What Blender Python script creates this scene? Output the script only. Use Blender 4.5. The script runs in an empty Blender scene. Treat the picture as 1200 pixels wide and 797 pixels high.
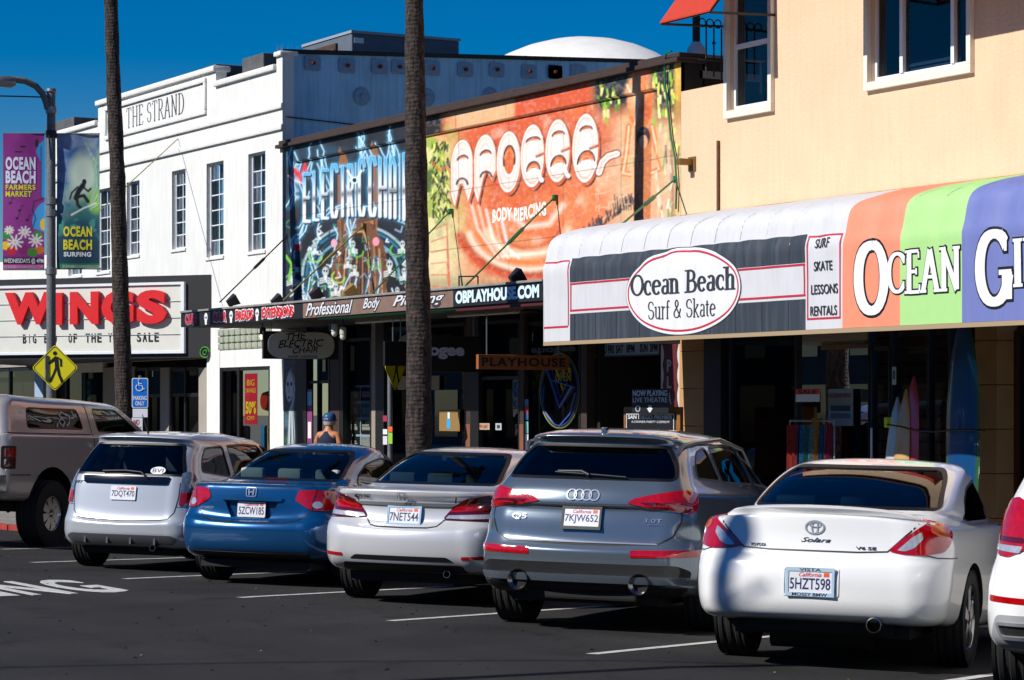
import bpy, bmesh, math, random
import numpy as np
from mathutils import Vector, Matrix, Quaternion
from mathutils.bvhtree import BVHTree
from mathutils.geometry import delaunay_2d_cdt

random.seed(7)
R = math.radians
sc = bpy.context.scene
COL = sc.collection

# ------------------------------------------------------------------ camera, sky, sun, exposure
FPX, HOR, CAMH = 3000.0, 480.0, 1.72
TH = R(29.25)
FW = Vector((-math.cos(TH), math.sin(TH), 0))      # optical axis, along the street
RT = Vector((math.sin(TH), math.cos(TH), 0))
cam_d = bpy.data.cameras.new('camera'); cam = bpy.data.objects.new('camera', cam_d); COL.objects.link(cam)
cam_d.sensor_width = 36; cam_d.lens = FPX / 1200 * 36
cam_d.shift_y = (HOR - 398.5) / 1200
cam_d.clip_end = 2000; cam_d.clip_start = .1
cam.location = (0, 0, CAMH)
cam.rotation_euler = Matrix((RT, Vector((0, 0, 1)), -FW)).transposed().to_euler()
sc.camera = cam
CAMP = Vector((0, 0, CAMH))

SUN_EL, SUN_AZ = R(37.6), R(3.0)                  # elevation; azimuth from the facade normal towards -x
TO_SUN = Vector((-math.sin(SUN_AZ) * math.cos(SUN_EL), -math.cos(SUN_AZ) * math.cos(SUN_EL), math.sin(SUN_EL)))
world = bpy.data.worlds.new('World'); sc.world = world; world.use_nodes = True
wn, wl = world.node_tree.nodes, world.node_tree.links
bg = wn['Background']
sky = wn.new('ShaderNodeTexSky'); sky.sky_type = 'NISHITA'; sky.sun_disc = False
sky.sun_elevation = SUN_EL; sky.sun_rotation = math.atan2(TO_SUN.x, TO_SUN.y)
sky.altitude = 0; sky.air_density = 1.0; sky.dust_density = 0.0; sky.ozone_density = 6.0
hs = wn.new('ShaderNodeHueSaturation'); hs.inputs['Saturation'].default_value = 1.6; hs.inputs['Hue'].default_value = .512; hs.inputs['Value'].default_value = 1.18
wl.new(sky.outputs[0], hs.inputs['Color']); wl.new(hs.outputs[0], bg.inputs[0])
bg.inputs[1].default_value = 0.055
sun_d = bpy.data.lights.new('sun', 'SUN'); sun_d.energy = 5.0; sun_d.angle = R(.53); sun_d.color = (1, .965, .91)
sun = bpy.data.objects.new('sun', sun_d); COL.objects.link(sun)
sun.rotation_euler = TO_SUN.to_track_quat('Z', 'Y').to_euler()
sun.location = (0, -20, 40)
sc.view_settings.view_transform = 'Standard'; sc.view_settings.look = 'None'
sc.view_settings.exposure = 0.16; sc.view_settings.gamma = 1
sc.view_settings.use_curve_mapping = False
sc.cycles.max_bounces = 8; sc.cycles.transparent_max_bounces = 12
sc.cycles.caustics_reflective = False; sc.cycles.caustics_refractive = False

# ------------------------------------------------------------------ small helpers
def lin(c):
    if isinstance(c, str):
        c = [int(c[i:i + 2], 16) / 255 for i in (0, 2, 4)]
        c = [x / 12.92 if x <= .04045 else ((x + .055) / 1.055) ** 2.4 for x in c]
    return tuple(c[:3])

MATS = {}
def mat(name, col, rough=.6, metal=0., coat=0., noise=0., nscale=8., bump=0., bscale=60., emit=None, estr=1., spec=.5,
        attr=None, flake=0., streak=0., dirt=None, alpha=None):
    """procedural principled material; noise = tone variation, streak = vertical weather streaks"""
    if name in MATS: return MATS[name]
    m = bpy.data.materials.new(name); m.use_nodes = True
    nt = m.node_tree; N, L = nt.nodes, nt.links
    b = N['Principled BSDF']
    c = lin(col)
    b.inputs['Roughness'].default_value = rough; b.inputs['Metallic'].default_value = metal
    b.inputs['Coat Weight'].default_value = coat; b.inputs['Coat Roughness'].default_value = .03
    b.inputs['Specular IOR Level'].default_value = spec
    tc = N.new('ShaderNodeTexCoord')
    src = None
    if attr:
        a = N.new('ShaderNodeAttribute'); a.attribute_name = attr; src = a.outputs['Color']
    else:
        r = N.new('ShaderNodeRGB'); r.outputs[0].default_value = (*c, 1); src = r.outputs[0]
    def mixin(src, fac_sock, colour, mode='MIX'):
        mx = N.new('ShaderNodeMix'); mx.data_type = 'RGBA'; mx.blend_type = mode
        L.new(fac_sock, mx.inputs[0]); L.new(src, mx.inputs[6]); mx.inputs[7].default_value = (*colour, 1)
        return mx.outputs[2]
    def noisefac(scale, amt, detail=6, stretch=None, lo=.35, hi=.65):
        vec = tc.outputs['Object']
        if stretch:
            mp = N.new('ShaderNodeMapping'); mp.inputs['Scale'].default_value = stretch
            L.new(vec, mp.inputs[0]); vec = mp.outputs[0]
        n = N.new('ShaderNodeTexNoise'); n.inputs['Scale'].default_value = scale; n.inputs['Detail'].default_value = detail
        L.new(vec, n.inputs['Vector'])
        mr = N.new('ShaderNodeMapRange'); L.new(n.outputs[0], mr.inputs[0])
        mr.inputs[1].default_value = lo; mr.inputs[2].default_value = hi
        mr.inputs[3].default_value = 0; mr.inputs[4].default_value = amt
        return mr.outputs[0]
    if noise: src = mixin(src, noisefac(nscale, noise), tuple(x * .45 for x in c))
    if streak: src = mixin(src, noisefac(3., streak, stretch=(5, 5, .35), lo=.45, hi=.8), dirt or (.12, .11, .10))
    elif dirt: src = mixin(src, noisefac(2.2, .6, lo=.5, hi=.75), dirt)
    L.new(src, b.inputs['Base Color'])
    if noise or flake:
        rr = N.new('ShaderNodeMapRange'); n = N.new('ShaderNodeTexNoise'); n.inputs['Scale'].default_value = nscale * 3
        L.new(tc.outputs['Object'], n.inputs['Vector']); L.new(n.outputs[0], rr.inputs[0])
        rr.inputs[3].default_value = max(0, rough - .08); rr.inputs[4].default_value = min(1, rough + .08)
        L.new(rr.outputs[0], b.inputs['Roughness'])
    if bump:
        n = N.new('ShaderNodeTexNoise'); n.inputs['Scale'].default_value = bscale; n.inputs['Detail'].default_value = 8
        L.new(tc.outputs['Object'], n.inputs['Vector'])
        bp = N.new('ShaderNodeBump'); bp.inputs['Strength'].default_value = bump; bp.inputs['Distance'].default_value = .02
        L.new(n.outputs[0], bp.inputs['Height']); L.new(bp.outputs[0], b.inputs['Normal'])
    if emit:
        b.inputs['Emission Color'].default_value = (*lin(emit), 1); b.inputs['Emission Strength'].default_value = estr
    MATS[name] = m
    return m

def glass(name, tint, refl=1.0, rough=.0):
    """tinted pane: transparent tint plus fresnel reflection"""
    if name in MATS: return MATS[name]
    m = bpy.data.materials.new(name); m.use_nodes = True
    nt = m.node_tree; N, L = nt.nodes, nt.links
    N.remove(N['Principled BSDF'])
    t = N.new('ShaderNodeBsdfTransparent'); t.inputs[0].default_value = (*tint, 1)
    g = N.new('ShaderNodeBsdfGlossy'); g.inputs['Roughness'].default_value = rough; g.inputs[0].default_value = (refl,) * 3 + (1,)
    f = N.new('ShaderNodeFresnel'); f.inputs[0].default_value = 1.5
    nz = N.new('ShaderNodeTexNoise'); nz.inputs['Scale'].default_value = 1.7
    tc = N.new('ShaderNodeTexCoord'); L.new(tc.outputs['Object'], nz.inputs['Vector'])
    bp = N.new('ShaderNodeBump'); bp.inputs['Strength'].default_value = .03; L.new(nz.outputs[0], bp.inputs['Height'])
    L.new(bp.outputs[0], g.inputs['Normal'])
    mx = N.new('ShaderNodeMixShader')
    L.new(f.outputs[0], mx.inputs[0]); L.new(t.outputs[0], mx.inputs[1]); L.new(g.outputs[0], mx.inputs[2])
    L.new(mx.outputs[0], N['Material Output'].inputs[0])
    MATS[name] = m
    return m

def _link(o, parent):
    COL.objects.link(o)
    if parent is not None:
        o.parent = parent
        if parent.get('_w') : o.matrix_parent_inverse = Matrix.Translation(-Vector(parent.location))
    return o

def thing(name, label, cat, loc=(0, 0, 0), group=None, rot=None, world_children=True):
    o = bpy.data.objects.new(name, None); COL.objects.link(o)
    o.location = loc; o.empty_display_size = .2
    if rot is not None: o.rotation_euler = rot
    o['label'] = label; o['category'] = cat
    if group: o['group'] = group
    if world_children: o['_w'] = 1
    return o

def tag(o, label=None, cat=None, group=None, kind=None):
    if label: o['label'] = label
    if cat: o['category'] = cat
    if group: o['group'] = group
    if kind: o['kind'] = kind
    return o

def set_smooth(me, ang=35):
    me.shade_smooth()
    me.set_sharp_from_angle(angle=R(ang))

class MB:
    """mesh collector"""
    def __init__(s): s.v = []; s.f = []; s.m = []
    def add(s, vs, fs, m=0):
        k = len(s.v); s.v += [tuple(v) for v in vs]; s.f += [tuple(i + k for i in f) for f in fs]; s.m += [m] * len(fs); return s
    def box(s, x0, y0, z0, x1, y1, z1, m=0, bev=0):
        x0, x1 = min(x0, x1), max(x0, x1); y0, y1 = min(y0, y1), max(y0, y1); z0, z1 = min(z0, z1), max(z0, z1)
        if bev:
            bm = bmesh.new(); bmesh.ops.create_cube(bm, size=1)
            for v in bm.verts: v.co = Vector(((x0 + x1) / 2 + v.co.x * (x1 - x0), (y0 + y1) / 2 + v.co.y * (y1 - y0), (z0 + z1) / 2 + v.co.z * (z1 - z0)))
            bmesh.ops.bevel(bm, geom=bm.edges[:], offset=bev, segments=2, affect='EDGES', profile=.6)
            bm.verts.index_update()
            s.add([v.co for v in bm.verts], [[v.index for v in f.verts] for f in bm.faces], m); bm.free(); return s
        return s.add([(x0, y0, z0), (x1, y0, z0), (x1, y1, z0), (x0, y1, z0), (x0, y0, z1), (x1, y0, z1), (x1, y1, z1), (x0, y1, z1)],
                     [(0, 3, 2, 1), (4, 5, 6, 7), (0, 1, 5, 4), (1, 2, 6, 5), (2, 3, 7, 6), (3, 0, 4, 7)], m)
    def tube(s, pts, r, n=10, m=0, caps=True):
        pts = [Vector(p) for p in pts]; k = len(pts)
        rs = r if isinstance(r, (list, tuple)) else [r] * k
        rings = []; up = Vector((0, 0, 1)); prev = None
        for i, p in enumerate(pts):
            d = (pts[min(i + 1, k - 1)] - pts[max(i - 1, 0)]).normalized()
            if prev is None:
                a = d.cross(up if abs(d.z) < .95 else Vector((1, 0, 0))).normalized()
            else:
                a = (prev - d * prev.dot(d)).normalized()
            b = d.cross(a); prev = a
            rings.append([p + (a * math.cos(2 * math.pi * j / n) + b * math.sin(2 * math.pi * j / n)) * rs[i] for j in range(n)])
        vs = [v for rg in rings for v in rg]
        fs = [(i * n + j, i * n + (j + 1) % n, (i + 1) * n + (j + 1) % n, (i + 1) * n + j) for i in range(k - 1) for j in range(n)]
        if caps: fs += [tuple(range(n))[::-1], tuple((k - 1) * n + j for j in range(n))]
        return s.add(vs, fs, m)
    def lathe(s, prof, org, ax=(0, 0, 1), n=24, m=0):
        """prof: list of (radius, height along ax)"""
        ax = Vector(ax).normalized(); a = ax.orthogonal().normalized(); b = ax.cross(a); o = Vector(org)
        vs = [o + ax * h + (a * math.cos(2 * math.pi * j / n) + b * math.sin(2 * math.pi * j / n)) * r for r, h in prof for j in range(n)]
        fs = [(i * n + j, i * n + (j + 1) % n, (i + 1) * n + (j + 1) % n, (i + 1) * n + j) for i in range(len(prof) - 1) for j in range(n)]
        return s.add(vs, fs, m)
    def prism(s, poly, fn, d0, d1, m=0):
        """poly 2D (convex or not), fn(u, v, d) -> 3D, between depths d0 and d1"""
        n = len(poly)
        vs = [fn(u, v, d0) for u, v in poly] + [fn(u, v, d1) for u, v in poly]
        fs = [tuple(range(n)), tuple(range(n, 2 * n))[::-1]] + [(j, n + j, n + (j + 1) % n, (j + 1) % n) for j in range(n)]
        return s.add(vs, fs, m)
    def build(s, name, mats, parent=None, smooth=0, label=None, recalc=True):
        me = bpy.data.meshes.new(name); me.from_pydata(s.v, [], s.f)
        mats = mats if isinstance(mats, (list, tuple)) else [mats]
        for x in mats: me.materials.append(x)
        if len(mats) > 1: me.polygons.foreach_set('material_index', s.m)
        if recalc:
            bm = bmesh.new(); bm.from_mesh(me); bmesh.ops.recalc_face_normals(bm, faces=bm.faces); bm.to_mesh(me); bm.free()
        if smooth: set_smooth(me, smooth)
        o = bpy.data.objects.new(name, me); _link(o, parent)
        if label: o['label'] = label
        return o

def copy_tree(o, parent=None):
    c = o.copy(); COL.objects.link(c)
    if parent is not None: c.parent = parent
    for ch in list(o.children): copy_tree(ch, c)
    return c

# ------------------------------------------------------------------ planes in the world, addressed by the photograph's pixels while measuring
def ray(px, py):
    return FW + RT * ((px - 600) / FPX) + Vector((0, 0, 1)) * ((HOR - py) / FPX)

class Plane:
    def __init__(s, P, u, v=(0, 0, 1)):
        s.P = Vector(P); s.u = Vector(u).normalized(); s.v = Vector(v).normalized(); s.n = s.u.cross(s.v).normalized()
        if s.n.dot(CAMP - s.P) < 0: s.n = -s.n
    def hit(s, px, py):
        d = ray(px, py); t = (s.P - CAMP).dot(s.n) / d.dot(s.n); return CAMP + d * t
    def uv(s, px, py):
        h = s.hit(px, py) - s.P; return h.dot(s.u), h.dot(s.v)
    def at(s, u, v, d=0.): return s.P + s.u * u + s.v * v + s.n * d
    def px(s, u, v):
        q = s.at(u, v) - CAMP; z = q.dot(FW); return 600 + FPX * q.dot(RT) / z, HOR - FPX * q.z / z

def wall(D): return Plane((0, D, 0), (1, 0, 0))
DF = 18.8                                          # the street facades stand 18.8 m from the camera's line
WF = wall(DF)
def gz(y): return 0. if y < 9.3 else -.03 * (min(y, 15.0) - 9.3)   # the road falls gently to the kerb
def ground_pt(px, py):
    d = ray(px, py); t = -CAMH / d.z
    for _ in range(8):
        p = CAMP + d * t; t = (gz(p.y) - CAMH) / d.z
    return CAMP + d * t

def slab(pl, u0, v0, u1, v1, d0, d1, mb=None, m=0):
    mb = mb or MB()
    return mb.prism([(u0, v0), (u1, v0), (u1, v1), (u0, v1)], pl.at, d0, d1, m)

# ------------------------------------------------------------------ lettering
_FONT = {}
def glyph_mesh(s, bold=0., shear=0., space=1., thick=True):
    key = (s, bold, shear, space)
    if key in _FONT: return _FONT[key]
    cu = bpy.data.curves.new('lettering', 'FONT'); cu.body = s; cu.size = 1; cu.offset = bold; cu.shear = shear
    cu.space_character = space; cu.resolution_u = 4; cu.fill_mode = 'FRONT'
    ob = bpy.data.objects.new('lettering_tmp', cu); COL.objects.link(ob)
    dg = bpy.context.evaluated_depsgraph_get(); dg.update()
    me = bpy.data.meshes.new_from_object(ob.evaluated_get(dg))
    bpy.data.objects.remove(ob); bpy.data.curves.remove(cu)
    n = len(me.vertices); co = np.empty(n * 3); me.vertices.foreach_get('co', co); co = co.reshape(-1, 3)[:, :2]
    fs = [tuple(p.vertices) for p in me.polygons]; bpy.data.meshes.remove(me)
    # boundary edges for the side skin
    cnt = {}
    for f in fs:
        for a, b in zip(f, f[1:] + f[:1]): cnt[(a, b)] = 1
    bd = [(a, b) for (a, b) in cnt if (b, a) not in cnt]
    _FONT[key] = (co, fs, bd)
    return _FONT[key]

def put_text(mb, s, fn, u0, u1, v0, v1, d0=0., d1=.004, bold=0., shear=0., space=1., m=0, ref=None, shape=None):
    """fit text s to the box u0..u1, v0..v1 and extrude from depth d0 to d1 with fn(u,v,d)"""
    co, fs, bd = glyph_mesh(s, bold, shear, space)
    rc = glyph_mesh(*ref)[0] if ref else co
    lo, hi = rc.min(0), rc.max(0)
    q = (co - lo) / (hi - lo)
    if shape: q = np.array([shape(a, b) for a, b in q])
    P = [(u0 + a * (u1 - u0), v0 + b * (v1 - v0)) for a, b in q]
    n = len(P)
    vs = [fn(a, b, d1) for a, b in P] + [fn(a, b, d0) for a, b in P]
    mb.add(vs, [tuple(f) for f in fs] + [(a, b, b + n, a + n) for a, b in bd], m)
    return mb

# a small broad-nib serif hand: strokes as point lists, thick where they run upright
def arc(cx, cy, rx, ry, a0, a1, n=14):
    return [(cx + rx * math.cos(R(a0 + (a1 - a0) * i / n)), cy + ry * math.sin(R(a0 + (a1 - a0) * i / n))) for i in range(n + 1)]
X = .47; C = .70
SER = {
 'O': (.74, [arc(.37, C/2, .31, C/2 - .02, 90, 450, 26)], []),
 'C': (.66, [arc(.37, C/2, .31, C/2 - .02, 42, 318, 22)], [(.6, C - .14, 1), (.6, .14, 1)]),
 'G': (.74, [arc(.37, C/2, .31, C/2 - .02, 42, 350, 24), [(.64, .04), (.64, .3)]], [(.6, .3, 0), (.6, C - .14, 1)]),
 'B': (.62, [[(.14, 0), (.14, C)], [(.14, C), (.3, C)] + arc(.3, C - .17, .17, .16, 90, -90, 10) + [(.14, C - .34)], [(.14, C - .34), (.32, C - .34)] + arc(.33, .185, .2, .18, 90, -90, 10) + [(.14, .0)]], [(.1, 0, 0), (.1, C, 0)]),
 'D': (.72, [[(.14, 0), (.14, C)], [(.14, C), (.28, C)] + arc(.28, C/2, .32, C/2, 90, -90, 16) + [(.14, 0)]], [(.1, 0, 0), (.1, C, 0)]),
 'E': (.58, [[(.14, 0), (.14, C)], [(.14, C), (.5, C)], [(.14, C/2), (.4, C/2)], [(.14, 0), (.52, 0)]], [(.1, 0, 0), (.1, C, 0), (.5, C - .07, 1), (.52, .07, 1), (.4, C/2, 1)]),
 'F': (.54, [[(.14, 0), (.14, C)], [(.14, C), (.5, C)], [(.14, C/2), (.4, C/2)]], [(.14, 0, 0), (.1, C, 0), (.5, C - .07, 1)]),
 'H': (.74, [[(.15, 0), (.15, C)], [(.59, 0), (.59, C)], [(.15, C/2), (.59, C/2)]], [(.15, 0, 0), (.15, C, 0), (.59, 0, 0), (.59, C, 0)]),
 'I': (.32, [[(.16, 0), (.16, C)]], [(.16, 0, 0), (.16, C, 0)]),
 'L': (.54, [[(.14, 0), (.14, C)], [(.14, 0), (.5, 0)]], [(.14, C, 0), (.5, .07, 1), (.1, 0, 0)]),
 'N': (.74, [[(.14, 0), (.14, C)], [(.12, C), (.58, 0)], [(.58, 0), (.58, C)]], [(.14, 0, 0), (.1, C, 0), (.58, C, 0)]),
 'K': (.7, [[(.14, 0), (.14, C)], [(.14, .28), (.54, C)], [(.26, .4), (.6, 0)]], [(.14, 0, 0), (.14, C, 0), (.54, C, 0), (.6, 0, 0)]),
 'R': (.68, [[(.14, 0), (.14, C)], [(.14, C), (.3, C)] + arc(.32, C - .18, .18, .175, 90, -90, 10) + [(.14, C - .36)], [(.3, C - .36), (.6, 0)]], [(.14, 0, 0), (.1, C, 0), (.6, 0, 0)]),
 'S': (.56, [arc(.29, C - .18, .19, .17, 35, 270, 14) + arc(.29, .185, .2, .175, 90, -150, 16)[1:]], [(.46, C - .12, 1), (.12, .14, 1)]),
 'T': (.64, [[(.32, 0), (.32, C)], [(.06, C), (.58, C)]], [(.32, 0, 0), (.06, C - .07, 1), (.58, C - .07, 1)]),
 'A': (.70, [[(.33, C), (.08, 0)], [(.33, C), (.6, 0)], [(.17, .24), (.5, .24)]], [(.08, 0, 0), (.6, 0, 0)]),
 'U': (.7, [[(.14, C), (.14, .2)] + arc(.35, .2, .21, .19, 180, 360, 12) + [(.56, C)]], [(.14, C, 0), (.56, C, 0)]),
 'a': (.48, [arc(.24, X - .1, .13, .1, 160, 0, 10) + [(.37, .07), (.44, .01)], arc(.23, .13, .14, .125, 70, 360, 16)], []),
 'c': (.44, [arc(.25, X/2, .18, X/2 - .01, 48, 315, 16)], [(.38, X - .12, 1)]),
 'e': (.47, [[(.07, .26), (.42, .27)] + arc(.245, X/2, .175, X/2 - .01, 12, 320, 20)], []),
 'f': (.32, [arc(.24, C - .12, .1, .12, 40, 180, 8) + [(.14, 0)], [(.03, X - .02), (.3, X - .02)]], [(.14, 0, 0)]),
 'h': (.54, [[(.12, 0), (.12, C)], [(.12, X - .12)] + arc(.27, X - .14, .13, .13, 150, 0, 10) + [(.4, 0)]], [(.12, 0, 0), (.08, C, 0), (.4, 0, 0)]),
 'k': (.54, [[(.12, 0), (.12, C)], [(.12, .18), (.4, X - .01)], [(.2, .26), (.44, 0)]], [(.12, 0, 0), (.08, C, 0), (.38, X, 0), (.44, 0, 0)]),
 'n': (.54, [[(.12, 0), (.12, X)], [(.12, X - .12)] + arc(.27, X - .14, .13, .13, 150, 0, 10) + [(.4, 0)]], [(.12, 0, 0), (.08, X, 0), (.4, 0, 0)]),
 'r': (.38, [[(.12, 0), (.12, X)], [(.12, X - .14)] + arc(.26, X - .13, .12, .12, 150, 55, 8)], [(.12, 0, 0), (.08, X, 0)]),
 't': (.32, [[(.14, C - .1), (.14, .1)] + arc(.22, .1, .08, .09, 180, 300, 6), [(.02, X - .02), (.28, X - .02)]], []),
 'u': (.54, [[(.12, X), (.12, .14)] + arc(.25, .14, .13, .13, 180, 330, 8), [(.4, X), (.4, 0)]], [(.08, X, 0), (.36, X, 0), (.44, 0, 0)]),
 '&': (.7, [[(.62, .36), (.5, .1)] + arc(.3, .17, .2, .16, -30, -200, 12) + [(.42, .5)] + arc(.31, .56, .11, .13, -20, 220, 12) + [(.6, .01)]], []),
 ' ': (.28, [], []),
}
def serif_text(mb, s, fn, u0, u1, v0, v1, nib=(.075, .03), d=.004, grow=0., m=0, serif=.09, track=0.):
    """draw s in the serif hand so that its capitals span v0..v1 and the line spans u0..u1"""
    tot = sum(SER[c][0] + track for c in s) - track
    cap = C if any(c.isupper() or c == '&' for c in s) else X
    sx, sy = (u1 - u0) / tot, (v1 - v0) / cap
    x = 0; k = 0
    def strip(pts, wx, wy):
        nonlocal k
        k += 1; dd = d + .00012 * k
        L_, R_ = [], []
        n = len(pts)
        for i, (a, b) in enumerate(pts):
            t = (pts[min(i + 1, n - 1)][0] - pts[max(i - 1, 0)][0], pts[min(i + 1, n - 1)][1] - pts[max(i - 1, 0)][1])
            l = math.hypot(*t) or 1; nx, ny = -t[1] / l, t[0] / l
            w = math.hypot(wx * nx, wy * ny)
            ex = 0
            L_.append((a + nx * w, b + ny * w)); R_.append((a - nx * w, b - ny * w))
        vs = [fn(u0 + (x + a) * sx, v0 + b * sy, dd) for a, b in L_ + R_]
        mb.add(vs, [(i, i + 1, n + i + 1, n + i) for i in range(n - 1)], m)
    g = grow
    for ch in s:
        w, sts, srf = SER[ch]
        for st in sts:
            if len(st) > 1:
                if g:                                    # outline pass: lengthen ends a little
                    (ax, ay), (bx, by) = st[0], st[1]; l = math.hypot(bx - ax, by - ay) or 1
                    st = [(ax - (bx - ax) / l * g, ay - (by - ay) / l * g)] + list(st[1:])
                    (ax, ay), (bx, by) = st[-1], st[-2]; l = math.hypot(bx - ax, by - ay) or 1
                    st[-1] = (ax - (bx - ax) / l * g, ay - (by - ay) / l * g)
                strip(list(st), nib[0] + g, nib[1] + g)
        for (a, b, vert) in srf:
            if vert: strip([(a, b - serif * .8 - g), (a, b + serif * .8 + g)], .03 + g, .03 + g)
            else: strip([(a - serif - nib[0] * .6 - g, b), (a + serif + nib[0] * .6 + g, b)], .025 + g, .025 + g)
        x += w + track
    return mb

def serif_words(name, mt, parent, s, fn, u0, u1, v0, v1, track=0., **k):
    """one mesh per word"""
    tot = sum(SER[c][0] + track for c in s) - track; x = 0; wd = lambda t: sum(SER[c][0] + track for c in t) - track
    for w in s.split(' '):
        a = u0 + (u1 - u0) * x / tot; b = u0 + (u1 - u0) * (x + wd(w)) / tot; x += wd(w + ' ') + track
        up = any(c.isupper() for c in w); mb = MB(); serif_text(mb, w, fn, a, b, v0, v1 if up or '&' in w else v1, track=track, **k); mb.build(name, mt, parent, recalc=False)

# ------------------------------------------------------------------ painted panels (flat print: one colour per vertex of a fine sheet)
class Painter:
    def __init__(s, pl, u0, v0, u1, v1, du, dv, base):
        s.pl = pl; s.nu = max(2, int(abs(u1 - u0) / du)); s.nv = max(2, int(abs(v1 - v0) / dv))
        s.U, s.V = np.meshgrid(np.linspace(u0, u1, s.nu), np.linspace(v0, v1, s.nv))
        q0 = np.array(pl.P - CAMP)
        P = q0[None, None] + s.U[..., None] * np.array(pl.u) + s.V[..., None] * np.array(pl.v)
        z = P @ np.array(FW); s.X = 600 + FPX * (P @ np.array(RT)) / z; s.Y = HOR - FPX * P[..., 2] / z
        s.W = P + np.array(CAMP)
        s.c = np.empty(s.U.shape + (3,)); s.c[:] = lin(base)
    def box(s, pts, m):
        if not hasattr(s, 'cx0'): s.cx0, s.cx1, s.ry0, s.ry1 = s.X.min(0), s.X.max(0), s.Y.min(1), s.Y.max(1)
        xs = [p[0] for p in pts]; ys = [p[1] for p in pts]
        c = np.nonzero((s.cx1 >= min(xs) - m) & (s.cx0 <= max(xs) + m))[0]; r = np.nonzero((s.ry1 >= min(ys) - m) & (s.ry0 <= max(ys) + m))[0]
        if not len(c) or not len(r): return None
        return slice(r[0], r[-1] + 1), slice(c[0], c[-1] + 1)
    def bl(s, w, a, col):
        a = np.clip(a, 0, 1)[..., None]; s.c[w] = s.c[w] * (1 - a) + np.array(lin(col)) * a
    def blend(s, a, col):
        a = np.clip(a, 0, 1)[..., None]; s.c = s.c * (1 - a) + np.array(lin(col)) * a
    def sd(s, pts, w=Ellipsis):
        X_w, Y_w = s.X[w], s.Y[w]; d = np.full(X_w.shape, 1e9)
        for (x0, y0), (x1, y1) in zip(pts, pts[1:]):
            dx, dy = x1 - x0, y1 - y0; l = dx * dx + dy * dy or 1e-9
            t = np.clip(((X_w - x0) * dx + (Y_w - y0) * dy) / l, 0, 1)
            d = np.minimum(d, np.hypot(X_w - x0 - t * dx, Y_w - y0 - t * dy))
        return d
    def stroke(s, pts, w, col, soft=.7, a=1.):
        q = s.box(pts, w / 2 + soft + 1)
        if q: s.bl(q, a * (.5 - (s.sd(pts, q) - w / 2) / soft * .5), col)
    def ell(s, cx, cy, rx, ry, col, soft=.12, a=1., rot=0.):
        m = max(rx, ry) * (1 + soft) + 1; q = s.box([(cx, cy)], m)
        if not q: return
        c, n = math.cos(rot), math.sin(rot); dx, dy = s.X[q] - cx, s.Y[q] - cy
        r = np.hypot((dx * c + dy * n) / rx, (-dx * n + dy * c) / ry)
        s.bl(q, a * (.5 + (1 - r) / soft), col)
    def poly(s, pts, col, a=1.):
        q = s.box(pts, 2)
        if not q: return
        Xq, Yq = s.X[q], s.Y[q]; ins = np.zeros(Xq.shape, bool)
        for (x0, y0), (x1, y1) in zip(pts, pts[1:] + pts[:1]):
            if y0 == y1: continue
            c = ((Yq >= min(y0, y1)) & (Yq < max(y0, y1)))
            ins ^= c & (Xq < x0 + (Yq - y0) * (x1 - x0) / (y1 - y0))
        d = s.sd(list(pts) + [pts[0]], q); s.bl(q, a * (.5 + np.where(ins, d, -d) / 1.4), col)
    def noise(s, scale, seed, oct=4):
        """value noise in pixel space"""
        rs = np.random.RandomState(seed); out = np.zeros(s.X.shape); amp = 1; tot = 0
        for o in range(oct):
            g = rs.rand(64, 64); x = s.X / scale * 2 ** o + 7 * o; y = s.Y / scale * 2 ** o
            xi, yi = np.floor(x).astype(int), np.floor(y).astype(int); fx, fy = x - xi, y - yi
            fx = fx * fx * (3 - 2 * fx); fy = fy * fy * (3 - 2 * fy)
            a, b, c, d = g[yi % 64, xi % 64], g[yi % 64, (xi + 1) % 64], g[(yi + 1) % 64, xi % 64], g[(yi + 1) % 64, (xi + 1) % 64]
            out += amp * ((a * (1 - fx) + b * fx) * (1 - fy) + (c * (1 - fx) + d * fx) * fy); tot += amp; amp *= .5
        return out / tot
    def build(s, name, material, parent=None, d=0., keep=None):
        nv, nu = s.X.shape
        me = bpy.data.meshes.new(name)
        co = (s.W + np.array(s.pl.n) * d).reshape(-1, 3)
        i = np.arange(nv * nu).reshape(nv, nu)
        q = np.stack([i[:-1, :-1], i[:-1, 1:], i[1:, 1:], i[1:, :-1]], -1).reshape(-1, 4)
        if keep is not None:
            k = keep(s)[:-1, :-1].reshape(-1); q = q[k]
        me.vertices.add(len(co)); me.vertices.foreach_set('co', co.ravel())
        me.loops.add(q.size); me.loops.foreach_set('vertex_index', q.ravel().astype(np.int32))
        me.polygons.add(len(q)); me.polygons.foreach_set('loop_start', np.arange(0, q.size, 4, dtype=np.int32))
        me.update(calc_edges=True)
        at = me.color_attributes.new('paint', 'FLOAT_COLOR', 'POINT')
        at.data.foreach_set('color', np.concatenate([s.c.reshape(-1, 3), np.ones((nv * nu, 1))], 1).ravel())
        me.materials.append(material)
        o = bpy.data.objects.new(name, me); _link(o, parent); return o
PAINTED = mat('painted_surface', 'ffffff', rough=.65, attr='paint', bump=.15, bscale=40)
PRINT = mat('printed_surface', 'ffffff', rough=.55, attr='paint')
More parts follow.
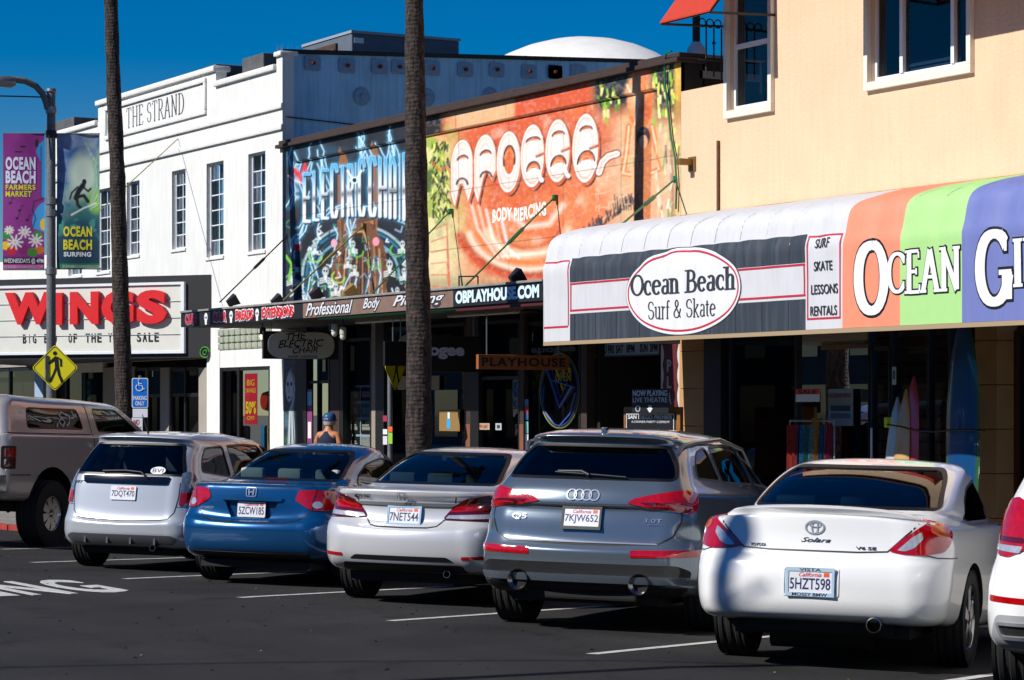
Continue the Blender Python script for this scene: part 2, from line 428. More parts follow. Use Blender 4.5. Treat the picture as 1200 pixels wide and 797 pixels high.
# ------------------------------------------------------------------ vehicles: one smooth shell per body, cut for glass and wheel arches
def pchip(t, Y, q):
    """monotone cubic through the rows of Y (k x ...) at parameters t, sampled at q"""
    t = np.asarray(t, float); h = np.diff(t); sh = (slice(None),) + (None,) * (Y.ndim - 1)
    dl = np.diff(Y, axis=0) / h[sh]; m = np.zeros_like(Y)
    a, b = dl[:-1], dl[1:]; w1 = (2 * h[1:] + h[:-1])[sh]; w2 = (h[1:] + 2 * h[:-1])[sh]
    ok = a * b > 0
    with np.errstate(divide='ignore', invalid='ignore'):
        m[1:-1] = np.where(ok, (w1 + w2) / (w1 / np.where(ok, a, 1) + w2 / np.where(ok, b, 1)), 0)
    m[0], m[-1] = dl[0], dl[-1]
    k = np.clip(np.searchsorted(t, q, 'right') - 1, 0, len(t) - 2); s = (np.asarray(q) - t[k]) / h[k]
    S = s[sh]; H = h[k][sh]
    return ((1 + 2 * S) * (1 - S) ** 2) * Y[k] + (S * (1 - S) ** 2 * H) * m[k] + (S * S * (3 - 2 * S)) * Y[k + 1] + (S * S * (S - 1) * H) * m[k + 1]

NR, NC, NS, NFC, NF = 12, 12, 34, 7, 6
def ring_pts(r):
    """half outline (rear centre -> left side -> front centre)"""
    xr, bow, wr, rcx, rcy, wm, wf, xf, zr, zc, zm, zf = r
    P = []
    ye = max(wr - rcy, .01)
    for j in range(NR):
        y = ye * j / NR; P.append((xr + bow * (y / wr) ** 2, y, zr + (zc - zr) * (y / wr) ** 2))
    cx = xr + bow * (ye / wr) ** 2 + rcx; ze = zr + (zc - zr) * (ye / wr) ** 2
    for j in range(NC):
        a = math.pi / 2 * j / NC; P.append((cx - rcx * math.cos(a), ye + rcy * math.sin(a), ze + (zc - ze) * math.sin(a)))
    fr = .32 * min(1, wf / .7); ff = max(xf - .18 - fr, cx + .02)
    for j in range(NS + 1):
        t = j / NS; x = cx + (ff - cx) * t; s = math.sin(math.pi * t)
        y = (wr if t < .5 else wf) + (wm - (wr if t < .5 else wf)) * s
        z = zm + ((zc if t < .5 else zf) - zm) * (1 - s) ** 1.3
        P.append((x, y, z))
    for j in range(1, NFC + 1):
        a = math.pi / 2 * j / NFC; P.append((ff + fr * math.sin(a), wf - fr + fr * math.cos(a) if wf > fr else wf * math.cos(a), zf))
    x0, y0, _ = P[-1]
    for j in range(1, NF + 1):
        t = j / NF; P.append((x0 + (xf - x0) * (1 - (1 - t) ** 2), y0 * (1 - t), zf))
    return P

SUB = 4
class Vehicle:
    def __init__(s, name, label, cat, paint, rings, wheels, group='cars parked nose-in along the kerb'):
        s.root = thing(name, label, cat, group=group, world_children=False)
        s.paint = paint; s.wheels = wheels
        H = np.array([ring_pts(r) for r in rings])                 # k x n x 3
        d = np.linalg.norm(np.diff(H, axis=0), axis=2); d = (d[:, :NR].mean(1) + d[:, NR + NC:NR + NC + NS].mean(1)) / 2 + .004
        t = np.concatenate([[0], np.cumsum(d)])
        q = np.unique(np.concatenate([np.linspace(a, b, SUB + 1) for a, b in zip(t, t[1:])]))
        G = pchip(t, H, q)                                         # rows x n x 3
        k, n = G.shape[:2]
        M = G[:, 1:-1][:, ::-1] * np.array([1, -1, 1])
        full = np.concatenate([G, M], axis=1); nn = full.shape[1]
        V = full.reshape(-1, 3)
        F = [(i * nn + j, i * nn + (j + 1) % nn, (i + 1) * nn + (j + 1) % nn, (i + 1) * nn + j) for i in range(k - 1) for j in range(nn)]
        F = [f[::-1] for f in F]
        F += [tuple(range(nn)), tuple((k - 1) * nn + j for j in range(nn))[::-1]]
        me = bpy.data.meshes.new('body'); me.from_pydata(V.tolist(), [], F); me.update()
        bm = bmesh.new(); bm.from_mesh(me); bmesh.ops.recalc_face_normals(bm, faces=bm.faces); bm.to_mesh(me); bm.free()
        for m_ in (paint, mat('car_cabin_black', '0c0c0e', rough=.7)): me.materials.append(m_)
        s.me = me
        vn = np.empty(len(V) * 3); me.vertices.foreach_get('normal', vn); s.vn = vn.reshape(-1, 3)
        me.calc_loop_triangles()
        s.tris = [tuple(tt.vertices) for tt in me.loop_triangles]
        s.V = [Vector(v) for v in V]
        s.bvh = BVHTree.FromPolygons(s.V, s.tris)
        s.cutters = []
    # --- surface queries
    def _nrm(s, idx, p):
        a, b, c = s.tris[idx]; A, B, Cc = s.V[a], s.V[b], s.V[c]
        v0, v1, v2 = B - A, Cc - A, p - A
        d00, d01, d11, d20, d21 = v0.dot(v0), v0.dot(v1), v1.dot(v1), v2.dot(v0), v2.dot(v1)
        den = d00 * d11 - d01 * d01
        if abs(den) < 1e-14: return Vector(s.vn[a])
        v = (d11 * d20 - d01 * d21) / den; w = (d00 * d21 - d01 * d20) / den
        n = Vector(s.vn[a] * (1 - v - w) + s.vn[b] * v + s.vn[c] * w); return n.normalized()
    def cast(s, o, d):
        d = Vector(d).normalized(); loc, nn, idx, _ = s.bvh.ray_cast(Vector(o), d)
        if loc is None:
            loc, nn, idx, _ = s.bvh.find_nearest(Vector(o) + d * 1.5)
        return loc, s._nrm(idx, loc)
    def rear(s, t, z, off=0.):
        """rear-view coordinate t (left +) that wraps round the corner on to the flank"""
        yc = s.yc; sg = 1 if t >= 0 else -1; a = abs(t)
        if a <= yc: p, n = s.cast((-1, t, z), (1, 0, 0))
        else:
            ph = (a - yc) / s.rw
            dx, dy = -math.cos(ph), math.sin(ph)
            if ph > math.pi / 2: dx, dy, ex = 0, 1, (a - yc - s.rw * math.pi / 2)
            else: ex = 0
            c = Vector((s.xc + ex, sg * yc, z)); dr = Vector((dx, sg * dy, 0))
            p, n = s.cast(c + dr * 2.5, -dr)
        return p + n * off
    def side(s, sg):
        def f(x, z, off=0.):
            p, n = s.cast((x, sg * 3, z), (0, -sg, 0)); return p + n * off
        return f
    def top(s, y, x, off=0.):
        p, n = s.cast((x, y, 4), (0, 0, -1)); return p + n * off
    # --- parts
    def patch(s, name, mt, poly, fn, off=.003, thick=.012, step=.035, holes=(), parent=None, label=None, smooth=40, keep_normals=False):
        def dens(pl):
            o = []
            for (a, b), (c, d) in zip(pl, pl[1:] + pl[:1]):
                k = max(1, int(math.hypot(c - a, d - b) / step)); o += [(a + (c - a) * i / k, b + (d - b) * i / k) for i in range(k)]
            return o
        loops = [dens(poly)] + [dens(h) for h in holes]
        vs, es = [], []
        for lp in loops:
            k = len(vs); vs += lp; es += [(k + i, k + (i + 1) % len(lp)) for i in range(len(lp))]
        us = [p[0] for p in poly]; ws = [p[1] for p in poly]
        nb = len(vs)
        u = min(us) + step / 2
        while u < max(us):
            w = min(ws) + step / 2
            while w < max(ws):
                vs.append((u, w)); w += step
            u += step
        vo, eo, fo, _, _, _ = delaunay_2d_cdt([Vector(v) for v in vs], es, [], 1, 1e-5)
        if holes:
            def inside(x, y, pl):
                c = False
                for (x0, y0), (x1, y1) in zip(pl, pl[1:] + pl[:1]):
                    if (y0 > y) != (y1 > y) and x < x0 + (y - y0) * (x1 - x0) / (y1 - y0): c = not c
                return c
            hl = [[(q[0], q[1]) for q in h] for h in holes]
            fo = [f for f in fo if not any(inside(sum(vo[i].x for i in f) / 3, sum(vo[i].y for i in f) / 3, h) for h in hl)]
        cnt = {}
        for f in fo:
            for a, b in zip(f, f[1:] + f[:1]): cnt[(a, b)] = 1
        bd = [(a, b) for (a, b) in cnt if (b, a) not in cnt]
        used = sorted({i for f in fo for i in f}); mp = {v: i for i, v in enumerate(used)}
        top = [fn(vo[i].x, vo[i].y, off) for i in used]; low = [fn(vo[i].x, vo[i].y, off - thick) for i in used]
        n = len(used); mb = MB()
        mb.add(top + (low if thick else []), [tuple(mp[i] for i in f) for f in fo] + ([(mp[a], mp[b], mp[b] + n, mp[a] + n) for a, b in bd] if thick else []))
        return mb.build(name, mt, parent or s.root, smooth=smooth, label=label)
    def ribbon(s, name, mt, pts, fn, w=.008, off=.0015, closed=False, parent=None, mb=None, step=.04):
        own = mb is None; mb = mb or MB()
        q = []
        P = list(pts) + ([pts[0]] if closed else [])
        for (a, b), (c, d) in zip(P, P[1:]):
            k = max(1, int(math.hypot(c - a, d - b) / step)); q += [(a + (c - a) * i / k, b + (d - b) * i / k) for i in range(k)]
        if not closed: q.append(P[-1])
        n = len(q); L_, R_ = [], []
        for i, (a, b) in enumerate(q):
            p0 = q[(i - 1) % n] if closed else q[max(i - 1, 0)]; p1 = q[(i + 1) % n] if closed else q[min(i + 1, n - 1)]
            tx, ty = p1[0] - p0[0], p1[1] - p0[1]; l = math.hypot(tx, ty) or 1
            L_.append(fn(a - ty / l * w / 2, b + tx / l * w / 2, off)); R_.append(fn(a + ty / l * w / 2, b - tx / l * w / 2, off))
        k = n if closed else n - 1
        mb.add(L_ + R_, [(i, (i + 1) % n, n + (i + 1) % n, n + i) for i in range(k)])
        if own: return mb.build(name, mt, parent or s.root, smooth=60, recalc=False)
    def cut_prism(s, poly, axis, d0, d1, scale1=1., mi=1, move=(0, 0)):
        """axis 'x': poly in (y,z) extruded from x=d0 to d1; axis 'y': poly in (x,z)"""
        cu, cv = sum(p[0] for p in poly) / len(poly), sum(p[1] for p in poly) / len(poly)
        f = (lambda u, v, d: (d, u, v)) if axis == 'x' else (lambda u, v, d: (u, d, v))
        A = [f(u, v, d0) for u, v in poly]; B = [f(cu + (u - cu) * scale1 + move[0], cv + (v - cv) * scale1 + move[1], d1) for u, v in poly]
        n = len(poly)
        s.cutters.append((A + B, [tuple(range(n)), tuple(range(n, 2 * n))[::-1]] + [(j, n + j, n + (j + 1) % n, (j + 1) % n) for j in range(n)], mi))
    def cut_arch(s, x, r, z, depth, wout=1.3, n=28, flat=None):
        poly = [(x + r * math.cos(2 * math.pi * i / n), z + r * math.sin(2 * math.pi * i / n) * (flat or 1)) for i in range(n)]
        for sg in (1, -1): s.cut_prism(poly, 'y', sg * wout, sg * depth)
    def finish_body(s):
        ob = bpy.data.objects.new('body', s.me); COL.objects.link(ob); tmp = []
        def span(m_):
            co = np.empty(len(m_.vertices) * 3); m_.vertices.foreach_get('co', co); co = co.reshape(-1, 3); return np.ptp(co, axis=0) if len(co) else np.zeros(3)
        full = span(s.me); cur = s.me.copy()
        for vs, fs, mi in s.cutters:
            for tr in range(5):
                e = tr * .0007
                me = bpy.data.meshes.new('cutter'); me.from_pydata([(v[0] + e, v[1] + e * .6 * (1 if v[1] > 0 else -1), v[2] + e * .8) for v in vs], [], fs)
                for m_ in s.me.materials: me.materials.append(m_)
                me.polygons.foreach_set('material_index', [mi] * len(fs))
                bm = bmesh.new(); bm.from_mesh(me); bmesh.ops.recalc_face_normals(bm, faces=bm.faces); bm.to_mesh(me); bm.free()
                c = bpy.data.objects.new('cutter', me); COL.objects.link(c)
                ob.data = cur
                md = ob.modifiers.new('b', 'BOOLEAN'); md.operation = 'DIFFERENCE'; md.object = c; md.solver = 'EXACT'; md.use_self = False
                dg = bpy.context.evaluated_depsgraph_get(); dg.update()
                nm = bpy.data.meshes.new_from_object(ob.evaluated_get(dg)); ob.modifiers.clear()
                bpy.data.objects.remove(c); bpy.data.meshes.remove(me)
                sp = span(nm)
                if np.all(sp > full * .97) and len(nm.polygons) > .6 * len(cur.polygons): cur = nm; break
                bpy.data.meshes.remove(nm)
        me = cur
        bm = bmesh.new(); bm.from_mesh(me)                       # drop stray slivers
        seen = set(); isl = []
        for v in bm.verts:
            if v in seen: continue
            st = [v]; seen.add(v); g = []
            while st:
                q = st.pop(); g.append(q)
                for ed in q.link_edges:
                    w = ed.other_vert(q)
                    if w not in seen: seen.add(w); st.append(w)
            isl.append(g)
        isl.sort(key=len); bmesh.ops.delete(bm, geom=[v for g in isl[:-1] for v in g], context='VERTS'); bm.to_mesh(me); bm.free()
        ob.data = me; me.name = 'body'
        me.shade_smooth()
        # keep the shell's own smooth normals beside the cuts
        nl = len(me.loops); cn = np.zeros((nl, 3)); cache = {}
        vs = me.vertices
        for p in me.polygons:
            pn = p.normal
            for li in p.loop_indices:
                vi = me.loops[li].vertex_index
                if vi not in cache:
                    loc, nn, idx, dist = s.bvh.find_nearest(vs[vi].co)
                    cache[vi] = s._nrm(idx, loc) if dist < 4e-4 else None
                nv = cache[vi]
                cn[li] = nv if nv is not None and nv.dot(pn) > .72 else pn
        me.normals_split_custom_set(cn.tolist())
        ob.parent = s.root; s.body = ob; return ob
    def wheel(s, x, y, r, w, rim, sg, style, rimmat, nsp=5):
        """sg = +1 left side, -1 right side; built round its own centre"""
        e = bpy.data.objects.new('wheel', None); COL.objects.link(e); e.parent = s.root; e.location = (x, y, r); e.empty_display_size = .1
        T = mat('tyre_rubber', '1a1a1b', rough=.85, noise=.25, nscale=30, bump=.1, bscale=120)
        h = w / 2
        prof = [(rim, -h * .8), (rim + .02, -h * .96), (r - .06, -h), (r - .02, -h * .93), (r - .004, -h * .8)]
        for g in (-.5, -.17, .17, .5):
            prof += [(r, (g - .10) * w * .8), (r - .009, (g - .06) * w * .8), (r - .009, (g + .06) * w * .8), (r, (g + .10) * w * .8)] if abs(g) < .3 or 1 else []
        prof += [(r - .004, h * .8), (r - .02, h * .93), (r - .06, h), (rim + .02, h * .96), (rim, h * .8)]
        mb = MB(); mb.lathe(prof, (0, 0, 0), (0, 1, 0), 40); t = mb.build('tyre', T, e, smooth=30)
        mb = MB()
        o = lambda u, v, d: (u, sg * (h * .7 + d), v)
        mb.lathe([(rim - .03, -h * .8 * sg * -1 * -1), (rim - .03, h * .6 * sg), (rim - .012, h * .72 * sg), (rim + .004, h * .8 * sg), (rim + .008, h * .84 * sg), (rim - .006, h * .84 * sg), (rim - .02, h * .7 * sg)], (0, 0, 0), (0, 1, 0), 40)
        for i in range(nsp):
            a = 2 * math.pi * i / nsp + .3
            wd0, wd1 = style
            c, n = math.cos(a), math.sin(a)
            poly = [(.05, -wd0), (rim * .55, -(wd0 + wd1) / 2 * .9), (rim - .01, -wd1), (rim - .01, wd1), (rim * .55, (wd0 + wd1) / 2 * .9), (.05, wd0)]
            poly = [(u * c - v * n, u * n + v * c) for u, v in poly]
            mb.prism(poly, o, -.03, .012)
        mb.lathe([(.001, h * .78 * sg), (.03, h * .78 * sg), (.06, h * .72 * sg), (.075, h * .55 * sg), (.075, h * .3 * sg)], (0, 0, 0), (0, 1, 0), 20)
        mb.build('rim', rimmat, e, smooth=30)
        mb = MB(); mb.lathe([(.02, .2 * h * sg), (rim - .04, .2 * h * sg), (rim - .04, .1 * h * sg), (.02, .1 * h * sg)], (0, 0, 0), (0, 1, 0), 28)
        mb.build('brake_disc', mat('brake_steel', '2b2a29', rough=.45, metal=.8), e, smooth=30)
        return e
    def place(s, px, py, phi, roh, track, sg=1):
        """put the left rear tyre's foot on the ground point seen at px,py, heading phi right of the optical axis"""
        g = ground_pt(px, py)
        hd = FW * math.cos(phi) + RT * math.sin(phi)
        slope = math.atan(.03)
        rot = Matrix.Rotation(-slope, 4, 'X') @ Matrix.Rotation(math.atan2(hd.y, hd.x), 4, 'Z')
        foot = rot @ Vector((roh, sg * track / 2, 0))
        s.root.rotation_euler = rot.to_euler(); s.root.location = g - foot + Vector((0, 0, .002))

def rounded(poly, r, n=4):
    """round every corner of a polygon by a quadratic blend of reach r (a corner may carry its own r as third value)"""
    o = []; k = len(poly)
    for i in range(k):
        p = poly[i]; a = poly[i - 1]; b = poly[(i + 1) % k]; rr = p[2] if len(p) > 2 else r
        da, db = math.hypot(a[0] - p[0], a[1] - p[1]), math.hypot(b[0] - p[0], b[1] - p[1])
        ra, rb = min(rr, da * .45), min(rr, db * .45)
        A = (p[0] + (a[0] - p[0]) * ra / da, p[1] + (a[1] - p[1]) * ra / da); B = (p[0] + (b[0] - p[0]) * rb / db, p[1] + (b[1] - p[1]) * rb / db)
        if rr <= 0: o.append((p[0], p[1])); continue
        for j in range(n + 1):
            t = j / n; o.append((A[0] * (1 - t) ** 2 + 2 * p[0] * t * (1 - t) + B[0] * t * t, A[1] * (1 - t) ** 2 + 2 * p[1] * t * (1 - t) + B[1] * t * t))
    return o
def mir(poly): return [(-p[0],) + tuple(p[1:]) for p in poly][::-1]
def both(half): return list(half) + [(-p[0],) + tuple(p[1:]) for p in half[::-1] if abs(p[0]) > 1e-6]
def grow(poly, d):
    """offset a polygon outwards"""
    k = len(poly); ar = sum(poly[i][0] * poly[(i + 1) % k][1] - poly[(i + 1) % k][0] * poly[i][1] for i in range(k)); sg = 1 if ar > 0 else -1; o = []
    for i in range(k):
        a, b = poly[i - 1], poly[(i + 1) % k]; tx, ty = b[0] - a[0], b[1] - a[1]; l = math.hypot(tx, ty) or 1
        o.append((poly[i][0] + ty / l * d * sg, poly[i][1] - tx / l * d * sg))
    return o

CHROME = mat('chrome_trim', 'cfd2d6', rough=.2, metal=.75)
BLACKPL = mat('black_trim', '0d0d0e', rough=.5)
GLOSSBLK = mat('gloss_black_trim', '060607', rough=.12, coat=.6)
RUBBER = mat('window_seal', '08080a', rough=.45)
REDLENS = mat('red_tail_lens', 'b3040c', rough=.12, coat=1., spec=.7, noise=.5, nscale=25)
DKRED = mat('deep_red_lens', '5a0208', rough=.1, coat=1., spec=.7, noise=.4, nscale=25)
CLEARLENS = mat('clear_lens', 'c9ccd2', rough=.15, coat=1., metal=.4, noise=.4, nscale=40)
AMBER = mat('amber_lens', 'd2590a', rough=.15, coat=1., noise=.3, nscale=40)
PLATEW = mat('plate_white', 'd9dbe0', rough=.35)
PLATEB = mat('plate_navy_ink', '1a2356', rough=.5)
PLATER = mat('plate_red_ink', 'c2262c', rough=.5)
EXH = mat('exhaust_steel', '8d8983', rough=.25, metal=1.)
DARKIN = mat('dark_underbody', '0a0a0b', rough=.8)

def plate(car, z, number, frame, off=.012, y0=0., top=None, bottom=None, w=.305, h=.152, tilt=0., txtframe='dfe5ee'):
    """licence plate, standing just proud of the body at rear centre"""
    p, n = car.cast((-1, y0, z), (1, 0, 0))
    n = Vector((n.x, 0, n.z)).normalized(); v = Vector((0, 0, 1)); v = (v - n * v.dot(n)).normalized(); u = v.cross(n)
    f = lambda a, b, d: p + u * a + v * b + n * (off + d)
    mb = MB()
    def rect(a0, b0, a1, b1, d0, d1, m=0): mb.prism(rounded([(a0, b0), (a1, b0), (a1, b1), (a0, b1)], .012, 2), f, d0, d1, m)
    rect(-w/2, -h/2, w/2, h/2, -.004, .002)
    o = mb.build('license_plate', PLATEW, car.root)
    mb = MB(); put_text(mb, number, f, -w * .45, w * .45, -h * .33, h * .17, .002, .0035, bold=.01)
    mb.build('plate_number', PLATEB, o)
    mb = MB(); put_text(mb, 'California', f, -w * .25, w * .25, h * .23, h * .42, .002, .0035, shear=.4, bold=.005)
    mb.build('plate_state_name', PLATER, o)
    mb = MB(); mb.prism([(w*.3, h*.24), (w*.42, h*.24), (w*.42, h*.42), (w*.3, h*.42)], f, .002, .0036)
    mb.build('plate_sticker', mat('plate_sticker_orange', 'e2581d', rough=.5), o)
    if frame is not None:
        mb = MB(); fw, t = w/2 + .012, .012
        e = .02 if top or bottom else .0
        for (a0, b0, a1, b1) in ((-fw, h/2 - .006, fw, h/2 + .012 + e * .4), (-fw, -h/2 - .012 - e * .4, fw, -h/2 + .006), (-fw, -h/2 + .006, -w/2 + .006, h/2 - .006), (w/2 - .006, -h/2 + .006, fw, h/2 - .006)):
            mb.prism([(a0, b0), (a1, b0), (a1, b1), (a0, b1)], f, -.004, .007)
        fo = mb.build('plate_frame', frame, o)
        for tx, b0, b1 in ((top, h/2 - .003, h/2 + .015), (bottom, -h/2 - .017, -h/2 + .004)):
            if tx:
                mb = MB(); ww = min(.13, .011 * len(tx) + .02); put_text(mb, tx, f, -ww, ww, b0, b1, .007, .0082, bold=.02); mb.build('frame_lettering', mat('ink_black', '101012', rough=.5), o)
    return o

def body_text(car, s, t0, t1, z0, z1, mt=CHROME, shear=0., bold=.0, name='badge_lettering', off=.002, d=.004, fn=None):
    fn = fn or car.rear
    mb = MB(); put_text(mb, s, lambda a, b, dd: fn(a, b, dd), t0, t1, z0, z1, off - .002, off + d, bold=bold, shear=shear)
    return mb.build(name, mt, car.root, smooth=30)

def headrest(car, x, y, z, w=.26, h=.2, mt=None, t=.1, name='headrest'):
    mb = MB(); mb.box(x - t/2, y - w/2, z, x + t/2, y + w/2, z + h, bev=.035); return mb.build(name, mt, car.root, smooth=50)

def windows(car, rear_poly, sides, front_poly=None, rear_depth=1.9, tintr=(.10, .14, .16), tints=(.05, .06, .065), seal=.018, rfront=None, side_in=None, label_rear=None, gl=None):
    """cut the openings and set panes: rear_poly in (y,z), sides list of (x,z) polygons"""
    gr = glass('rear_tint_%d' % int(tintr[0] * 100), tintr); gs = glass('side_tint_%d' % int(tints[0] * 100), tints)
    car.cut_prism(rear_poly, 'x', -.5, rear_depth)
    for p in sides: car.cut_prism(p, 'y', -1.3, 1.3)
    if front_poly: car.cut_prism(front_poly, 'x', rear_depth - .3, rfront)
    fr = car.patch('rear_window', gr, rear_poly, lambda a, b, o: car.cast((-1, a, b), (1, 0, 0))[0] + car.cast((-1, a, b), (1, 0, 0))[1] * o, off=-.006, thick=0, step=.06)
    fn = lambda a, b, o=0: (lambda q: q[0] + q[1] * o)(car.cast((-1, a, b), (1, 0, 0)))
    car.patch('window_seal', RUBBER, grow(rear_poly, .004), fn, off=.0025, thick=.012, holes=[grow(rear_poly, -seal)], step=.05, parent=fr)
    for p in sides:
        for sg in (1, -1):
            sf = car.side(sg)
            w = car.patch('side_window', gs, p, sf, off=-.006, thick=0, step=.08)
            car.patch('window_seal', RUBBER, grow(p, .006), sf, off=.0025, thick=.012, holes=[grow(p, -.012)], step=.07, parent=w)
    if front_poly:
        ff = lambda a, b, o=0: (lambda q: q[0] + q[1] * o)(car.cast((7, a, b), (-1, 0, 0)))
        car.patch('windscreen', glass('windscreen_clear', (.55, .6, .6)), front_poly, ff, off=-.006, thick=0, step=.08)
    return fr
# ------------------------------------------------------------------ the vehicles
PHI = R(20)
def car_coupe():
    paint = mat('pearl_white_paint', 'e4e4e2', rough=.28, coat=1., flake=0)
    #        xr    bow   wr    rcx   rcy   wm    wf    xf    zr    zc    zm    zf
    rings = [(.20, .10, .74, .25, .20, .84, .76, 4.60, .325, .31, .24, .22),
             (.09, .10, .80, .30, .24, .875, .80, 4.74, .345, .33, .27, .25),
             (.03, .10, .84, .32, .26, .895, .83, 4.82, .39, .38, .34, .31),
             (.00, .10, .86, .34, .28, .905, .85, 4.86, .48, .48, .46, .42),
             (.00, .10, .87, .36, .30, .907, .86, 4.88, .60, .60, .58, .54),
             (.02, .11, .872, .38, .32, .907, .86, 4.86, .71, .72, .68, .62),
             (.055, .11, .87, .38, .32, .900, .85, 4.80, .76, .77, .76, .68),
             (.075, .12, .865, .38, .32, .893, .83, 4.70, .82, .85, .85, .74),
             (.090, .12, .85, .38, .32, .882, .80, 4.55, .91, .93, .91, .80),
             (.095, .12, .82, .36, .30, .868, .74, 4.35, .985, .975, .945, .85),
             (.10, .12, .79, .36, .30, .85, .70, 4.15, 1.035, .995, .957, .88),
             (.16, .12, .76, .36, .30, .835, .68, 4.05, 1.05, 1.005, .965, .90),
             (.45, .10, .73, .40, .28, .80, .66, 3.80, 1.047, 1.015, .975, .93),
             (.78, .06, .70, .44, .28, .765, .65, 3.55, 1.060, 1.04, .985, .955),
             (.90, .05, .715, .40, .25, .765, .66, 3.45, 1.105, 1.08, 1.03, 1.00),
             (1.32, .05, .685, .38, .23, .725, .63, 3.10, 1.255, 1.235, 1.18, 1.17),
             (1.70, .05, .65, .36, .22, .68, .60, 2.75, 1.365, 1.335, 1.285, 1.31),
             (1.86, .05, .61, .34, .21, .645, .56, 2.66, 1.395, 1.37, 1.325, 1.35),
             (2.00, .04, .52, .26, .18, .545, .49, 2.60, 1.412, 1.398, 1.37, 1.375),
             (2.15, .02, .28, .15, .12, .30, .27, 2.50, 1.425, 1.42, 1.41, 1.40)]
    c = Vehicle('parked_coupe', 'pearl white two-door coupe with rear lip spoiler, right of the graphite crossover', 'car', paint, rings, None)
    c.yc, c.rw, c.xc = .50, .42, .55
    rw_ = rounded([(-.665, 1.075), (.665, 1.075), (.60, 1.29), (.535, 1.368), (-.535, 1.368), (-.60, 1.29)], .05)
    side = rounded([(1.52, .985), (1.62, 1.13), (1.85, 1.23), (2.2, 1.29), (2.6, 1.285), (3.1, 1.08), (3.28, .98)], .06)
    windows(c, rw_, [side], rounded([(-.58, 1.02), (.58, 1.02), (.48, 1.33), (-.48, 1.33)], .05), rear_depth=2.6, rfront=5, tintr=(.20, .34, .42))
    c.cut_arch(1.13, .385, .335, .56); c.cut_arch(3.85, .385, .335, .56)
    c.finish_body()
    # lamps
    right = [(-.49, .815), (-.60, .91), (-.70, .975), (-.80, 1.01), (-.95, 1.02), (-1.08, .985), (-1.07, .93), (-.98, .86), (-.88, .81), (-.72, .79), (-.58, .795)]
    for sg in (1, -1):
        P = [(x * -sg, z) for x, z in right]
        tl = c.patch('tail_light', REDLENS, rounded(P, .03), c.rear, off=.008, thick=.02)
        q = [(-.55, .82), (-.64, .905), (-.71, .945), (-.72, .90), (-.66, .84), (-.60, .815)]
        c.patch('reversing_lens', CLEARLENS, rounded([(x * -sg, z) for x, z in q], .01), c.rear, off=.0105, thick=.004, parent=tl)
        q = [(-.90 + .11 * math.cos(a), .955 + .04 * math.sin(a)) for a in np.linspace(0, 2 * math.pi, 20)[:-1]]
        c.patch('turn_lens', AMBER, [(x * -sg, z) for x, z in q], c.rear, off=.0115, thick=.005, parent=tl)
    # trunk lid seam, bumper seam
    seam = [(.70, 1.0), (.60, .915), (.49, .81), (.30, .80), (0, .80)]
    mb = MB(); c.ribbon('', None, both(seam), c.rear, w=.011, mb=mb)
    c.ribbon('', None, [(-.70, .80), (-.82, .775), (-1.0, .77), (-1.18, .77)], c.rear, w=.008, mb=mb); c.ribbon('', None, [(.70, .80), (.82, .775), (1.0, .77), (1.18, .77)], c.rear, w=.008, mb=mb)
    mb.build('panel_gap', BLACKPL, c.root, smooth=60, recalc=False)
    # lip spoiler: a raised blade on the trunk edge
    mb = MB(); n = 25; prof = [(-.055, .018), (-.075, .042), (-.035, .060), (.08, .050), (.27, .002), (.10, -.01), (0, -.03)]
    vs = []
    for i in range(n):
        y = -.66 + 1.32 * i / (n - 1); e = max(0, 1 - abs(y / .66) ** 5) ** .5
        p, nn = c.cast((.24 + .17 * (y / .66) ** 2, y, 3), (0, 0, -1))
        x0 = .155 + .17 * (y / .66) ** 2
        for dx, dz in prof: vs.append((x0 + dx * (.35 + .65 * e) + .0, y, p.z - .004 + dz * (.25 + .75 * e)))
    k = len(prof)
    mb.add(vs, [(i * k + j, i * k + (j + 1) % k, (i + 1) * k + (j + 1) % k, (i + 1) * k + j) for i in range(n - 1) for j in range(k)] + [tuple(range(k)), tuple(range((n - 1) * k, n * k))])
    mb.build('spoiler', paint, c.root, smooth=50)
    # plate with its recess shadow line
    pc = rounded([(-.19, .50), (.19, .50), (.19, .69), (-.19, .69)], .02)
    c.patch('plate_recess', paint, pc, c.rear, off=.006, thick=.008, holes=[grow(pc, -.012)])
    plate(c, .595, '5HZT598', mat('plate_frame_chrome', 'b5cde0', rough=.35, metal=.2), off=.010, top='VISTA', bottom='MOSSY BMW')
    # badges
    f = lambda a, b, d: c.rear(a, b, d)
    def ell_ring(mb, cx, cz, rx, rz, w, off=.006, n=28):
        c.ribbon('', None, [(cx + rx * math.cos(2 * math.pi * i / n), cz + rz * math.sin(2 * math.pi * i / n)) for i in range(n)], c.rear, w=w, off=off, closed=True, mb=mb)
    mb = MB(); ell_ring(mb, 0, .955, .062, .043, .011); ell_ring(mb, 0, .955, .020, .040, .007, .0066); ell_ring(mb, 0, .974, .038, .016, .007, .0072)
    mb.build('emblem', mat('emblem_steel', '9aa1ab', rough=.3, metal=.35), c.root, recalc=False)
    body_text(c, 'Solara', .09, -.11, .858, .888, mt=mat('badge_dark_chrome', '4a4d55', rough=.3, metal=.5), shear=.5, bold=-.008)
    body_text(c, 'V6', -.28, -.345, .818, .838, mt=MATS['badge_dark_chrome'], bold=.01); body_text(c, 'SE', -.36, -.415, .818, .838, mt=MATS['badge_dark_chrome'], bold=.01)
    body_text(c, 'TOYOTA', .44, .33, .818, .838, mt=MATS['badge_dark_chrome'], bold=.01)
    # exhaust, underside, fascia vents
    mb = MB(); mb.lathe([(.045, .0), (.052, .002), (.052, .16), (.046, .16), (.046, .02)], (.05, -.42, .325), (1, 0, 0), 20); mb.build('exhaust_tip', EXH, c.root, smooth=30)
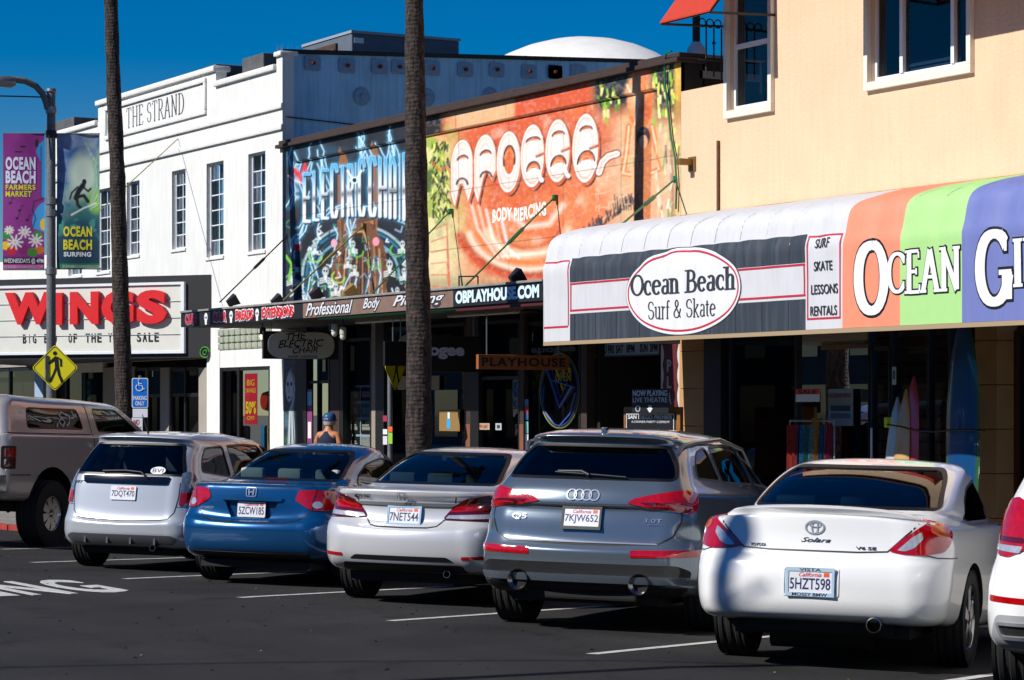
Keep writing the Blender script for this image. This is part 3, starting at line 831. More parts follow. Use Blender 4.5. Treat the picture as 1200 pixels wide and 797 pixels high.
    mb = MB(); mb.box(.35, -.60, .22, 4.5, .60, .30); mb.box(.24, -.5, .25, .5, .50, .34); mb.tube([(.6, -.3, .2), (.6, .4, .2)], .09); mb.build('underbody', DARKIN, c.root)
    grey = mat('grey_leather', '2e3338', rough=.6)
    for y in (-.42, .0, .42): headrest(c, 1.30, y, 1.04, w=.30 if y else .2, h=.11, mt=grey)
    for y in (-.36, .36): headrest(c, 2.35, y, 1.05, w=.26, h=.2, mt=grey); 
    mb = MB(); mb.box(.98, -.18, 1.06, 1.03, .18, 1.085); mb.build('third_brake_light', DKRED, c.root)
    rm = mat('polished_alloy', 'b5b5b8', rough=.18, metal=1.)
    for x in (1.13, 3.85):
        for sg in (1, -1): c.wheel(x, sg * .775, .335, .215, .22, sg, (.03, .055), rm)
    c.place(866, 767, PHI, 1.13, 1.55)
    return c
CARS = {}
CARS['coupe'] = car_coupe()
def h_emblem(c, z, w=.05, h=.042, y=0., e=0.):
    mb = MB(); P = [(y - w, z - h), (y + w, z - h), (y + w * 1.1, z + h), (y - w * 1.1, z + h)]
    c.ribbon('', None, rounded(P, .02), c.rear, w=.009, off=.012 + e, closed=True, mb=mb)
    for sg in (1, -1): c.ribbon('', None, [(y + sg * w * .42, z - h * .7), (y + sg * w * .55, z + h * .7)], c.rear, w=.015, off=.012 + e, mb=mb)
    c.ribbon('', None, [(y - w * .45, z), (y + w * .45, z)], c.rear, w=.012, off=.0124 + e, mb=mb)
    mb.build('emblem', CHROME, c.root, recalc=False)

def car_sedan_silver():
    paint = mat('silver_white_paint', 'c9cacd', rough=.3, metal=.25, coat=1.)
    rings = [(.24, .12, .70, .26, .20, .80, .74, 4.25, .30, .28, .24, .22),
             (.12, .12, .78, .30, .24, .84, .78, 4.40, .33, .31, .27, .25),
             (.05, .12, .82, .32, .26, .865, .80, 4.48, .375, .37, .33, .30),
             (.01, .12, .835, .34, .28, .875, .82, 4.53, .46, .46, .45, .42),
             (.00, .12, .84, .36, .30, .877, .82, 4.54, .58, .60, .58, .54),
             (.02, .12, .838, .36, .30, .877, .82, 4.52, .67, .71, .68, .62),
             (.075, .12, .83, .36, .30, .868, .80, 4.44, .705, .77, .76, .68),
             (.12, .13, .82, .36, .30, .862, .78, 4.36, .75, .84, .85, .74),
             (.14, .13, .805, .36, .30, .852, .74, 4.20, .86, .91, .91, .80),
             (.12, .13, .79, .36, .30, .838, .70, 4.00, .925, .965, .945, .85),
             (.075, .13, .76, .36, .30, .82, .66, 3.80, .985, 1.00, .96, .89),
             (.07, .13, .745, .36, .30, .81, .65, 3.70, 1.02, 1.02, .97, .91),
             (.12, .13, .73, .36, .30, .795, .64, 3.60, 1.035, 1.03, .98, .92),
             (.40, .10, .70, .40, .28, .765, .63, 3.40, 1.045, 1.04, .99, .95),
             (.58, .07, .675, .44, .27, .73, .62, 3.30, 1.07, 1.065, 1.02, .985),
             (1.00, .05, .63, .46, .25, .675, .59, 2.95, 1.235, 1.225, 1.17, 1.17),
             (1.35, .05, .59, .44, .24, .625, .56, 2.62, 1.355, 1.335, 1.29, 1.32),
             (1.52, .05, .55, .42, .23, .59, .53, 2.52, 1.395, 1.375, 1.335, 1.36),
             (1.70, .04, .47, .30, .2, .50, .46, 2.45, 1.415, 1.402, 1.38, 1.385),
             (1.90, .02, .28, .15, .12, .30, .27, 2.35, 1.43, 1.425, 1.42, 1.41)]
    c = Vehicle('parked_sedan', 'pale silver sedan between the blue sedan and the grey crossover, chrome strip across its boot', 'car', paint, rings, None)
    c.yc, c.rw, c.xc = .48, .42, .55
    rw_ = rounded([(-.62, 1.08), (.62, 1.08), (.55, 1.28), (.48, 1.372), (-.48, 1.372), (-.55, 1.28)], .05)
    side = rounded([(1.05, 1.0), (1.25, 1.14), (1.5, 1.25), (1.9, 1.31), (2.4, 1.29), (3.0, 1.02), (2.0, .99)], .06)
    windows(c, rw_, [side], rounded([(-.6, 1.02), (.6, 1.02), (.5, 1.33), (-.5, 1.33)], .05), rear_depth=2.4, rfront=5, tintr=(.3, .42, .46), tints=(.2, .22, .22))
    c.cut_arch(.99, .36, .315, .56); c.cut_arch(3.66, .36, .315, .56)
    c.finish_body()
    right = [(-.36, .78), (-.42, .86), (-.50, .93), (-.62, .975), (-.80, 1.0), (-.95, 1.0), (-1.03, .94), (-1.0, .86), (-.92, .80), (-.82, .775), (-.6, .77)]
    for sg in (1, -1):
        P = [(x * -sg, z) for x, z in right]
        tl = c.patch('tail_light', DKRED, rounded(P, .03), c.rear, off=.009, thick=.02)
        q = [(-.42, .845), (-.47, .895), (-.70, .93), (-.98, .94), (-.99, .90), (-.8, .865)]
        c.patch('brake_lens', REDLENS, rounded([(x * -sg, z) for x, z in q], .01), c.rear, off=.012, thick=.004, parent=tl)
        q = [(-.385, .785), (-.41, .815), (-.80, .83), (-.93, .865), (-.90, .82), (-.82, .79), (-.6, .78)]
        c.patch('reversing_lens', CLEARLENS, rounded([(x * -sg, z) for x, z in q], .01), c.rear, off=.012, thick=.004, parent=tl)
        c.patch('bumper_reflector', REDLENS, rounded([(sg * .56, .425), (sg * .78, .435), (sg * .78, .465), (sg * .56, .455)], .01), c.rear, off=.004, thick=.006)
    c.patch('chrome_strip', CHROME, rounded([(-.44, .895), (.44, .895), (.50, .925), (-.50, .925)], .008), c.rear, off=.014, thick=.02)
    mb = MB()
    c.ribbon('', None, both([(.50, 1.02), (.47, .93), (.40, .80), (.32, .715), (.24, .70), (0, .695)]), c.rear, w=.011, mb=mb)
    for sg in (1, -1): c.ribbon('', None, [(sg * .36, .772), (sg * .8, .768), (sg * 1.0, .79), (sg * 1.2, .79)], c.rear, w=.006, mb=mb)
    mb.build('panel_gap', BLACKPL, c.root, smooth=60, recalc=False)
    c.patch('lower_grille', BLACKPL, rounded([(-.50, .405), (.50, .405), (.44, .445), (-.44, .445)], .02), c.rear, off=.003, thick=.006)
    c.patch('diffuser', BLACKPL, rounded([(-.62, .305), (.62, .305), (.56, .375), (-.56, .375)], .02), c.rear, off=.004, thick=.02)
    plate(c, .80, '7NET544', mat('plate_frame_blue', '8fb0cc', rough=.4), off=.016)
    h_emblem(c, .975, .042, .030, e=.014)
    body_text(c, 'CIVIC', .50, .33, .955, .982, shear=.3, mt=mat('badge_grey', '4a4d55', rough=.3, metal=.8))
    for y in (-.38, .0, .38): headrest(c, 1.0, y, 1.06, w=.26, h=.12, mt=mat('grey_cloth', '6b6e70', rough=.9))
    for y in (-.36, .36): headrest(c, 2.1, y, 1.05, w=.25, h=.2, mt=MATS['grey_cloth'])
    mb = MB(); mb.box(.32, -.58, .20, 4.2, .58, .28); mb.box(.34, -.5, .23, .6, .5, .34); mb.build('underbody', DARKIN, c.root)
    mb = MB(); mb.lathe([(.028, 0), (.034, 0), (.034, .2), (.028, .2)], (.12, -.42, .295), (1, 0, -.1), 16); mb.build('exhaust_tip', EXH, c.root, smooth=30)
    rm = mat('silver_alloy', '77787b', rough=.3, metal=.9)
    for x in (.99, 3.66):
        for sg in (1, -1): c.wheel(x, sg * .765, .315, .20, .20, sg, (.03, .045), rm)
    c.place(424, 700, PHI, .99, 1.53)
    return c

def car_sedan_blue():
    paint = mat('metallic_blue_paint', '0a4c80', rough=.25, metal=.45, coat=1.)
    rings = [(.26, .12, .70, .26, .20, .80, .74, 4.2, .26, .24, .20, .20),
             (.15, .12, .78, .30, .24, .84, .78, 4.34, .29, .27, .24, .24),
             (.05, .12, .82, .32, .26, .865, .80, 4.42, .345, .34, .32, .30),
             (.01, .12, .835, .34, .28, .872, .82, 4.47, .45, .45, .45, .42),
             (.00, .12, .84, .36, .30, .875, .82, 4.48, .56, .57, .56, .54),
             (.02, .12, .838, .36, .30, .875, .82, 4.46, .62, .65, .64, .62),
             (.08, .12, .83, .36, .30, .868, .80, 4.38, .655, .72, .72, .68),
             (.10, .13, .82, .36, .30, .862, .78, 4.30, .70, .80, .82, .74),
             (.11, .13, .80, .36, .30, .852, .74, 4.10, .82, .88, .88, .80),
             (.12, .13, .785, .36, .30, .838, .70, 3.90, .92, .94, .93, .85),
             (.13, .13, .765, .36, .30, .82, .66, 3.75, .975, .975, .95, .89),
             (.16, .13, .75, .36, .30, .81, .65, 3.65, 1.0, .995, .96, .91),
             (.22, .13, .735, .36, .30, .795, .64, 3.55, 1.01, 1.005, .97, .92),
             (.45, .10, .70, .40, .28, .765, .63, 3.40, 1.02, 1.015, .98, .95),
             (.62, .07, .675, .44, .27, .73, .62, 3.25, 1.04, 1.035, 1.0, .985),
             (1.02, .05, .63, .46, .25, .675, .59, 2.90, 1.21, 1.20, 1.15, 1.17),
             (1.38, .05, .59, .44, .24, .625, .56, 2.57, 1.345, 1.325, 1.28, 1.32),
             (1.54, .05, .55, .42, .23, .59, .53, 2.47, 1.385, 1.365, 1.325, 1.36),
             (1.70, .04, .47, .30, .2, .50, .46, 2.40, 1.41, 1.397, 1.375, 1.38),
             (1.90, .02, .28, .15, .12, .30, .27, 2.30, 1.43, 1.425, 1.42, 1.41)]
    c = Vehicle('parked_sedan', 'metallic blue sedan between the silver hatchback and the pale silver sedan', 'car', paint, rings, None)
    c.yc, c.rw, c.xc = .48, .42, .55
    rw_ = rounded([(-.62, 1.045), (.62, 1.045), (.56, 1.25), (.48, 1.355), (-.48, 1.355), (-.56, 1.25)], .05)
    side = rounded([(1.12, .99), (1.28, 1.12), (1.5, 1.22), (1.9, 1.29), (2.4, 1.27), (3.0, 1.0), (2.0, .97)], .06)
    windows(c, rw_, [side], rounded([(-.6, 1.0), (.6, 1.0), (.5, 1.31), (-.5, 1.31)], .05), rear_depth=2.4, rfront=5, tintr=(.38, .5, .55), tints=(.2, .22, .22))
    c.cut_arch(.92, .355, .315, .56); c.cut_arch(3.62, .355, .315, .56)
    # the plate sits in a tapered hollow pressed into the boot lid
    c.cut_prism(rounded([(-.36, .865), (.36, .865), (.25, .655), (-.25, .655)], .03), 'x', .0, .165, .78, 0)
    c.finish_body()
    right = [(-.46, .86), (-.47, .90), (-.50, .955), (-.70, .96), (-.92, .95), (-1.02, .93), (-1.05, .86), (-1.0, .79), (-.9, .765), (-.66, .76), (-.60, .78)]
    for sg in (1, -1):
        P = [(x * -sg, z) for x, z in right]
        tl = c.patch('tail_light', REDLENS, rounded(P, .02), c.rear, off=.009, thick=.02)
        q = [(-.70 + .055 * math.cos(a), .815 + .035 * math.sin(a)) for a in np.linspace(0, 2 * math.pi, 18)[:-1]]
        c.patch('reversing_lens', CLEARLENS, [(x * -sg, z) for x, z in q], c.rear, off=.0125, thick=.004, parent=tl)
        mb = MB(); c.ribbon('', None, [(sg * .70, .965), (sg * .655, .86), (sg * .645, .76)], c.rear, w=.012, off=.0115, mb=mb); mb.build('lens_divider', BLACKPL, tl, recalc=False)
    mb = MB()
    c.ribbon('', None, both([(.68, .97), (.655, .87), (.62, .76), (.50, .66), (.40, .635), (0, .625)]), c.rear, w=.011, mb=mb)
    c.ribbon('', None, both([(.70, .985), (.4, .975), (0, .97)]), c.rear, w=.006, mb=mb)
    for sg in (1, -1): c.ribbon('', None, [(sg * .64, .755), (sg * .9, .755), (sg * 1.02, .76), (sg * 1.2, .76)], c.rear, w=.006, mb=mb)
    mb.build('panel_gap', BLACKPL, c.root, smooth=60, recalc=False)
    c.patch('garnish', paint, rounded([(-.32, .84), (.32, .84), (.345, .875), (-.345, .875)], .01), c.rear, off=.02, thick=.025)
    c.patch('diffuser', BLACKPL, rounded([(-.66, .24), (.66, .24), (.64, .33), (-.64, .33)], .02), c.rear, off=.003, thick=.02)
    plate(c, .755, '5ZCW185', None, off=-.022)
    h_emblem(c, .925)
    body_text(c, 'HYBRID', .58, .42, .745, .77, shear=.3, bold=.01)
    cr = mat('cream_cloth', 'b8b3a2', rough=.9)
    for y in (-.42, .0, .42): headrest(c, 1.02, y, 1.04, w=.26, h=.12, mt=cr)
    for y in (-.36, .36): headrest(c, 2.1, y, 1.0, w=.25, h=.2, mt=cr)
    mb = MB(); mb.box(.68, -.12, 1.04, .72, .12, 1.07); mb.build('third_brake_light', DKRED, c.root)
    mb = MB(); mb.box(.25, -.6, .17, 4.2, .6, .24); mb.box(.3, -.5, .19, .6, .5, .3); mb.build('underbody', DARKIN, c.root)
    rm = MATS['silver_alloy']
    for x in (.92, 3.62):
        for sg in (1, -1): c.wheel(x, sg * .755, .315, .20, .19, sg, (.03, .045), rm)
    c.place(254, 679, PHI, .92, 1.51)
    return c

def car_hatch():
    paint = mat('silver_paint', 'b4b9c0', rough=.3, metal=.3, coat=1.)
    rings = [(.22, .08, .66, .22, .18, .76, .70, 3.85, .25, .24, .20, .20),
             (.10, .08, .74, .26, .22, .80, .75, 3.98, .27, .26, .24, .24),
             (.03, .08, .79, .28, .24, .83, .78, 4.05, .34, .34, .32, .30),
             (.00, .09, .80, .30, .26, .842, .79, 4.08, .42, .42, .42, .40),
             (.00, .09, .805, .32, .28, .847, .80, 4.09, .50, .52, .52, .50),
             (.04, .09, .80, .32, .28, .847, .80, 4.08, .54, .62, .62, .60),
             (.06, .09, .795, .32, .28, .845, .78, 4.02, .60, .70, .70, .66),
             (.08, .09, .79, .32, .28, .84, .76, 3.95, .72, .80, .80, .74),
             (.10, .09, .775, .30, .26, .83, .73, 3.85, .86, .90, .89, .82),
             (.12, .09, .755, .30, .25, .815, .70, 3.70, .98, .98, .95, .90),
             (.15, .08, .725, .30, .24, .785, .68, 3.60, 1.05, 1.05, 1.0, .95),
             (.20, .07, .695, .30, .23, .755, .66, 3.45, 1.13, 1.13, 1.08, 1.02),
             (.32, .06, .645, .28, .21, .70, .62, 3.15, 1.28, 1.28, 1.23, 1.18),
             (.42, .05, .61, .26, .2, .66, .59, 2.85, 1.385, 1.37, 1.34, 1.32),
             (.40, .05, .59, .24, .19, .63, .56, 2.70, 1.42, 1.405, 1.38, 1.38),
             (.37, .05, .57, .22, .18, .61, .54, 2.60, 1.445, 1.43, 1.405, 1.41),
             (.42, .05, .55, .22, .18, .59, .52, 2.55, 1.463, 1.45, 1.425, 1.43),
             (.70, .04, .46, .2, .16, .50, .46, 2.45, 1.495, 1.485, 1.47, 1.455),
             (1.1, .02, .28, .15, .12, .30, .27, 2.30, 1.515, 1.51, 1.51, 1.485)]
    c = Vehicle('parked_hatchback', 'silver five-door hatchback with oval sticker on its rear glass, beside the tan pickup', 'car', paint, rings, None)
    c.yc, c.rw, c.xc = .50, .36, .48
    rw_ = rounded([(-.66, 1.03), (.66, 1.03), (.63, 1.12), (.53, 1.375), (-.53, 1.375), (-.63, 1.12)], .05)
    s1 = rounded([(.52, 1.08), (.62, 1.24), (.75, 1.34), (1.15, 1.37), (1.15, 1.03)], .05)
    s2 = rounded([(1.25, 1.02), (1.25, 1.37), (1.7, 1.39), (2.15, 1.38), (2.15, 1.0)], .04)
    s3 = rounded([(2.23, 1.0), (2.23, 1.38), (2.6, 1.34), (3.15, .99)], .04)
    windows(c, rw_, [s1, s2, s3], rounded([(-.62, 1.0), (.62, 1.0), (.5, 1.35), (-.5, 1.35)], .05), rear_depth=2.4, rfront=5, tintr=(.3, .42, .46), tints=(.4, .42, .42))
    c.cut_arch(.77, .345, .30, .54); c.cut_arch(3.27, .345, .30, .54)
    c.finish_body()
    for sg in (1, -1):
        P = [(.67, 1.06), (.77, 1.08), (.88, 1.06), (.92, .98), (.90, .86), (.86, .75), (.76, .72), (.64, .715), (.66, .88)]
        tl = c.patch('tail_light', mat('smoky_clear_lens', '7f93a6', rough=.12, coat=1., metal=.3, noise=.7, nscale=30), rounded([(x * sg, z) for x, z in P], .02), c.rear, off=.009, thick=.02)
        q = [(.645, .72), (.655, .85), (.74, .86), (.89, .86), (.855, .755), (.76, .726)]
        c.patch('brake_lens', REDLENS, rounded([(x * sg, z) for x, z in q], .01), c.rear, off=.012, thick=.004, parent=tl)
    mb = MB()
    c.ribbon('', None, both([(.655, .96), (.64, .80), (.60, .64), (.54, .57), (.46, .555), (0, .54)]), c.rear, w=.012, mb=mb)
    for sg in (1, -1): c.ribbon('', None, [(sg * .62, .70), (sg * .80, .70), (sg * .95, .72), (sg * 1.05, .72)], c.rear, w=.006, mb=mb)
    mb.build('panel_gap', BLACKPL, c.root, smooth=60, recalc=False)
    c.patch('garnish', GLOSSBLK, rounded([(-.50, .935), (.50, .935), (.53, 1.015), (-.53, 1.015)], .02), c.rear, off=.016, thick=.02)
    c.patch('valance', mat('dark_grey_plastic', '4c4e52', rough=.5), rounded([(-.60, .30), (.60, .30), (.64, .36), (.58, .395), (-.58, .395), (-.64, .36)], .02), c.rear, off=.012, thick=.03)
    for y in (-.42, -.14, .14, .42):
        mb = MB(); p = c.rear(y, .33); mb.box(p.x - .03, y - .012, .29, p.x + .03, y + .012, .375, bev=.004); mb.build('valance_fin', MATS['dark_grey_plastic'], c.root)
    plate(c, .835, '7DQT470', None, off=.010)
    h_emblem(c, .975, .045, .036)
    body_text(c, 'FIT', .64, .52, .925, .955, mt=MATS['badge_grey'], shear=.4)
    # wiper, antenna, spoiler-mounted brake light
    mb = MB(); f = lambda a, b, o=0: (lambda q: q[0] + q[1] * o)(c.cast((-1, a, b), (1, 0, 0)))
    mb.tube([f(-.28, .99, .02), f(-.26, 1.0, .035), f(-.19, 1.05, .03)], .011); mb.tube([f(-.19, 1.05, .03), f(0, 1.063, .03), f(.28, 1.055, .025)], .012)
    mb.build('wiper', BLACKPL, c.root, smooth=40)
    ov = [(-.36 + .085 * math.cos(a), 1.085 + .042 * math.sin(a)) for a in np.linspace(0, 2 * math.pi, 24)[:-1]]
    o = c.patch('oval_sticker', PLATEW, ov, f, off=.002, thick=0)
    mb = MB(); put_text(mb, 'BVI', lambda a, b, d: f(a, b, .002 + d), -.30, -.42, 1.065, 1.105, .001, .002); mb.build('sticker_lettering', BLACKPL, o)
    mb = MB(); p = c.top(0, .62); mb.tube([p, p + Vector((-.06, 0, .07)), p + Vector((-.15, 0, .20))], [.012, .006, .004]); mb.build('aerial', BLACKPL, c.root)
    for y in (-.36, .36): headrest(c, 1.0, y, 1.05, w=.25, h=.16, mt=mat('grey_cloth', '55585c', rough=.9)); headrest(c, 2.0, y, 1.05, w=.25, h=.2, mt=MATS['grey_cloth'])
    mb = MB(); mb.lathe([(.03, 0), (.036, 0), (.036, .2), (.03, .2)], (.03, -.40, .26), (1, 0, -.05), 16); mb.build('exhaust_tip', EXH, c.root, smooth=30)
    mb = MB(); mb.box(.25, -.55, .17, 3.9, .55, .25); mb.build('underbody', DARKIN, c.root)
    for x in (.77, 3.27):
        for sg in (1, -1): c.wheel(x, sg * .745, .30, .19, .19, sg, (.03, .04), MATS['silver_alloy'])
    c.place(107, 663, PHI, .77, 1.49)
    return c

def car_crossover():
    paint = mat('graphite_grey_paint', '74808a', rough=.2, metal=.65, coat=1.)
    rings = [(.26, .10, .76, .24, .20, .86, .80, 4.35, .29, .28, .26, .26),
             (.14, .10, .84, .28, .24, .90, .84, 4.48, .31, .30, .29, .29),
             (.04, .10, .89, .30, .26, .925, .86, 4.55, .38, .38, .36, .36),
             (.01, .10, .90, .32, .28, .94, .88, 4.60, .47, .47, .47, .46),
             (.00, .10, .905, .34, .30, .948, .89, 4.62, .56, .56, .56, .56),
             (.00, .10, .905, .34, .30, .949, .89, 4.62, .63, .64, .64, .64),
             (.03, .10, .90, .34, .30, .948, .88, 4.60, .68, .70, .70, .70),
             (.055, .10, .895, .34, .30, .946, .87, 4.55, .72, .76, .78, .78),
             (.075, .10, .885, .32, .28, .94, .85, 4.45, .86, .88, .88, .88),
             (.10, .10, .87, .32, .28, .93, .82, 4.30, .97, .98, .98, .96),
             (.075, .10, .86, .32, .27, .92, .80, 4.15, 1.0, 1.01, 1.01, 1.0),
             (.10, .10, .84, .32, .26, .90, .77, 3.95, 1.09, 1.09, 1.07, 1.04),
             (.15, .09, .80, .32, .25, .86, .75, 3.75, 1.17, 1.16, 1.13, 1.09),
             (.22, .08, .765, .32, .24, .82, .73, 3.55, 1.23, 1.23, 1.20, 1.14),
             (.38, .06, .70, .30, .22, .755, .68, 3.20, 1.38, 1.385, 1.35, 1.30),
             (.50, .05, .655, .28, .21, .71, .64, 2.90, 1.485, 1.48, 1.455, 1.44),
             (.47, .05, .635, .26, .2, .685, .61, 2.75, 1.52, 1.51, 1.49, 1.50),
             (.44, .05, .61, .24, .2, .66, .59, 2.65, 1.545, 1.535, 1.515, 1.53),
             (.50, .05, .59, .24, .2, .64, .57, 2.60, 1.565, 1.555, 1.535, 1.55),
             (.80, .04, .50, .2, .16, .54, .50, 2.5, 1.60, 1.59, 1.58, 1.575),
             (1.2, .02, .28, .15, .12, .30, .27, 2.35, 1.62, 1.62, 1.615, 1.60)]
    c = Vehicle('parked_crossover', 'graphite grey crossover with four-ring badge and roof rails, left of the white coupe', 'car', paint, rings, None)
    c.yc, c.rw, c.xc = .56, .36, .50
    rw_ = rounded([(-.71, 1.20, .07), (.71, 1.20, .07), (.665, 1.34), (.565, 1.475), (-.565, 1.475), (-.665, 1.34)], .04)
    s1 = rounded([(.66, 1.22), (.74, 1.34), (.9, 1.44), (1.15, 1.475), (1.2, 1.2)], .05)
    s2 = rounded([(1.27, 1.19), (1.24, 1.48), (1.7, 1.50), (2.15, 1.50), (2.15, 1.17)], .04)
    s3 = rounded([(2.23, 1.17), (2.23, 1.50), (2.6, 1.46), (3.35, 1.12)], .04)
    windows(c, rw_, [s1, s2, s3], rounded([(-.66, 1.12), (.66, 1.12), (.55, 1.46), (-.55, 1.46)], .05), rear_depth=2.4, rfront=5, tintr=(.035, .05, .055), tints=(.012, .014, .014))
    c.cut_arch(.93, .425, .36, .60); c.cut_arch(3.74, .425, .36, .60)
    c.finish_body()
    for sg in (1, -1):
        P = [(.36, 1.02), (.42, 1.06), (.60, 1.10), (.80, 1.13), (.98, 1.13), (1.06, 1.08), (1.0, 1.02), (.93, .96), (.86, .95), (.60, .985)]
        tl = c.patch('tail_light', REDLENS, rounded([(x * sg, z) for x, z in P], .02), c.rear, off=.010, thick=.02)
        q = [(.46, 1.028), (.70, 1.03), (.90, 1.0), (.86, .965), (.6, .995)]
        c.patch('brake_lens', DKRED, rounded([(x * sg, z) for x, z in q], .01), c.rear, off=.013, thick=.004, parent=tl)
        c.patch('bumper_reflector', REDLENS, rounded([(sg * .42, .60), (sg * .97, .615), (sg * .97, .67), (sg * .42, .655)], .01), c.rear, off=.006, thick=.008)
        mb = MB(); y = sg * .50; x0 = c.rear(y, .395).x - .06
        mb.lathe([(.075, .01), (.083, 0), (.085, .03), (.062, .05), (.060, .16)], (x0, y, .395), (1, 0, 0), 26); mb.build('exhaust_tip', EXH, c.root, smooth=30)
        mb = MB(); mb.lathe([(.061, .06), (.001, .06)], (x0, y, .395), (1, 0, 0), 20); mb.build('exhaust_bore', DARKIN, c.root)
        mb = MB()
        pts = [(.55, .635), (.62, .655), (.9, .675), (1.6, .685), (2.4, .665), (2.9, .615)]
        q3 = [c.top(sg * y, x) for x, y in pts]
        q3 = [p + Vector((0, 0, .055 if 0 < i < 5 else .0)) for i, p in enumerate(q3)]
        mb.tube(q3, .018, 8); mb.build('roof_rail', mat('roof_rail_satin', '9a9a98', rough=.3, metal=.9), c.root, smooth=50)
    mb = MB()
    c.ribbon('', None, both([(.80, 1.0), (.79, .90), (.72, .77), (.62, .71), (.3, .695), (0, .69)]), c.rear, w=.013, mb=mb)
    c.ribbon('', None, both([(.36, .995), (0, .99)]), c.rear, w=.03, mb=mb)
    mb.build('panel_gap', BLACKPL, c.root, smooth=60, recalc=False)
    c.patch('chrome_line', CHROME, rounded([(-.62, .70), (.62, .70), (.60, .712), (-.60, .712)], .003), c.rear, off=.008, thick=.012)
    df = rounded([(-.84, .42), (-.60, .37), (.60, .37), (.84, .42), (.86, .50), (.74, .545), (-.74, .545), (-.86, .50)], .03)
    c.patch('diffuser_grille', mat('honeycomb_black', '101113', rough=.45, bump=1, bscale=200), df, c.rear, off=.003, thick=.012)
    c.patch('diffuser_blade', paint, rounded([(-.80, .40), (.80, .40), (.84, .455), (-.84, .455)], .02), c.rear, off=.018, thick=.03)
    c.patch('lower_bumper', BLACKPL, rounded([(-.80, .285), (.80, .285), (.85, .375), (-.85, .375)], .02), c.rear, off=.006, thick=.02)
    plate(c, .895, '7KJW652', mat('plate_frame_black', '131416', rough=.4), off=.012, top='Audi')
    mb = MB()
    for i in range(4):
        cy = (i - 1.5) * .062; c.ribbon('', None, [(cy + .040 * math.cos(2 * math.pi * k / 22), 1.075 + .040 * math.sin(2 * math.pi * k / 22)) for k in range(22)], c.rear, w=.010, off=.008 + i * .0006, closed=True, mb=mb)
    mb.build('emblem', CHROME, c.root, recalc=False)
    body_text(c, 'Q5', .60, .47, .865, .915, bold=.02, off=.004); body_text(c, '3.0T', -.50, -.64, .875, .905, mt=CHROME); body_text(c, 'quattro', -.53, -.64, .850, .865, mt=CHROME)
    f = lambda a, b, o=0: (lambda q: q[0] + q[1] * o)(c.cast((-1, a, b), (1, 0, 0)))
    mb = MB(); mb.tube([f(-.02, 1.21, .03), f(.05, 1.235, .035), f(.25, 1.235, .03)], .016); mb.tube([f(.27, 1.225, .035), f(-.05, 1.215, .03), f(-.32, 1.205, .025)], .009); mb.build('wiper', BLACKPL, c.root, smooth=40)
    mb = MB(); p = c.top(0, .62); mb.box(p.x - .05, -.02, p.z - .01, p.x + .04, .02, p.z + .035, bev=.012); mb.build('aerial', paint, c.root, smooth=40)
    for y in (-.40, .40): headrest(c, 1.2, y, 1.18, w=.25, h=.2, mt=mat('black_leather', '141416', rough=.5)); headrest(c, 2.2, y, 1.2, w=.25, h=.2, mt=MATS['black_leather'])
    mb = MB(); mb.box(.25, -.6, .22, 4.3, .6, .30); mb.box(.12, -.45, .25, .5, .45, .33, bev=.02); mb.tube([(.9, -.7, .36), (.9, .7, .36)], .05); mb.build('underbody', DARKIN, c.root)
    for x in (.93, 3.74):
        for sg in (1, -1): c.wheel(x, sg * .81, .36, .235, .24, sg, (.03, .05), MATS['silver_alloy'])
    c.place(608, 728, PHI, .93, 1.62)
    return c

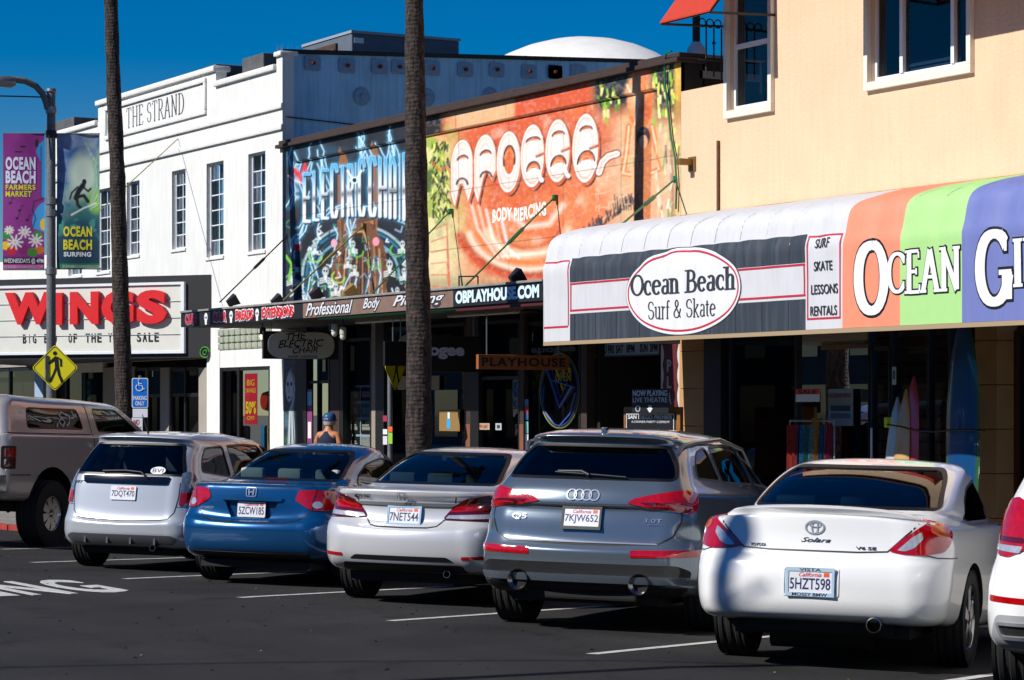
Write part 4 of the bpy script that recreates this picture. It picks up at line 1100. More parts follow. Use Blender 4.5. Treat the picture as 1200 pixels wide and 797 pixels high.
def car_suv_white():
    paint = MATS['pearl_white_paint']
    rings = [(.26, .10, .78, .24, .20, .88, .80, 4.55, .31, .30, .28, .28),
             (.13, .10, .87, .28, .24, .93, .84, 4.70, .34, .33, .31, .31),
             (.03, .10, .92, .30, .26, .955, .86, 4.80, .42, .42, .40, .40),
             (.00, .10, .93, .32, .28, .965, .88, 4.85, .55, .55, .53, .53),
             (.00, .10, .93, .34, .30, .969, .89, 4.87, .68, .68, .66, .66),
             (.04, .10, .925, .34, .30, .969, .88, 4.85, .76, .76, .76, .74),
             (.08, .10, .90, .34, .30, .962, .87, 4.80, .85, .87, .88, .84),
             (.11, .10, .875, .32, .28, .95, .83, 4.60, 1.0, 1.02, 1.02, .96),
             (.14, .10, .855, .32, .26, .925, .79, 4.35, 1.13, 1.13, 1.11, 1.04),
             (.18, .09, .82, .32, .25, .88, .76, 4.05, 1.22, 1.22, 1.19, 1.11),
             (.34, .07, .74, .30, .23, .79, .70, 3.50, 1.42, 1.42, 1.38, 1.33),
             (.46, .06, .69, .28, .21, .73, .65, 3.10, 1.60, 1.59, 1.56, 1.54),
             (.42, .06, .66, .26, .2, .70, .62, 2.95, 1.65, 1.63, 1.61, 1.61),
             (.50, .05, .62, .24, .2, .66, .59, 2.85, 1.685, 1.67, 1.65, 1.66),
             (.85, .04, .52, .2, .16, .56, .52, 2.7, 1.73, 1.72, 1.71, 1.70),
             (1.3, .02, .28, .15, .12, .30, .27, 2.5, 1.75, 1.75, 1.745, 1.72)]
    c = Vehicle('parked_suv', 'white sport utility vehicle cut off at the right edge beside the white coupe', 'car', paint, rings, None)
    c.yc, c.rw, c.xc = .56, .38, .52
    rw_ = rounded([(-.70, 1.22), (.70, 1.22), (.66, 1.40), (.60, 1.57), (-.60, 1.57), (-.66, 1.40)], .05)
    s1 = rounded([(.62, 1.24), (.72, 1.45), (.9, 1.57), (1.3, 1.59), (1.35, 1.21)], .05)
    s2 = rounded([(1.42, 1.20), (1.40, 1.60), (1.9, 1.62), (2.3, 1.61), (2.3, 1.18)], .04)
    s3 = rounded([(2.38, 1.18), (2.38, 1.60), (2.8, 1.56), (3.6, 1.14)], .04)
    windows(c, rw_, [s1, s2, s3], None, rear_depth=2.8, tintr=(.035, .05, .055), tints=(.02, .025, .025))
    c.cut_arch(1.0, .43, .375, .60); c.cut_arch(3.93, .43, .375, .60)
    c.finish_body()
    for sg in (1, -1):
        P = [(.50, 1.11), (.66, 1.18), (.84, 1.22), (1.0, 1.21), (1.02, 1.11), (.98, .96), (.92, .88), (.80, .87), (.72, .90), (.52, 1.01)]
        tl = c.patch('tail_light', REDLENS, rounded([(x * sg, z) for x, z in P], .02), c.rear, off=.010, thick=.02)
        c.patch('reversing_lens', CLEARLENS, rounded([(sg * .72, .895), (sg * .95, .91), (sg * .96, .945), (sg * .70, .935)], .01), c.rear, off=.013, thick=.004, parent=tl)
        c.patch('lens_divider', DKRED, rounded([(sg * .70, .955), (sg * .97, .965), (sg * .975, .995), (sg * .70, .985)], .01), c.rear, off=.013, thick=.004, parent=tl)
        c.patch('bumper_reflector', REDLENS, rounded([(sg * .64, .605), (sg * .88, .615), (sg * .88, .65), (sg * .64, .64)], .01), c.rear, off=.005, thick=.008)
        sh = rounded([(sg * .48, .405), (sg * .78, .405), (sg * .80, .50), (sg * .46, .50)], .03)
        c.patch('exhaust_tip', CHROME, sh, c.rear, off=.02, thick=.03, holes=[grow(sh, -.018)])
        c.patch('exhaust_bore', DARKIN, grow(sh, -.015), c.rear, off=.006, thick=.01)
    sh = rounded([(-.86, .30), (.86, .30), (.88, .40), (.80, .54), (.40, .54), (.36, .42), (-.36, .42), (-.40, .54), (-.80, .54), (-.88, .40)], .03)
    c.patch('lower_bumper', mat('pale_grey_plastic', '9a9b9c', rough=.4), sh, c.rear, off=.004, thick=.02)
    mb = MB(); c.ribbon('', None, both([(.62, .86), (.60, .78), (.5, .74), (0, .73)]), c.rear, w=.013, mb=mb); mb.build('panel_gap', BLACKPL, c.root, smooth=60, recalc=False)
    plate(c, .90, '6LPT231', None, off=.010) if 0 else None
    mb = MB(); mb.box(.25, -.6, .24, 4.5, .6, .32); mb.build('underbody', DARKIN, c.root)
    for x in (1.0, 3.93):
        for sg in (1, -1): c.wheel(x, sg * .825, .375, .26, .25, sg, (.03, .05), MATS['silver_alloy'])
    c.place(1196, 815, PHI, 1.0, 1.65)
    return c

def pickup():
    paint = mat('driftwood_metallic_paint', 'b3aeaa', rough=.3, metal=.35, coat=.9)
    rings = [(.26, .03, .88, .12, .12, .93, .88, 5.30, .62, .60, .58, .60),
             (.20, .03, .94, .12, .12, .97, .93, 5.45, .66, .64, .62, .64),
             (.18, .03, .96, .12, .12, .99, .95, 5.55, .76, .76, .76, .76),
             (.18, .03, .965, .12, .12, 1.00, .96, 5.60, .88, .88, .88, .88),
             (.18, .03, .965, .12, .12, .985, .96, 5.60, .93, .93, .93, .93),
             (.18, .03, .965, .12, .12, .99, .95, 5.55, 1.10, 1.10, 1.10, 1.10),
             (.18, .03, .965, .12, .12, .99, .93, 5.45, 1.28, 1.28, 1.28, 1.20),
             (.18, .03, .96, .12, .12, .985, .88, 5.20, 1.38, 1.38, 1.37, 1.25),
             (.185, .03, .945, .12, .12, .97, .84, 4.9, 1.435, 1.435, 1.43, 1.28),
             (.20, .03, .93, .12, .12, .95, .82, 4.6, 1.45, 1.45, 1.445, 1.30),
             (.21, .03, .925, .12, .12, .945, .80, 4.45, 1.465, 1.465, 1.46, 1.33),
             (.24, .03, .90, .12, .12, .91, .78, 4.30, 1.58, 1.58, 1.56, 1.50),
             (.28, .03, .86, .13, .13, .86, .74, 3.95, 1.74, 1.74, 1.72, 1.70),
             (.32, .03, .83, .15, .15, .82, .71, 3.75, 1.85, 1.85, 1.82, 1.80),
             (.38, .03, .78, .16, .16, .77, .66, 3.60, 1.905, 1.90, 1.875, 1.86),
             (.50, .03, .66, .16, .16, .66, .58, 3.45, 1.935, 1.93, 1.91, 1.89),
             (.9, .02, .35, .15, .12, .36, .30, 3.2, 1.95, 1.95, 1.93, 1.91)]
    c = Vehicle('parked_pickup', 'tan lifted pickup with a camper shell and oversized tyres, at the left edge', 'pickup', paint, rings, None)
    c.yc, c.rw, c.xc = .80, .2, .45
    rw_ = rounded([(-.74, 1.50), (.74, 1.50), (.66, 1.84), (-.66, 1.84)], .06)
    s1 = rounded([(.72, 1.52), (.78, 1.78), (2.0, 1.78), (2.06, 1.52)], .06)
    s2 = rounded([(2.42, 1.50), (2.42, 1.80), (3.15, 1.80), (3.75, 1.48)], .05)
    windows(c, rw_, [s1, s2], rounded([(-.72, 1.46), (.72, 1.46), (.62, 1.78), (-.62, 1.78)], .05), rear_depth=2.9, rfront=6, tintr=(.3, .33, .34), tints=(.05, .045, .04), seal=.04)
    c.cut_arch(1.25, .53, .50, .60); c.cut_arch(4.75, .53, .50, .60)
    c.finish_body()
    for sg in (1, -1):
        P = [(.86, 1.29), (1.05, 1.29), (1.05, 1.0), (.86, 1.0)]
        tl = c.patch('tail_light', mat('lamp_housing', '1b0d0d', rough=.4), rounded([(x * sg, z) for x, z in P], .03), c.rear, off=.010, thick=.02)
        c.patch('brake_lens', REDLENS, rounded([(sg * .89, 1.26), (sg * 1.03, 1.26), (sg * 1.03, 1.15), (sg * .89, 1.15)], .02), c.rear, off=.014, thick=.01, parent=tl)
        c.patch('turn_lens', DKRED, rounded([(sg * .89, 1.13), (sg * 1.03, 1.13), (sg * 1.03, 1.03), (sg * .89, 1.03)], .02), c.rear, off=.014, thick=.01, parent=tl)
    mb = MB(); mb.box(-.0, -.98, .70, .20, .98, .93, bev=.03); mb.build('rear_bumper', CHROME, c.root, smooth=40)
    mb = MB()
    for sg in (1, -1):
        f = c.side(sg)
        c.ribbon('', None, [(.25, 1.455), (2.2, 1.455)], f, w=.014, off=.002, mb=mb); c.ribbon('', None, [(2.24, 1.9), (2.24, 1.45), (2.24, .62)], f, w=.02, off=.002, mb=mb)
        c.ribbon('', None, [(.30, .925), (.75, .925)], f, w=.014, off=.002, mb=mb); c.ribbon('', None, [(1.8, .925), (2.2, .925)], f, w=.014, off=.002, mb=mb)
    c.ribbon('', None, [(.84, .97), (.84, 1.42), (-.84, 1.42), (-.84, .97)], c.rear, w=.012, mb=mb)
    mb.build('panel_gap', BLACKPL, c.root, smooth=60, recalc=False)
    # white scroll decal on the shell's side glass
    W_ = mat('decal_white', 'c9c9c9', rough=.6); f = c.side(-1); mb = MB()
    for P in ([(1.55, 1.56), (1.50, 1.62), (1.58, 1.66), (1.64, 1.61), (1.56, 1.55)], [(1.60, 1.66), (1.52, 1.70), (1.60, 1.74), (1.72, 1.70)], [(1.66, 1.56), (1.74, 1.60), (1.78, 1.68), (1.70, 1.72)], [(1.42, 1.54), (1.46, 1.60)], [(1.88, 1.70), (1.86, 1.76)]):
        c.ribbon('', None, P, f, w=.022, off=.004, mb=mb, step=.02)
    mb.build('decal', W_, c.root, recalc=False)
    mb = MB(); mb.box(.5, -.5, .48, 5.2, -.35, .6); mb.box(.5, .35, .48, 5.2, .5, .6); mb.tube([(1.25, -.9, .5), (1.25, .9, .5)], .07); mb.lathe([(.0, -.14), (.16, -.1), (.16, .1), (0, .14)], (1.25, 0, .5), (0, 1, 0), 14)
    mb.tube([(.1, -.6, .5), (.9, -.6, .52)], .04); mb.tube([(.6, -.55, .75), (.9, -.56, .45)], .03); mb.build('underbody', DARKIN, c.root)
    for x in (1.25, 4.75):
        for sg in (1, -1): c.wheel(x, sg * .86, .43, .30, .215, sg, (.035, .06), MATS['polished_alloy'], nsp=8)
    body_text(c, 'SPORT', .80, .55, 1.30, 1.34, mt=BLACKPL) if 0 else None
    c.place(57, 641, R(22), 1.25, 1.9, sg=-1)
    return c
CARS['silver'] = car_sedan_silver(); CARS['blue'] = car_sedan_blue(); CARS['hatch'] = car_hatch()
CARS['crossover'] = car_crossover(); CARS['suv'] = car_suv_white(); CARS['pickup'] = pickup()
# ------------------------------------------------------------------ ground, road, pavement
KERB = 14.95
WALK = -.03                                     # pavement level beside the kerb
def asphalt():
    m = bpy.data.materials.new('asphalt'); m.use_nodes = True; nt = m.node_tree; N, L = nt.nodes, nt.links; b = N['Principled BSDF']
    tc = N.new('ShaderNodeTexCoord')
    def nz(sc_, det, mp=None):
        n = N.new('ShaderNodeTexNoise'); n.inputs['Scale'].default_value = sc_; n.inputs['Detail'].default_value = det
        if mp:
            q = N.new('ShaderNodeMapping'); q.inputs['Scale'].default_value = mp; L.new(tc.outputs['Object'], q.inputs[0]); L.new(q.outputs[0], n.inputs['Vector'])
        else: L.new(tc.outputs['Object'], n.inputs['Vector'])
        return n.outputs[0]
    def ramp(s, p0, c0, p1, c1):
        r = N.new('ShaderNodeValToRGB'); L.new(s, r.inputs[0]); e = r.color_ramp.elements
        e[0].position, e[0].color = p0, (*c0, 1); e[1].position, e[1].color = p1, (*c1, 1); return r.outputs[0]
    def mul(a, b_, f=1):
        x = N.new('ShaderNodeMix'); x.data_type = 'RGBA'; x.blend_type = 'MULTIPLY'; x.inputs[0].default_value = f; L.new(a, x.inputs[6]); L.new(b_, x.inputs[7]); return x.outputs[2]
    grain = ramp(nz(95, 3), .35, (.006,) * 3, .68, (.045, .042, .040))
    blotch = ramp(nz(.7, 6), .3, (.55,) * 3, .7, (1.15,) * 3)
    lane = ramp(nz(1.2, 4, (.05, 1.0, 1)), .35, (.78,) * 3, .65, (1.12,) * 3)
    sp = ramp(nz(45, 2), .70, (1,) * 3, .74, (2.3,) * 3)
    vo = N.new('ShaderNodeTexVoronoi'); vo.feature = 'DISTANCE_TO_EDGE'; vo.inputs['Scale'].default_value = .33
    wq = N.new('ShaderNodeMix'); wq.data_type = 'VECTOR'; wq.inputs[0].default_value = .12; L.new(tc.outputs['Object'], wq.inputs[4])
    wn_ = N.new('ShaderNodeTexNoise'); wn_.inputs['Scale'].default_value = 1.3; wn_.inputs['Detail'].default_value = 6; L.new(tc.outputs['Object'], wn_.inputs['Vector'])
    vs_ = N.new('ShaderNodeVectorMath'); vs_.operation = 'SCALE'; vs_.inputs['Scale'].default_value = 12; L.new(wn_.outputs['Color'], vs_.inputs[0]); L.new(vs_.outputs[0], wq.inputs[5]); L.new(wq.outputs[1], vo.inputs['Vector'])
    crack = ramp(vo.outputs['Distance'], .003, (.6,) * 3, .009, (1,) * 3)
    oil = ramp(nz(1.6, 3), .60, (1,) * 3, .70, (.5,) * 3)
    L.new(mul(mul(mul(mul(mul(grain, blotch), lane), sp), crack), oil), b.inputs['Base Color'])
    b.inputs['Roughness'].default_value = .85; b.inputs['Specular IOR Level'].default_value = .3
    bp = N.new('ShaderNodeBump'); bp.inputs['Strength'].default_value = .5; bp.inputs['Distance'].default_value = .01
    L.new(nz(160, 4), bp.inputs['Height']); L.new(bp.outputs[0], b.inputs['Normal'])
    MATS['asphalt'] = m; return m
ASPH = asphalt()
CONC = mat('pavement_concrete', '8d8880', rough=.9, noise=.5, nscale=3, bump=.3, bscale=80, dirt=(.12, .11, .10))
mb = MB(); mb.add([(-900, -700, -.6), (600, -700, -.6), (600, 900, -.6), (-900, 900, -.6)], [(0, 1, 2, 3)]); tag(mb.build('ground', mat('dry_earth', '6c655a', rough=.95, noise=.5, nscale=.3)), kind='structure')
mb = MB()
xs = [-160, -60, -37, -20, 0, 30, 60]
ys = [-11.0, 9.3, KERB]
for a, b in zip(xs, xs[1:]):
    for c, d in zip(ys, ys[1:]): mb.add([(a, c, gz(c)), (b, c, gz(c)), (b, d, gz(d)), (a, d, gz(d))], [(0, 1, 2, 3)])
mb.add([(-160, -11, 0), (60, -11, 0), (60, -11, -.6), (-160, -11, -.6)], [(0, 1, 2, 3)])
tag(mb.build('road', ASPH), kind='structure')
# pavement by the shops: flags with joints, parts of the pavement
pv = thing('pavement', 'pale concrete pavement along the shopfronts', 'pavement', (0, KERB, 0)); del pv['category']; pv['kind'] = 'structure'
mb = MB(); mb.box(-70, KERB + .15, -.5, 0, 18.95, WALK - .012); mb.build('pavement_bed', mat('joint_dark', '4a4640', rough=.95), pv)
x = -70.; 
flag = MB(); flag.box(-.745, -.605, -.03, .745, .605, 0, bev=.008)
fm = None
k = 0
while x < -6:
    for j in range(3):
        cy = KERB + .15 + .62 + j * 1.235
        if fm is None: o = flag.build('flagstone', CONC, pv); fm = o.data; o.matrix_parent_inverse = Matrix.Translation(-Vector(pv.location))
        else:
            o = bpy.data.objects.new('flagstone', fm); _link(o, pv)
        o.location = (x + .75, cy, WALK + (j * .003))
        k += 1
    x += 1.51
mb = MB()
for i in range(28):
    x0 = -70 + i * 2.5
    if x0 > -3: break
kb = thing('kerb', 'concrete kerb', 'kerb', (0, KERB, 0)); del kb['category']; kb['kind'] = 'structure'
for i in range(26):
    x0 = -35.2 + i * 1.53
    mb = MB(); mb.box(x0, KERB, -.35, x0 + 1.52, KERB + .15, WALK, bev=.015); mb.build('kerb_stone', CONC, kb)
# kerb build-out with the crossing sign and lamp post
BX, BY = -35.3, 12.2
poly = [(BX, KERB + .12), (BX - .8, BY + .5), (BX - 1.8, BY), (-58, BY), (-60, BY + .6), (-61, KERB + .12)]
mb = MB(); mb.prism(poly, lambda u, v, d: (u, v, d), -.3, WALK - .02)
o = mb.build('kerb_extension', CONC); tag(o, kind='structure')
mb = MB(); pts = [(u, v, -.03) for u, v in poly]
for a, b in zip(pts[:-1], pts[1:]):
    d = (Vector(b) - Vector(a)).normalized(); n = Vector((-d.y, d.x, 0)) * .0
    nn = Vector((d.y, -d.x, 0)) * .07
    a, b = Vector(a), Vector(b)
    mb.prism([(0, -.25), ((b - a).length, -.25), ((b - a).length, .022), (0, .022)], lambda u, v, dd, a=a, d=d, nn=nn: a + d * u + Vector((0, 0, v)) + nn.normalized() * dd, -.08, .08)
o = mb.build('kerb_edge', mat('red_kerb_paint', 'a8382e', rough=.75, noise=.5, nscale=6)); tag(o, kind='structure')

# painted markings: stall lines and lane lettering, thin sheets on the asphalt
LINE = mat('road_paint_white', 'c9c9c4', rough=.7, noise=.55, nscale=14)
PL_ = R(34); hd = FW * math.cos(PL_) + RT * math.sin(PL_)
nr = Vector((-hd.y, hd.x, 0))
for i, (px, py) in enumerate([(2, 644), (37.5, 659.5), (145.7, 678.7), (280.5, 700.7), (457, 728), (693, 767)]):
    p = ground_pt(px, py); mb = MB(); L_, R_ = [], []
    for k in range(13):
        q = p + hd * (k * .43); zz = gz(q.y) + .004
        a = q + nr * .05; b = q - nr * .05; L_.append((a.x, a.y, zz)); R_.append((b.x, b.y, zz))
    mb.add(L_ + R_, [(j, j + 1, 14 + j, 13 + j) for j in range(12)])
    tag(mb.build('parking_line', LINE), kind='structure')
p = ground_pt(693, 767); p = p + Vector((3.0, 0, 0)); mb = MB()
q = p + hd * 5.3; mb.add([(p + nr * .05).to_tuple()[:2] + (.004,), (p - nr * .05).to_tuple()[:2] + (.004,), (q - nr * .05).to_tuple()[:2] + (gz(q.y) + .006,), (q + nr * .05).to_tuple()[:2] + (gz(q.y) + .006,)], [(0, 1, 2, 3)])
tag(mb.build('parking_line', LINE), kind='structure')
a = ground_pt(150, 692); e0 = ground_pt(60, 680); e1 = ground_pt(60, 697)
mb = MB(); v0, v1 = -e1.x, -e0.x
for k, ch in enumerate('XING'):
    y1 = a.y - (3 - k) * .56
    put_text(mb, ch, lambda u, v, d: (-v, u, d), y1 - .44, y1, v0, v1, .0, .005, bold=.02)
tag(mb.build('lane_lettering', LINE), kind='structure')
rl = random.Random(5); mb = MB()
for i in range(420):
    x, y = rl.uniform(-42, -12), rl.uniform(5.2, 14.9); s_ = rl.uniform(.008, .028); a = rl.uniform(0, 3.1); z = gz(y) + .006
    c, n = math.cos(a) * s_, math.sin(a) * s_; mb.add([(x - c, y - n, z), (x + n * .5, y - c * .5, z + s_ * .4), (x + c, y + n, z), (x - n * .5, y + c * .5, z + .001)], [(0, 1, 2, 3)])
tag(mb.build('leaf_litter', mat('dry_litter', '8a7a5c', rough=.9, noise=.5, nscale=3), recalc=False), kind='stuff')
# far side: pavement under the camera and the houses across the street (seen only in the paintwork and panes)
mb = MB(); mb.box(-120, -16, -.5, 60, -11, .14); tag(mb.build('far_pavement', CONC), kind='structure')
# ------------------------------------------------------------------ buildings
WHITE = mat('white_stucco', 'dcdcd8', rough=.85, noise=.10, nscale=2.2, bump=.25, bscale=30, streak=.28, dirt=(.35, .33, .30))
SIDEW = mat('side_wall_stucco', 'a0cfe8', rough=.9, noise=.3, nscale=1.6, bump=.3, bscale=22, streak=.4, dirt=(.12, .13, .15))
BEIGE = mat('peach_stucco', 'dfbe9c', rough=.88, noise=.10, nscale=1.5, bump=.35, bscale=24, streak=.18, dirt=(.42, .29, .18))
BEIGE2 = mat('tan_pilaster', 'b98d5c', rough=.85, noise=.25, nscale=3, bump=.2, bscale=30)
TRIMW = mat('trim_cream', 'e4dccb', rough=.6, noise=.12, nscale=8)
VINYL = mat('white_vinyl', 'dfe2e6', rough=.4)
ROOFB = mat('roof_brown_cap', '3b2a26', rough=.8, noise=.4, nscale=5, bump=.3)
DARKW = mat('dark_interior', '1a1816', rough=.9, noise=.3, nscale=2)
BLKP = mat('black_paint', '0e0e10', rough=.55, noise=.2, nscale=6)
STEEL = mat('galvanised', '84898c', rough=.45, metal=.6, noise=.35, nscale=8)
GLZ = glass('shop_glass', (.72, .76, .76), .7); GLW = glass('window_glass', (.30, .42, .48)); GLB = glass('upper_glass', (.28, .32, .36))
CURT = mat('curtain_cloth', '9aa0a2', rough=.9, noise=.3, nscale=6)
class _S: root = None
def conform(name, mt, poly, fn, off=.003, thick=.01, step=.1, holes=(), parent=None, smooth=40, label=None):
    s_ = _S(); s_.root = parent
    return Vehicle.patch(s_, name, mt, poly, fn, off, thick, step, holes, parent, label, smooth)
def flat(name, mt, pl, poly, d0, d1, parent=None, holes=(), label=None, step=3.):
    """flat shape on a plane standing from depth d0 to d1"""
    return conform(name, mt, poly, lambda u, v, o=0: pl.at(u, v, o), off=d1, thick=d1 - d0, step=step, holes=holes, parent=parent, smooth=0, label=label)
def prect(pl, x0, yt, x1, yb, y2=None):
    """rectangle on the plane from left px x0, right px x1, its top and bottom px read at the left edge"""
    u0, v0 = pl.uv(x0, yb); _, v1 = pl.uv(x0, yt); u1 = pl.uv(x1, yt)[0]; return [(u0, v0), (u1, v0), (u1, v1), (u0, v1)]
def ptext(name, s, mt, pl, x0, yt, x1, yb, parent=None, d=.006, **k):
    r = prect(pl, x0, yt, x1, yb); mb = MB(); put_text(mb, s, lambda u, v, dd: pl.at(u, v, dd), r[0][0], r[1][0], r[0][1], r[2][1], d - .004, d, **k)
    return mb.build(name, mt, parent)
def pslab(name, mt, pl, x0, yt, x1, yb, d0, d1, parent=None, bev=0, label=None):
    r = prect(pl, x0, yt, x1, yb); mb = MB(); mb.prism(r, pl.at, d0, d1); return mb.build(name, mt, parent, label=label)
def X_(px, D=DF): return wall(D).hit(px, 300).x
def Z_(px, py, D=DF): return wall(D).hit(px, py).z

# ===== the white theatre building
xs, xl = X_(331), X_(62)
th = thing('theatre_building', 'white two-storey stucco theatre building with THE STRAND on its stepped parapet', 'building', (xs, DF, 0))
zc = 7.98; zr = Z_(327, 77)
xc0, xc1 = X_(115), X_(253)
xp = X_(324)
ZP = Z_(331, 61.5); ZCEN = Z_(253, 79.5)
ztop = Z_(90, 150)
out = [(xl, 3.2), (xs, 3.2), (xs, ZP), (xp, ZP), (xp, zr), (xc1, zr), (xc1, ZCEN), (xc0, ZCEN), (xc0, ztop), (xl, ztop)]
wins = []
for (a, b, z0, z1) in ((291, 311, 4.62, 6.42), (242, 262, 4.62, 6.41), (201.5, 217.5, 4.87, 6.41), (148.5, 163.5, 4.87, 6.38), (113.5, 129, 4.62, 6.36), (80, 96, 4.62, 6.36)):
    wins.append((X_(a), X_(b), z0, z1))
holes = [[(a, z0), (b, z0), (b, z1), (a, z1)] for a, b, z0, z1 in wins]
flat('wall', WHITE, WF, out, -.22, 0, th, holes=holes, step=2.)
for (a, b, z0, z1) in wins:
    PW = wall(DF + .11)
    e = .035; u0, u1, v0, v1 = a, b, z0, z1
    fr = MB()
    for (q0, w0, q1, w1) in ((u0, v0, u1, v0 + e), (u0, v1 - e, u1, v1), (u0, v0 + e, u0 + e, v1 - e), (u1 - e, v0 + e, u1, v1 - e)): slab(PW, q0, w0, q1, w1, -.03, .03, fr)
    w = fr.build('window', VINYL, th)
    ni, nj = 2, 6; pw, ph = (u1 - u0 - 2 * e) / ni, (v1 - v0 - 2 * e) / nj
    m1 = MB(); slab(PW, u0 + e + pw - .012, v0 + e, u0 + e + pw + .012, v1 - e, -.015, .018, m1)
    for j in range(1, nj): 
        for i in range(ni): slab(PW, u0 + e + i * pw + (.012 if i else 0), v0 + e + j * ph - .010, u0 + e + (i + 1) * pw - (0 if i else .012), v0 + e + j * ph + .010, -.012, .014, m1)
    m1.build('muntin', VINYL, w)
    for j in range(nj):
        for i in range(ni):
            pm = MB(); t = random.uniform(-.004, .004)
            q = [PW.at(u0 + e + i * pw, v0 + e + j * ph, t), PW.at(u0 + e + (i + 1) * pw, v0 + e + j * ph, -t), PW.at(u0 + e + (i + 1) * pw, v0 + e + (j + 1) * ph, -t), PW.at(u0 + e + i * pw, v0 + e + (j + 1) * ph, t)]
            pm.add(q, [(0, 1, 2, 3)]); pm.build('pane', GLW, w)
    bk = MB(); n = 24
    vs = [(u0 + (u1 - u0) * (.02 + .5 * i / n), DF + .24 + .03 * math.sin(i * 1.9), z) for z in (v0, v1) for i in range(n + 1)]
    bk.add(vs, [(i, i + 1, n + 2 + i, n + 1 + i) for i in range(n)]); bk.build('curtain', CURT, w)
    bb = MB(); bb.box(u0 - .3, DF + .5, v0 - .3, u1 + .3, DF + .55, v1 + .2); bb.build('blackout', DARKW, w)
    sl = MB(); sl.box(u0 - .03, DF - .03, v0 - .06, u1 + .03, DF - .001, v0 - .002, bev=.008); sl.build('sill', WHITE, w)
# parapet copings and mouldings, each a run of its own
for (a, b, z, h, d) in ((xp - .02, xs + .04, ZP, .09, .06), (xc1, xp, zr, .11, .07), (xc0 - .03, xc1 + .03, ZCEN, .11, .07), (xl, xc0 - .03, ztop, .11, .07)):
    mb = MB(); mb.box(a, DF - d, z - h * .6, b, DF + .3, z + h * .4, bev=.03); mb.build('coping', WHITE, th, smooth=40)
for z in (7.16, 6.78):
    mb = MB(); mb.box(xl, DF - .055, z - .05, xs + .05, DF - .002, z + .05, bev=.02); mb.build('moulding', WHITE, th, smooth=40)
# sign panel
pa, pb = X_(124), X_(242.5); mb = MB()
za, zb = Z_(242, 134), Z_(242, 91)
for (q0, w0, q1, w1) in ((pa, za, pb, za + .09), (pa, zb - .09, pb, zb), (pa, za + .09, pa + .09, zb - .09), (pb - .09, za + .09, pb, zb - .09)):
    m_ = MB(); m_.box(q0, DF - .05, w0, q1, DF - .002, w1, bev=.02); m_.build('sign_frame', WHITE, th, smooth=40)
mb = MB(); SGREY = mat('faded_sign_ink', '4a4e57', rough=.8, noise=.5, nscale=10)
serif_words('sign_lettering', SGREY, th, 'THE STRAND', WF.at, X_(148), X_(216.5), 7.50, 7.90, nib=(.045, .012), serif=.05, track=.05)
# side wall facing the camera's right, roof edge, anchors
SP = Plane((xs, 0, 0), (0, 1, 0))
def S_(px, py): return SP.uv(px, py)
y_end = 42.
p0 = S_(331, 62); p1 = S_(735, 73)
zs1 = p1[1] + (p1[1] - p0[1]) / (p1[0] - p0[0]) * (y_end - p1[0])
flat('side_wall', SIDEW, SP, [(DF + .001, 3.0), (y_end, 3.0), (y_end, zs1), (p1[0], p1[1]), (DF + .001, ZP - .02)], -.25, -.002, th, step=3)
mb = MB(); mb.prism([(DF, ZP - .02), (y_end, zs1), (y_end, zs1 + .06), (DF, ZP + .06)], SP.at, -.3, .03); mb.build('roof_edge', mat('tar_edge', '2e2c2c', rough=.9, noise=.5, nscale=9), th)
mb = MB(); mb.box(xl, DF + .3, 7.3, xs - .25, 41, 7.4); mb.build('roof', mat('roof_grey', '8c8a86', rough=.95), th)
PLT = mat('anchor_plate_paint', '86a0b4', rough=.8, noise=.4, nscale=20); RUST = mat('rusty_bolt', '6b3420', rough=.9, noise=.5, nscale=60)
for (cx, cy) in [(152, 147), (286, 157), (413, 161), (490, 162), (618, 168), (746, 172), (869, 173), (995, 180), (1095, 182)]:
    u, v = S_(320 + cx / 3.3235, 30 + cy / 3.3235)
    mb = MB(); mb.prism(rounded([(u - .16, v - .13), (u + .16, v - .13), (u + .16, v + .13), (u - .16, v + .13)], .05), SP.at, -.004, .03); o = mb.build('anchor_plate', PLT, th)
    mb = MB(); mb.lathe([(.035, 0), (.035, .06), (.0, .065)], SP.at(u, v, .03), (1, 0, 0), 8); mb.build('bolt', RUST, o)
for (cx, cy) in [(640 + 33 / 3.32, 281 / 3.32), (640 + 122 / 3.32, 279 / 3.32)]:
    u, v = S_(cx, cy); mb = MB(); mb.prism(rounded([(u - .16, v - .13), (u + .16, v - .13), (u + .16, v + .13), (u - .16, v + .13)], .05), SP.at, -.004, .03); o = mb.build('anchor_plate', PLT, th)
for (cx, cy) in [(344, 277), (598, 280), (845, 275)]:
    u, v = S_(320 + cx / 3.3235, 30 + cy / 3.3235)
    mb = MB(); mb.lathe([(.17, 0), (.17, .02), (.15, .03), (.05, .03), (.04, .06), (0, .06)], SP.at(u, v, -.003), (1, 0, 0), 16); mb.build('anchor_disc', PLT, th)
mb = MB(); a, b = S_(335, 137), S_(420, 147); mb.tube([SP.at(a[0], a[1], .03), SP.at(b[0], b[1], .03)], .012, 6); mb.build('wall_cable', BLKP, th)
# chimney stubs behind the parapet
for (x0, x1, y0, y1) in ((254, 267, 79.5, 97), (298, 323, 70, 84), (66, 99, 147, 156)):
    a, b = X_(x0, DF + .6), X_(x1, DF + .6); zt = Z_(x0, y0, DF + .6)
    mb = MB(); mb.box(a, DF + .35, zt - 1.0, b, DF + 1.2, zt, bev=.02); mb.build('roof_stub', mat('stub_grey', '57585a', rough=.9, noise=.5, nscale=6), th)
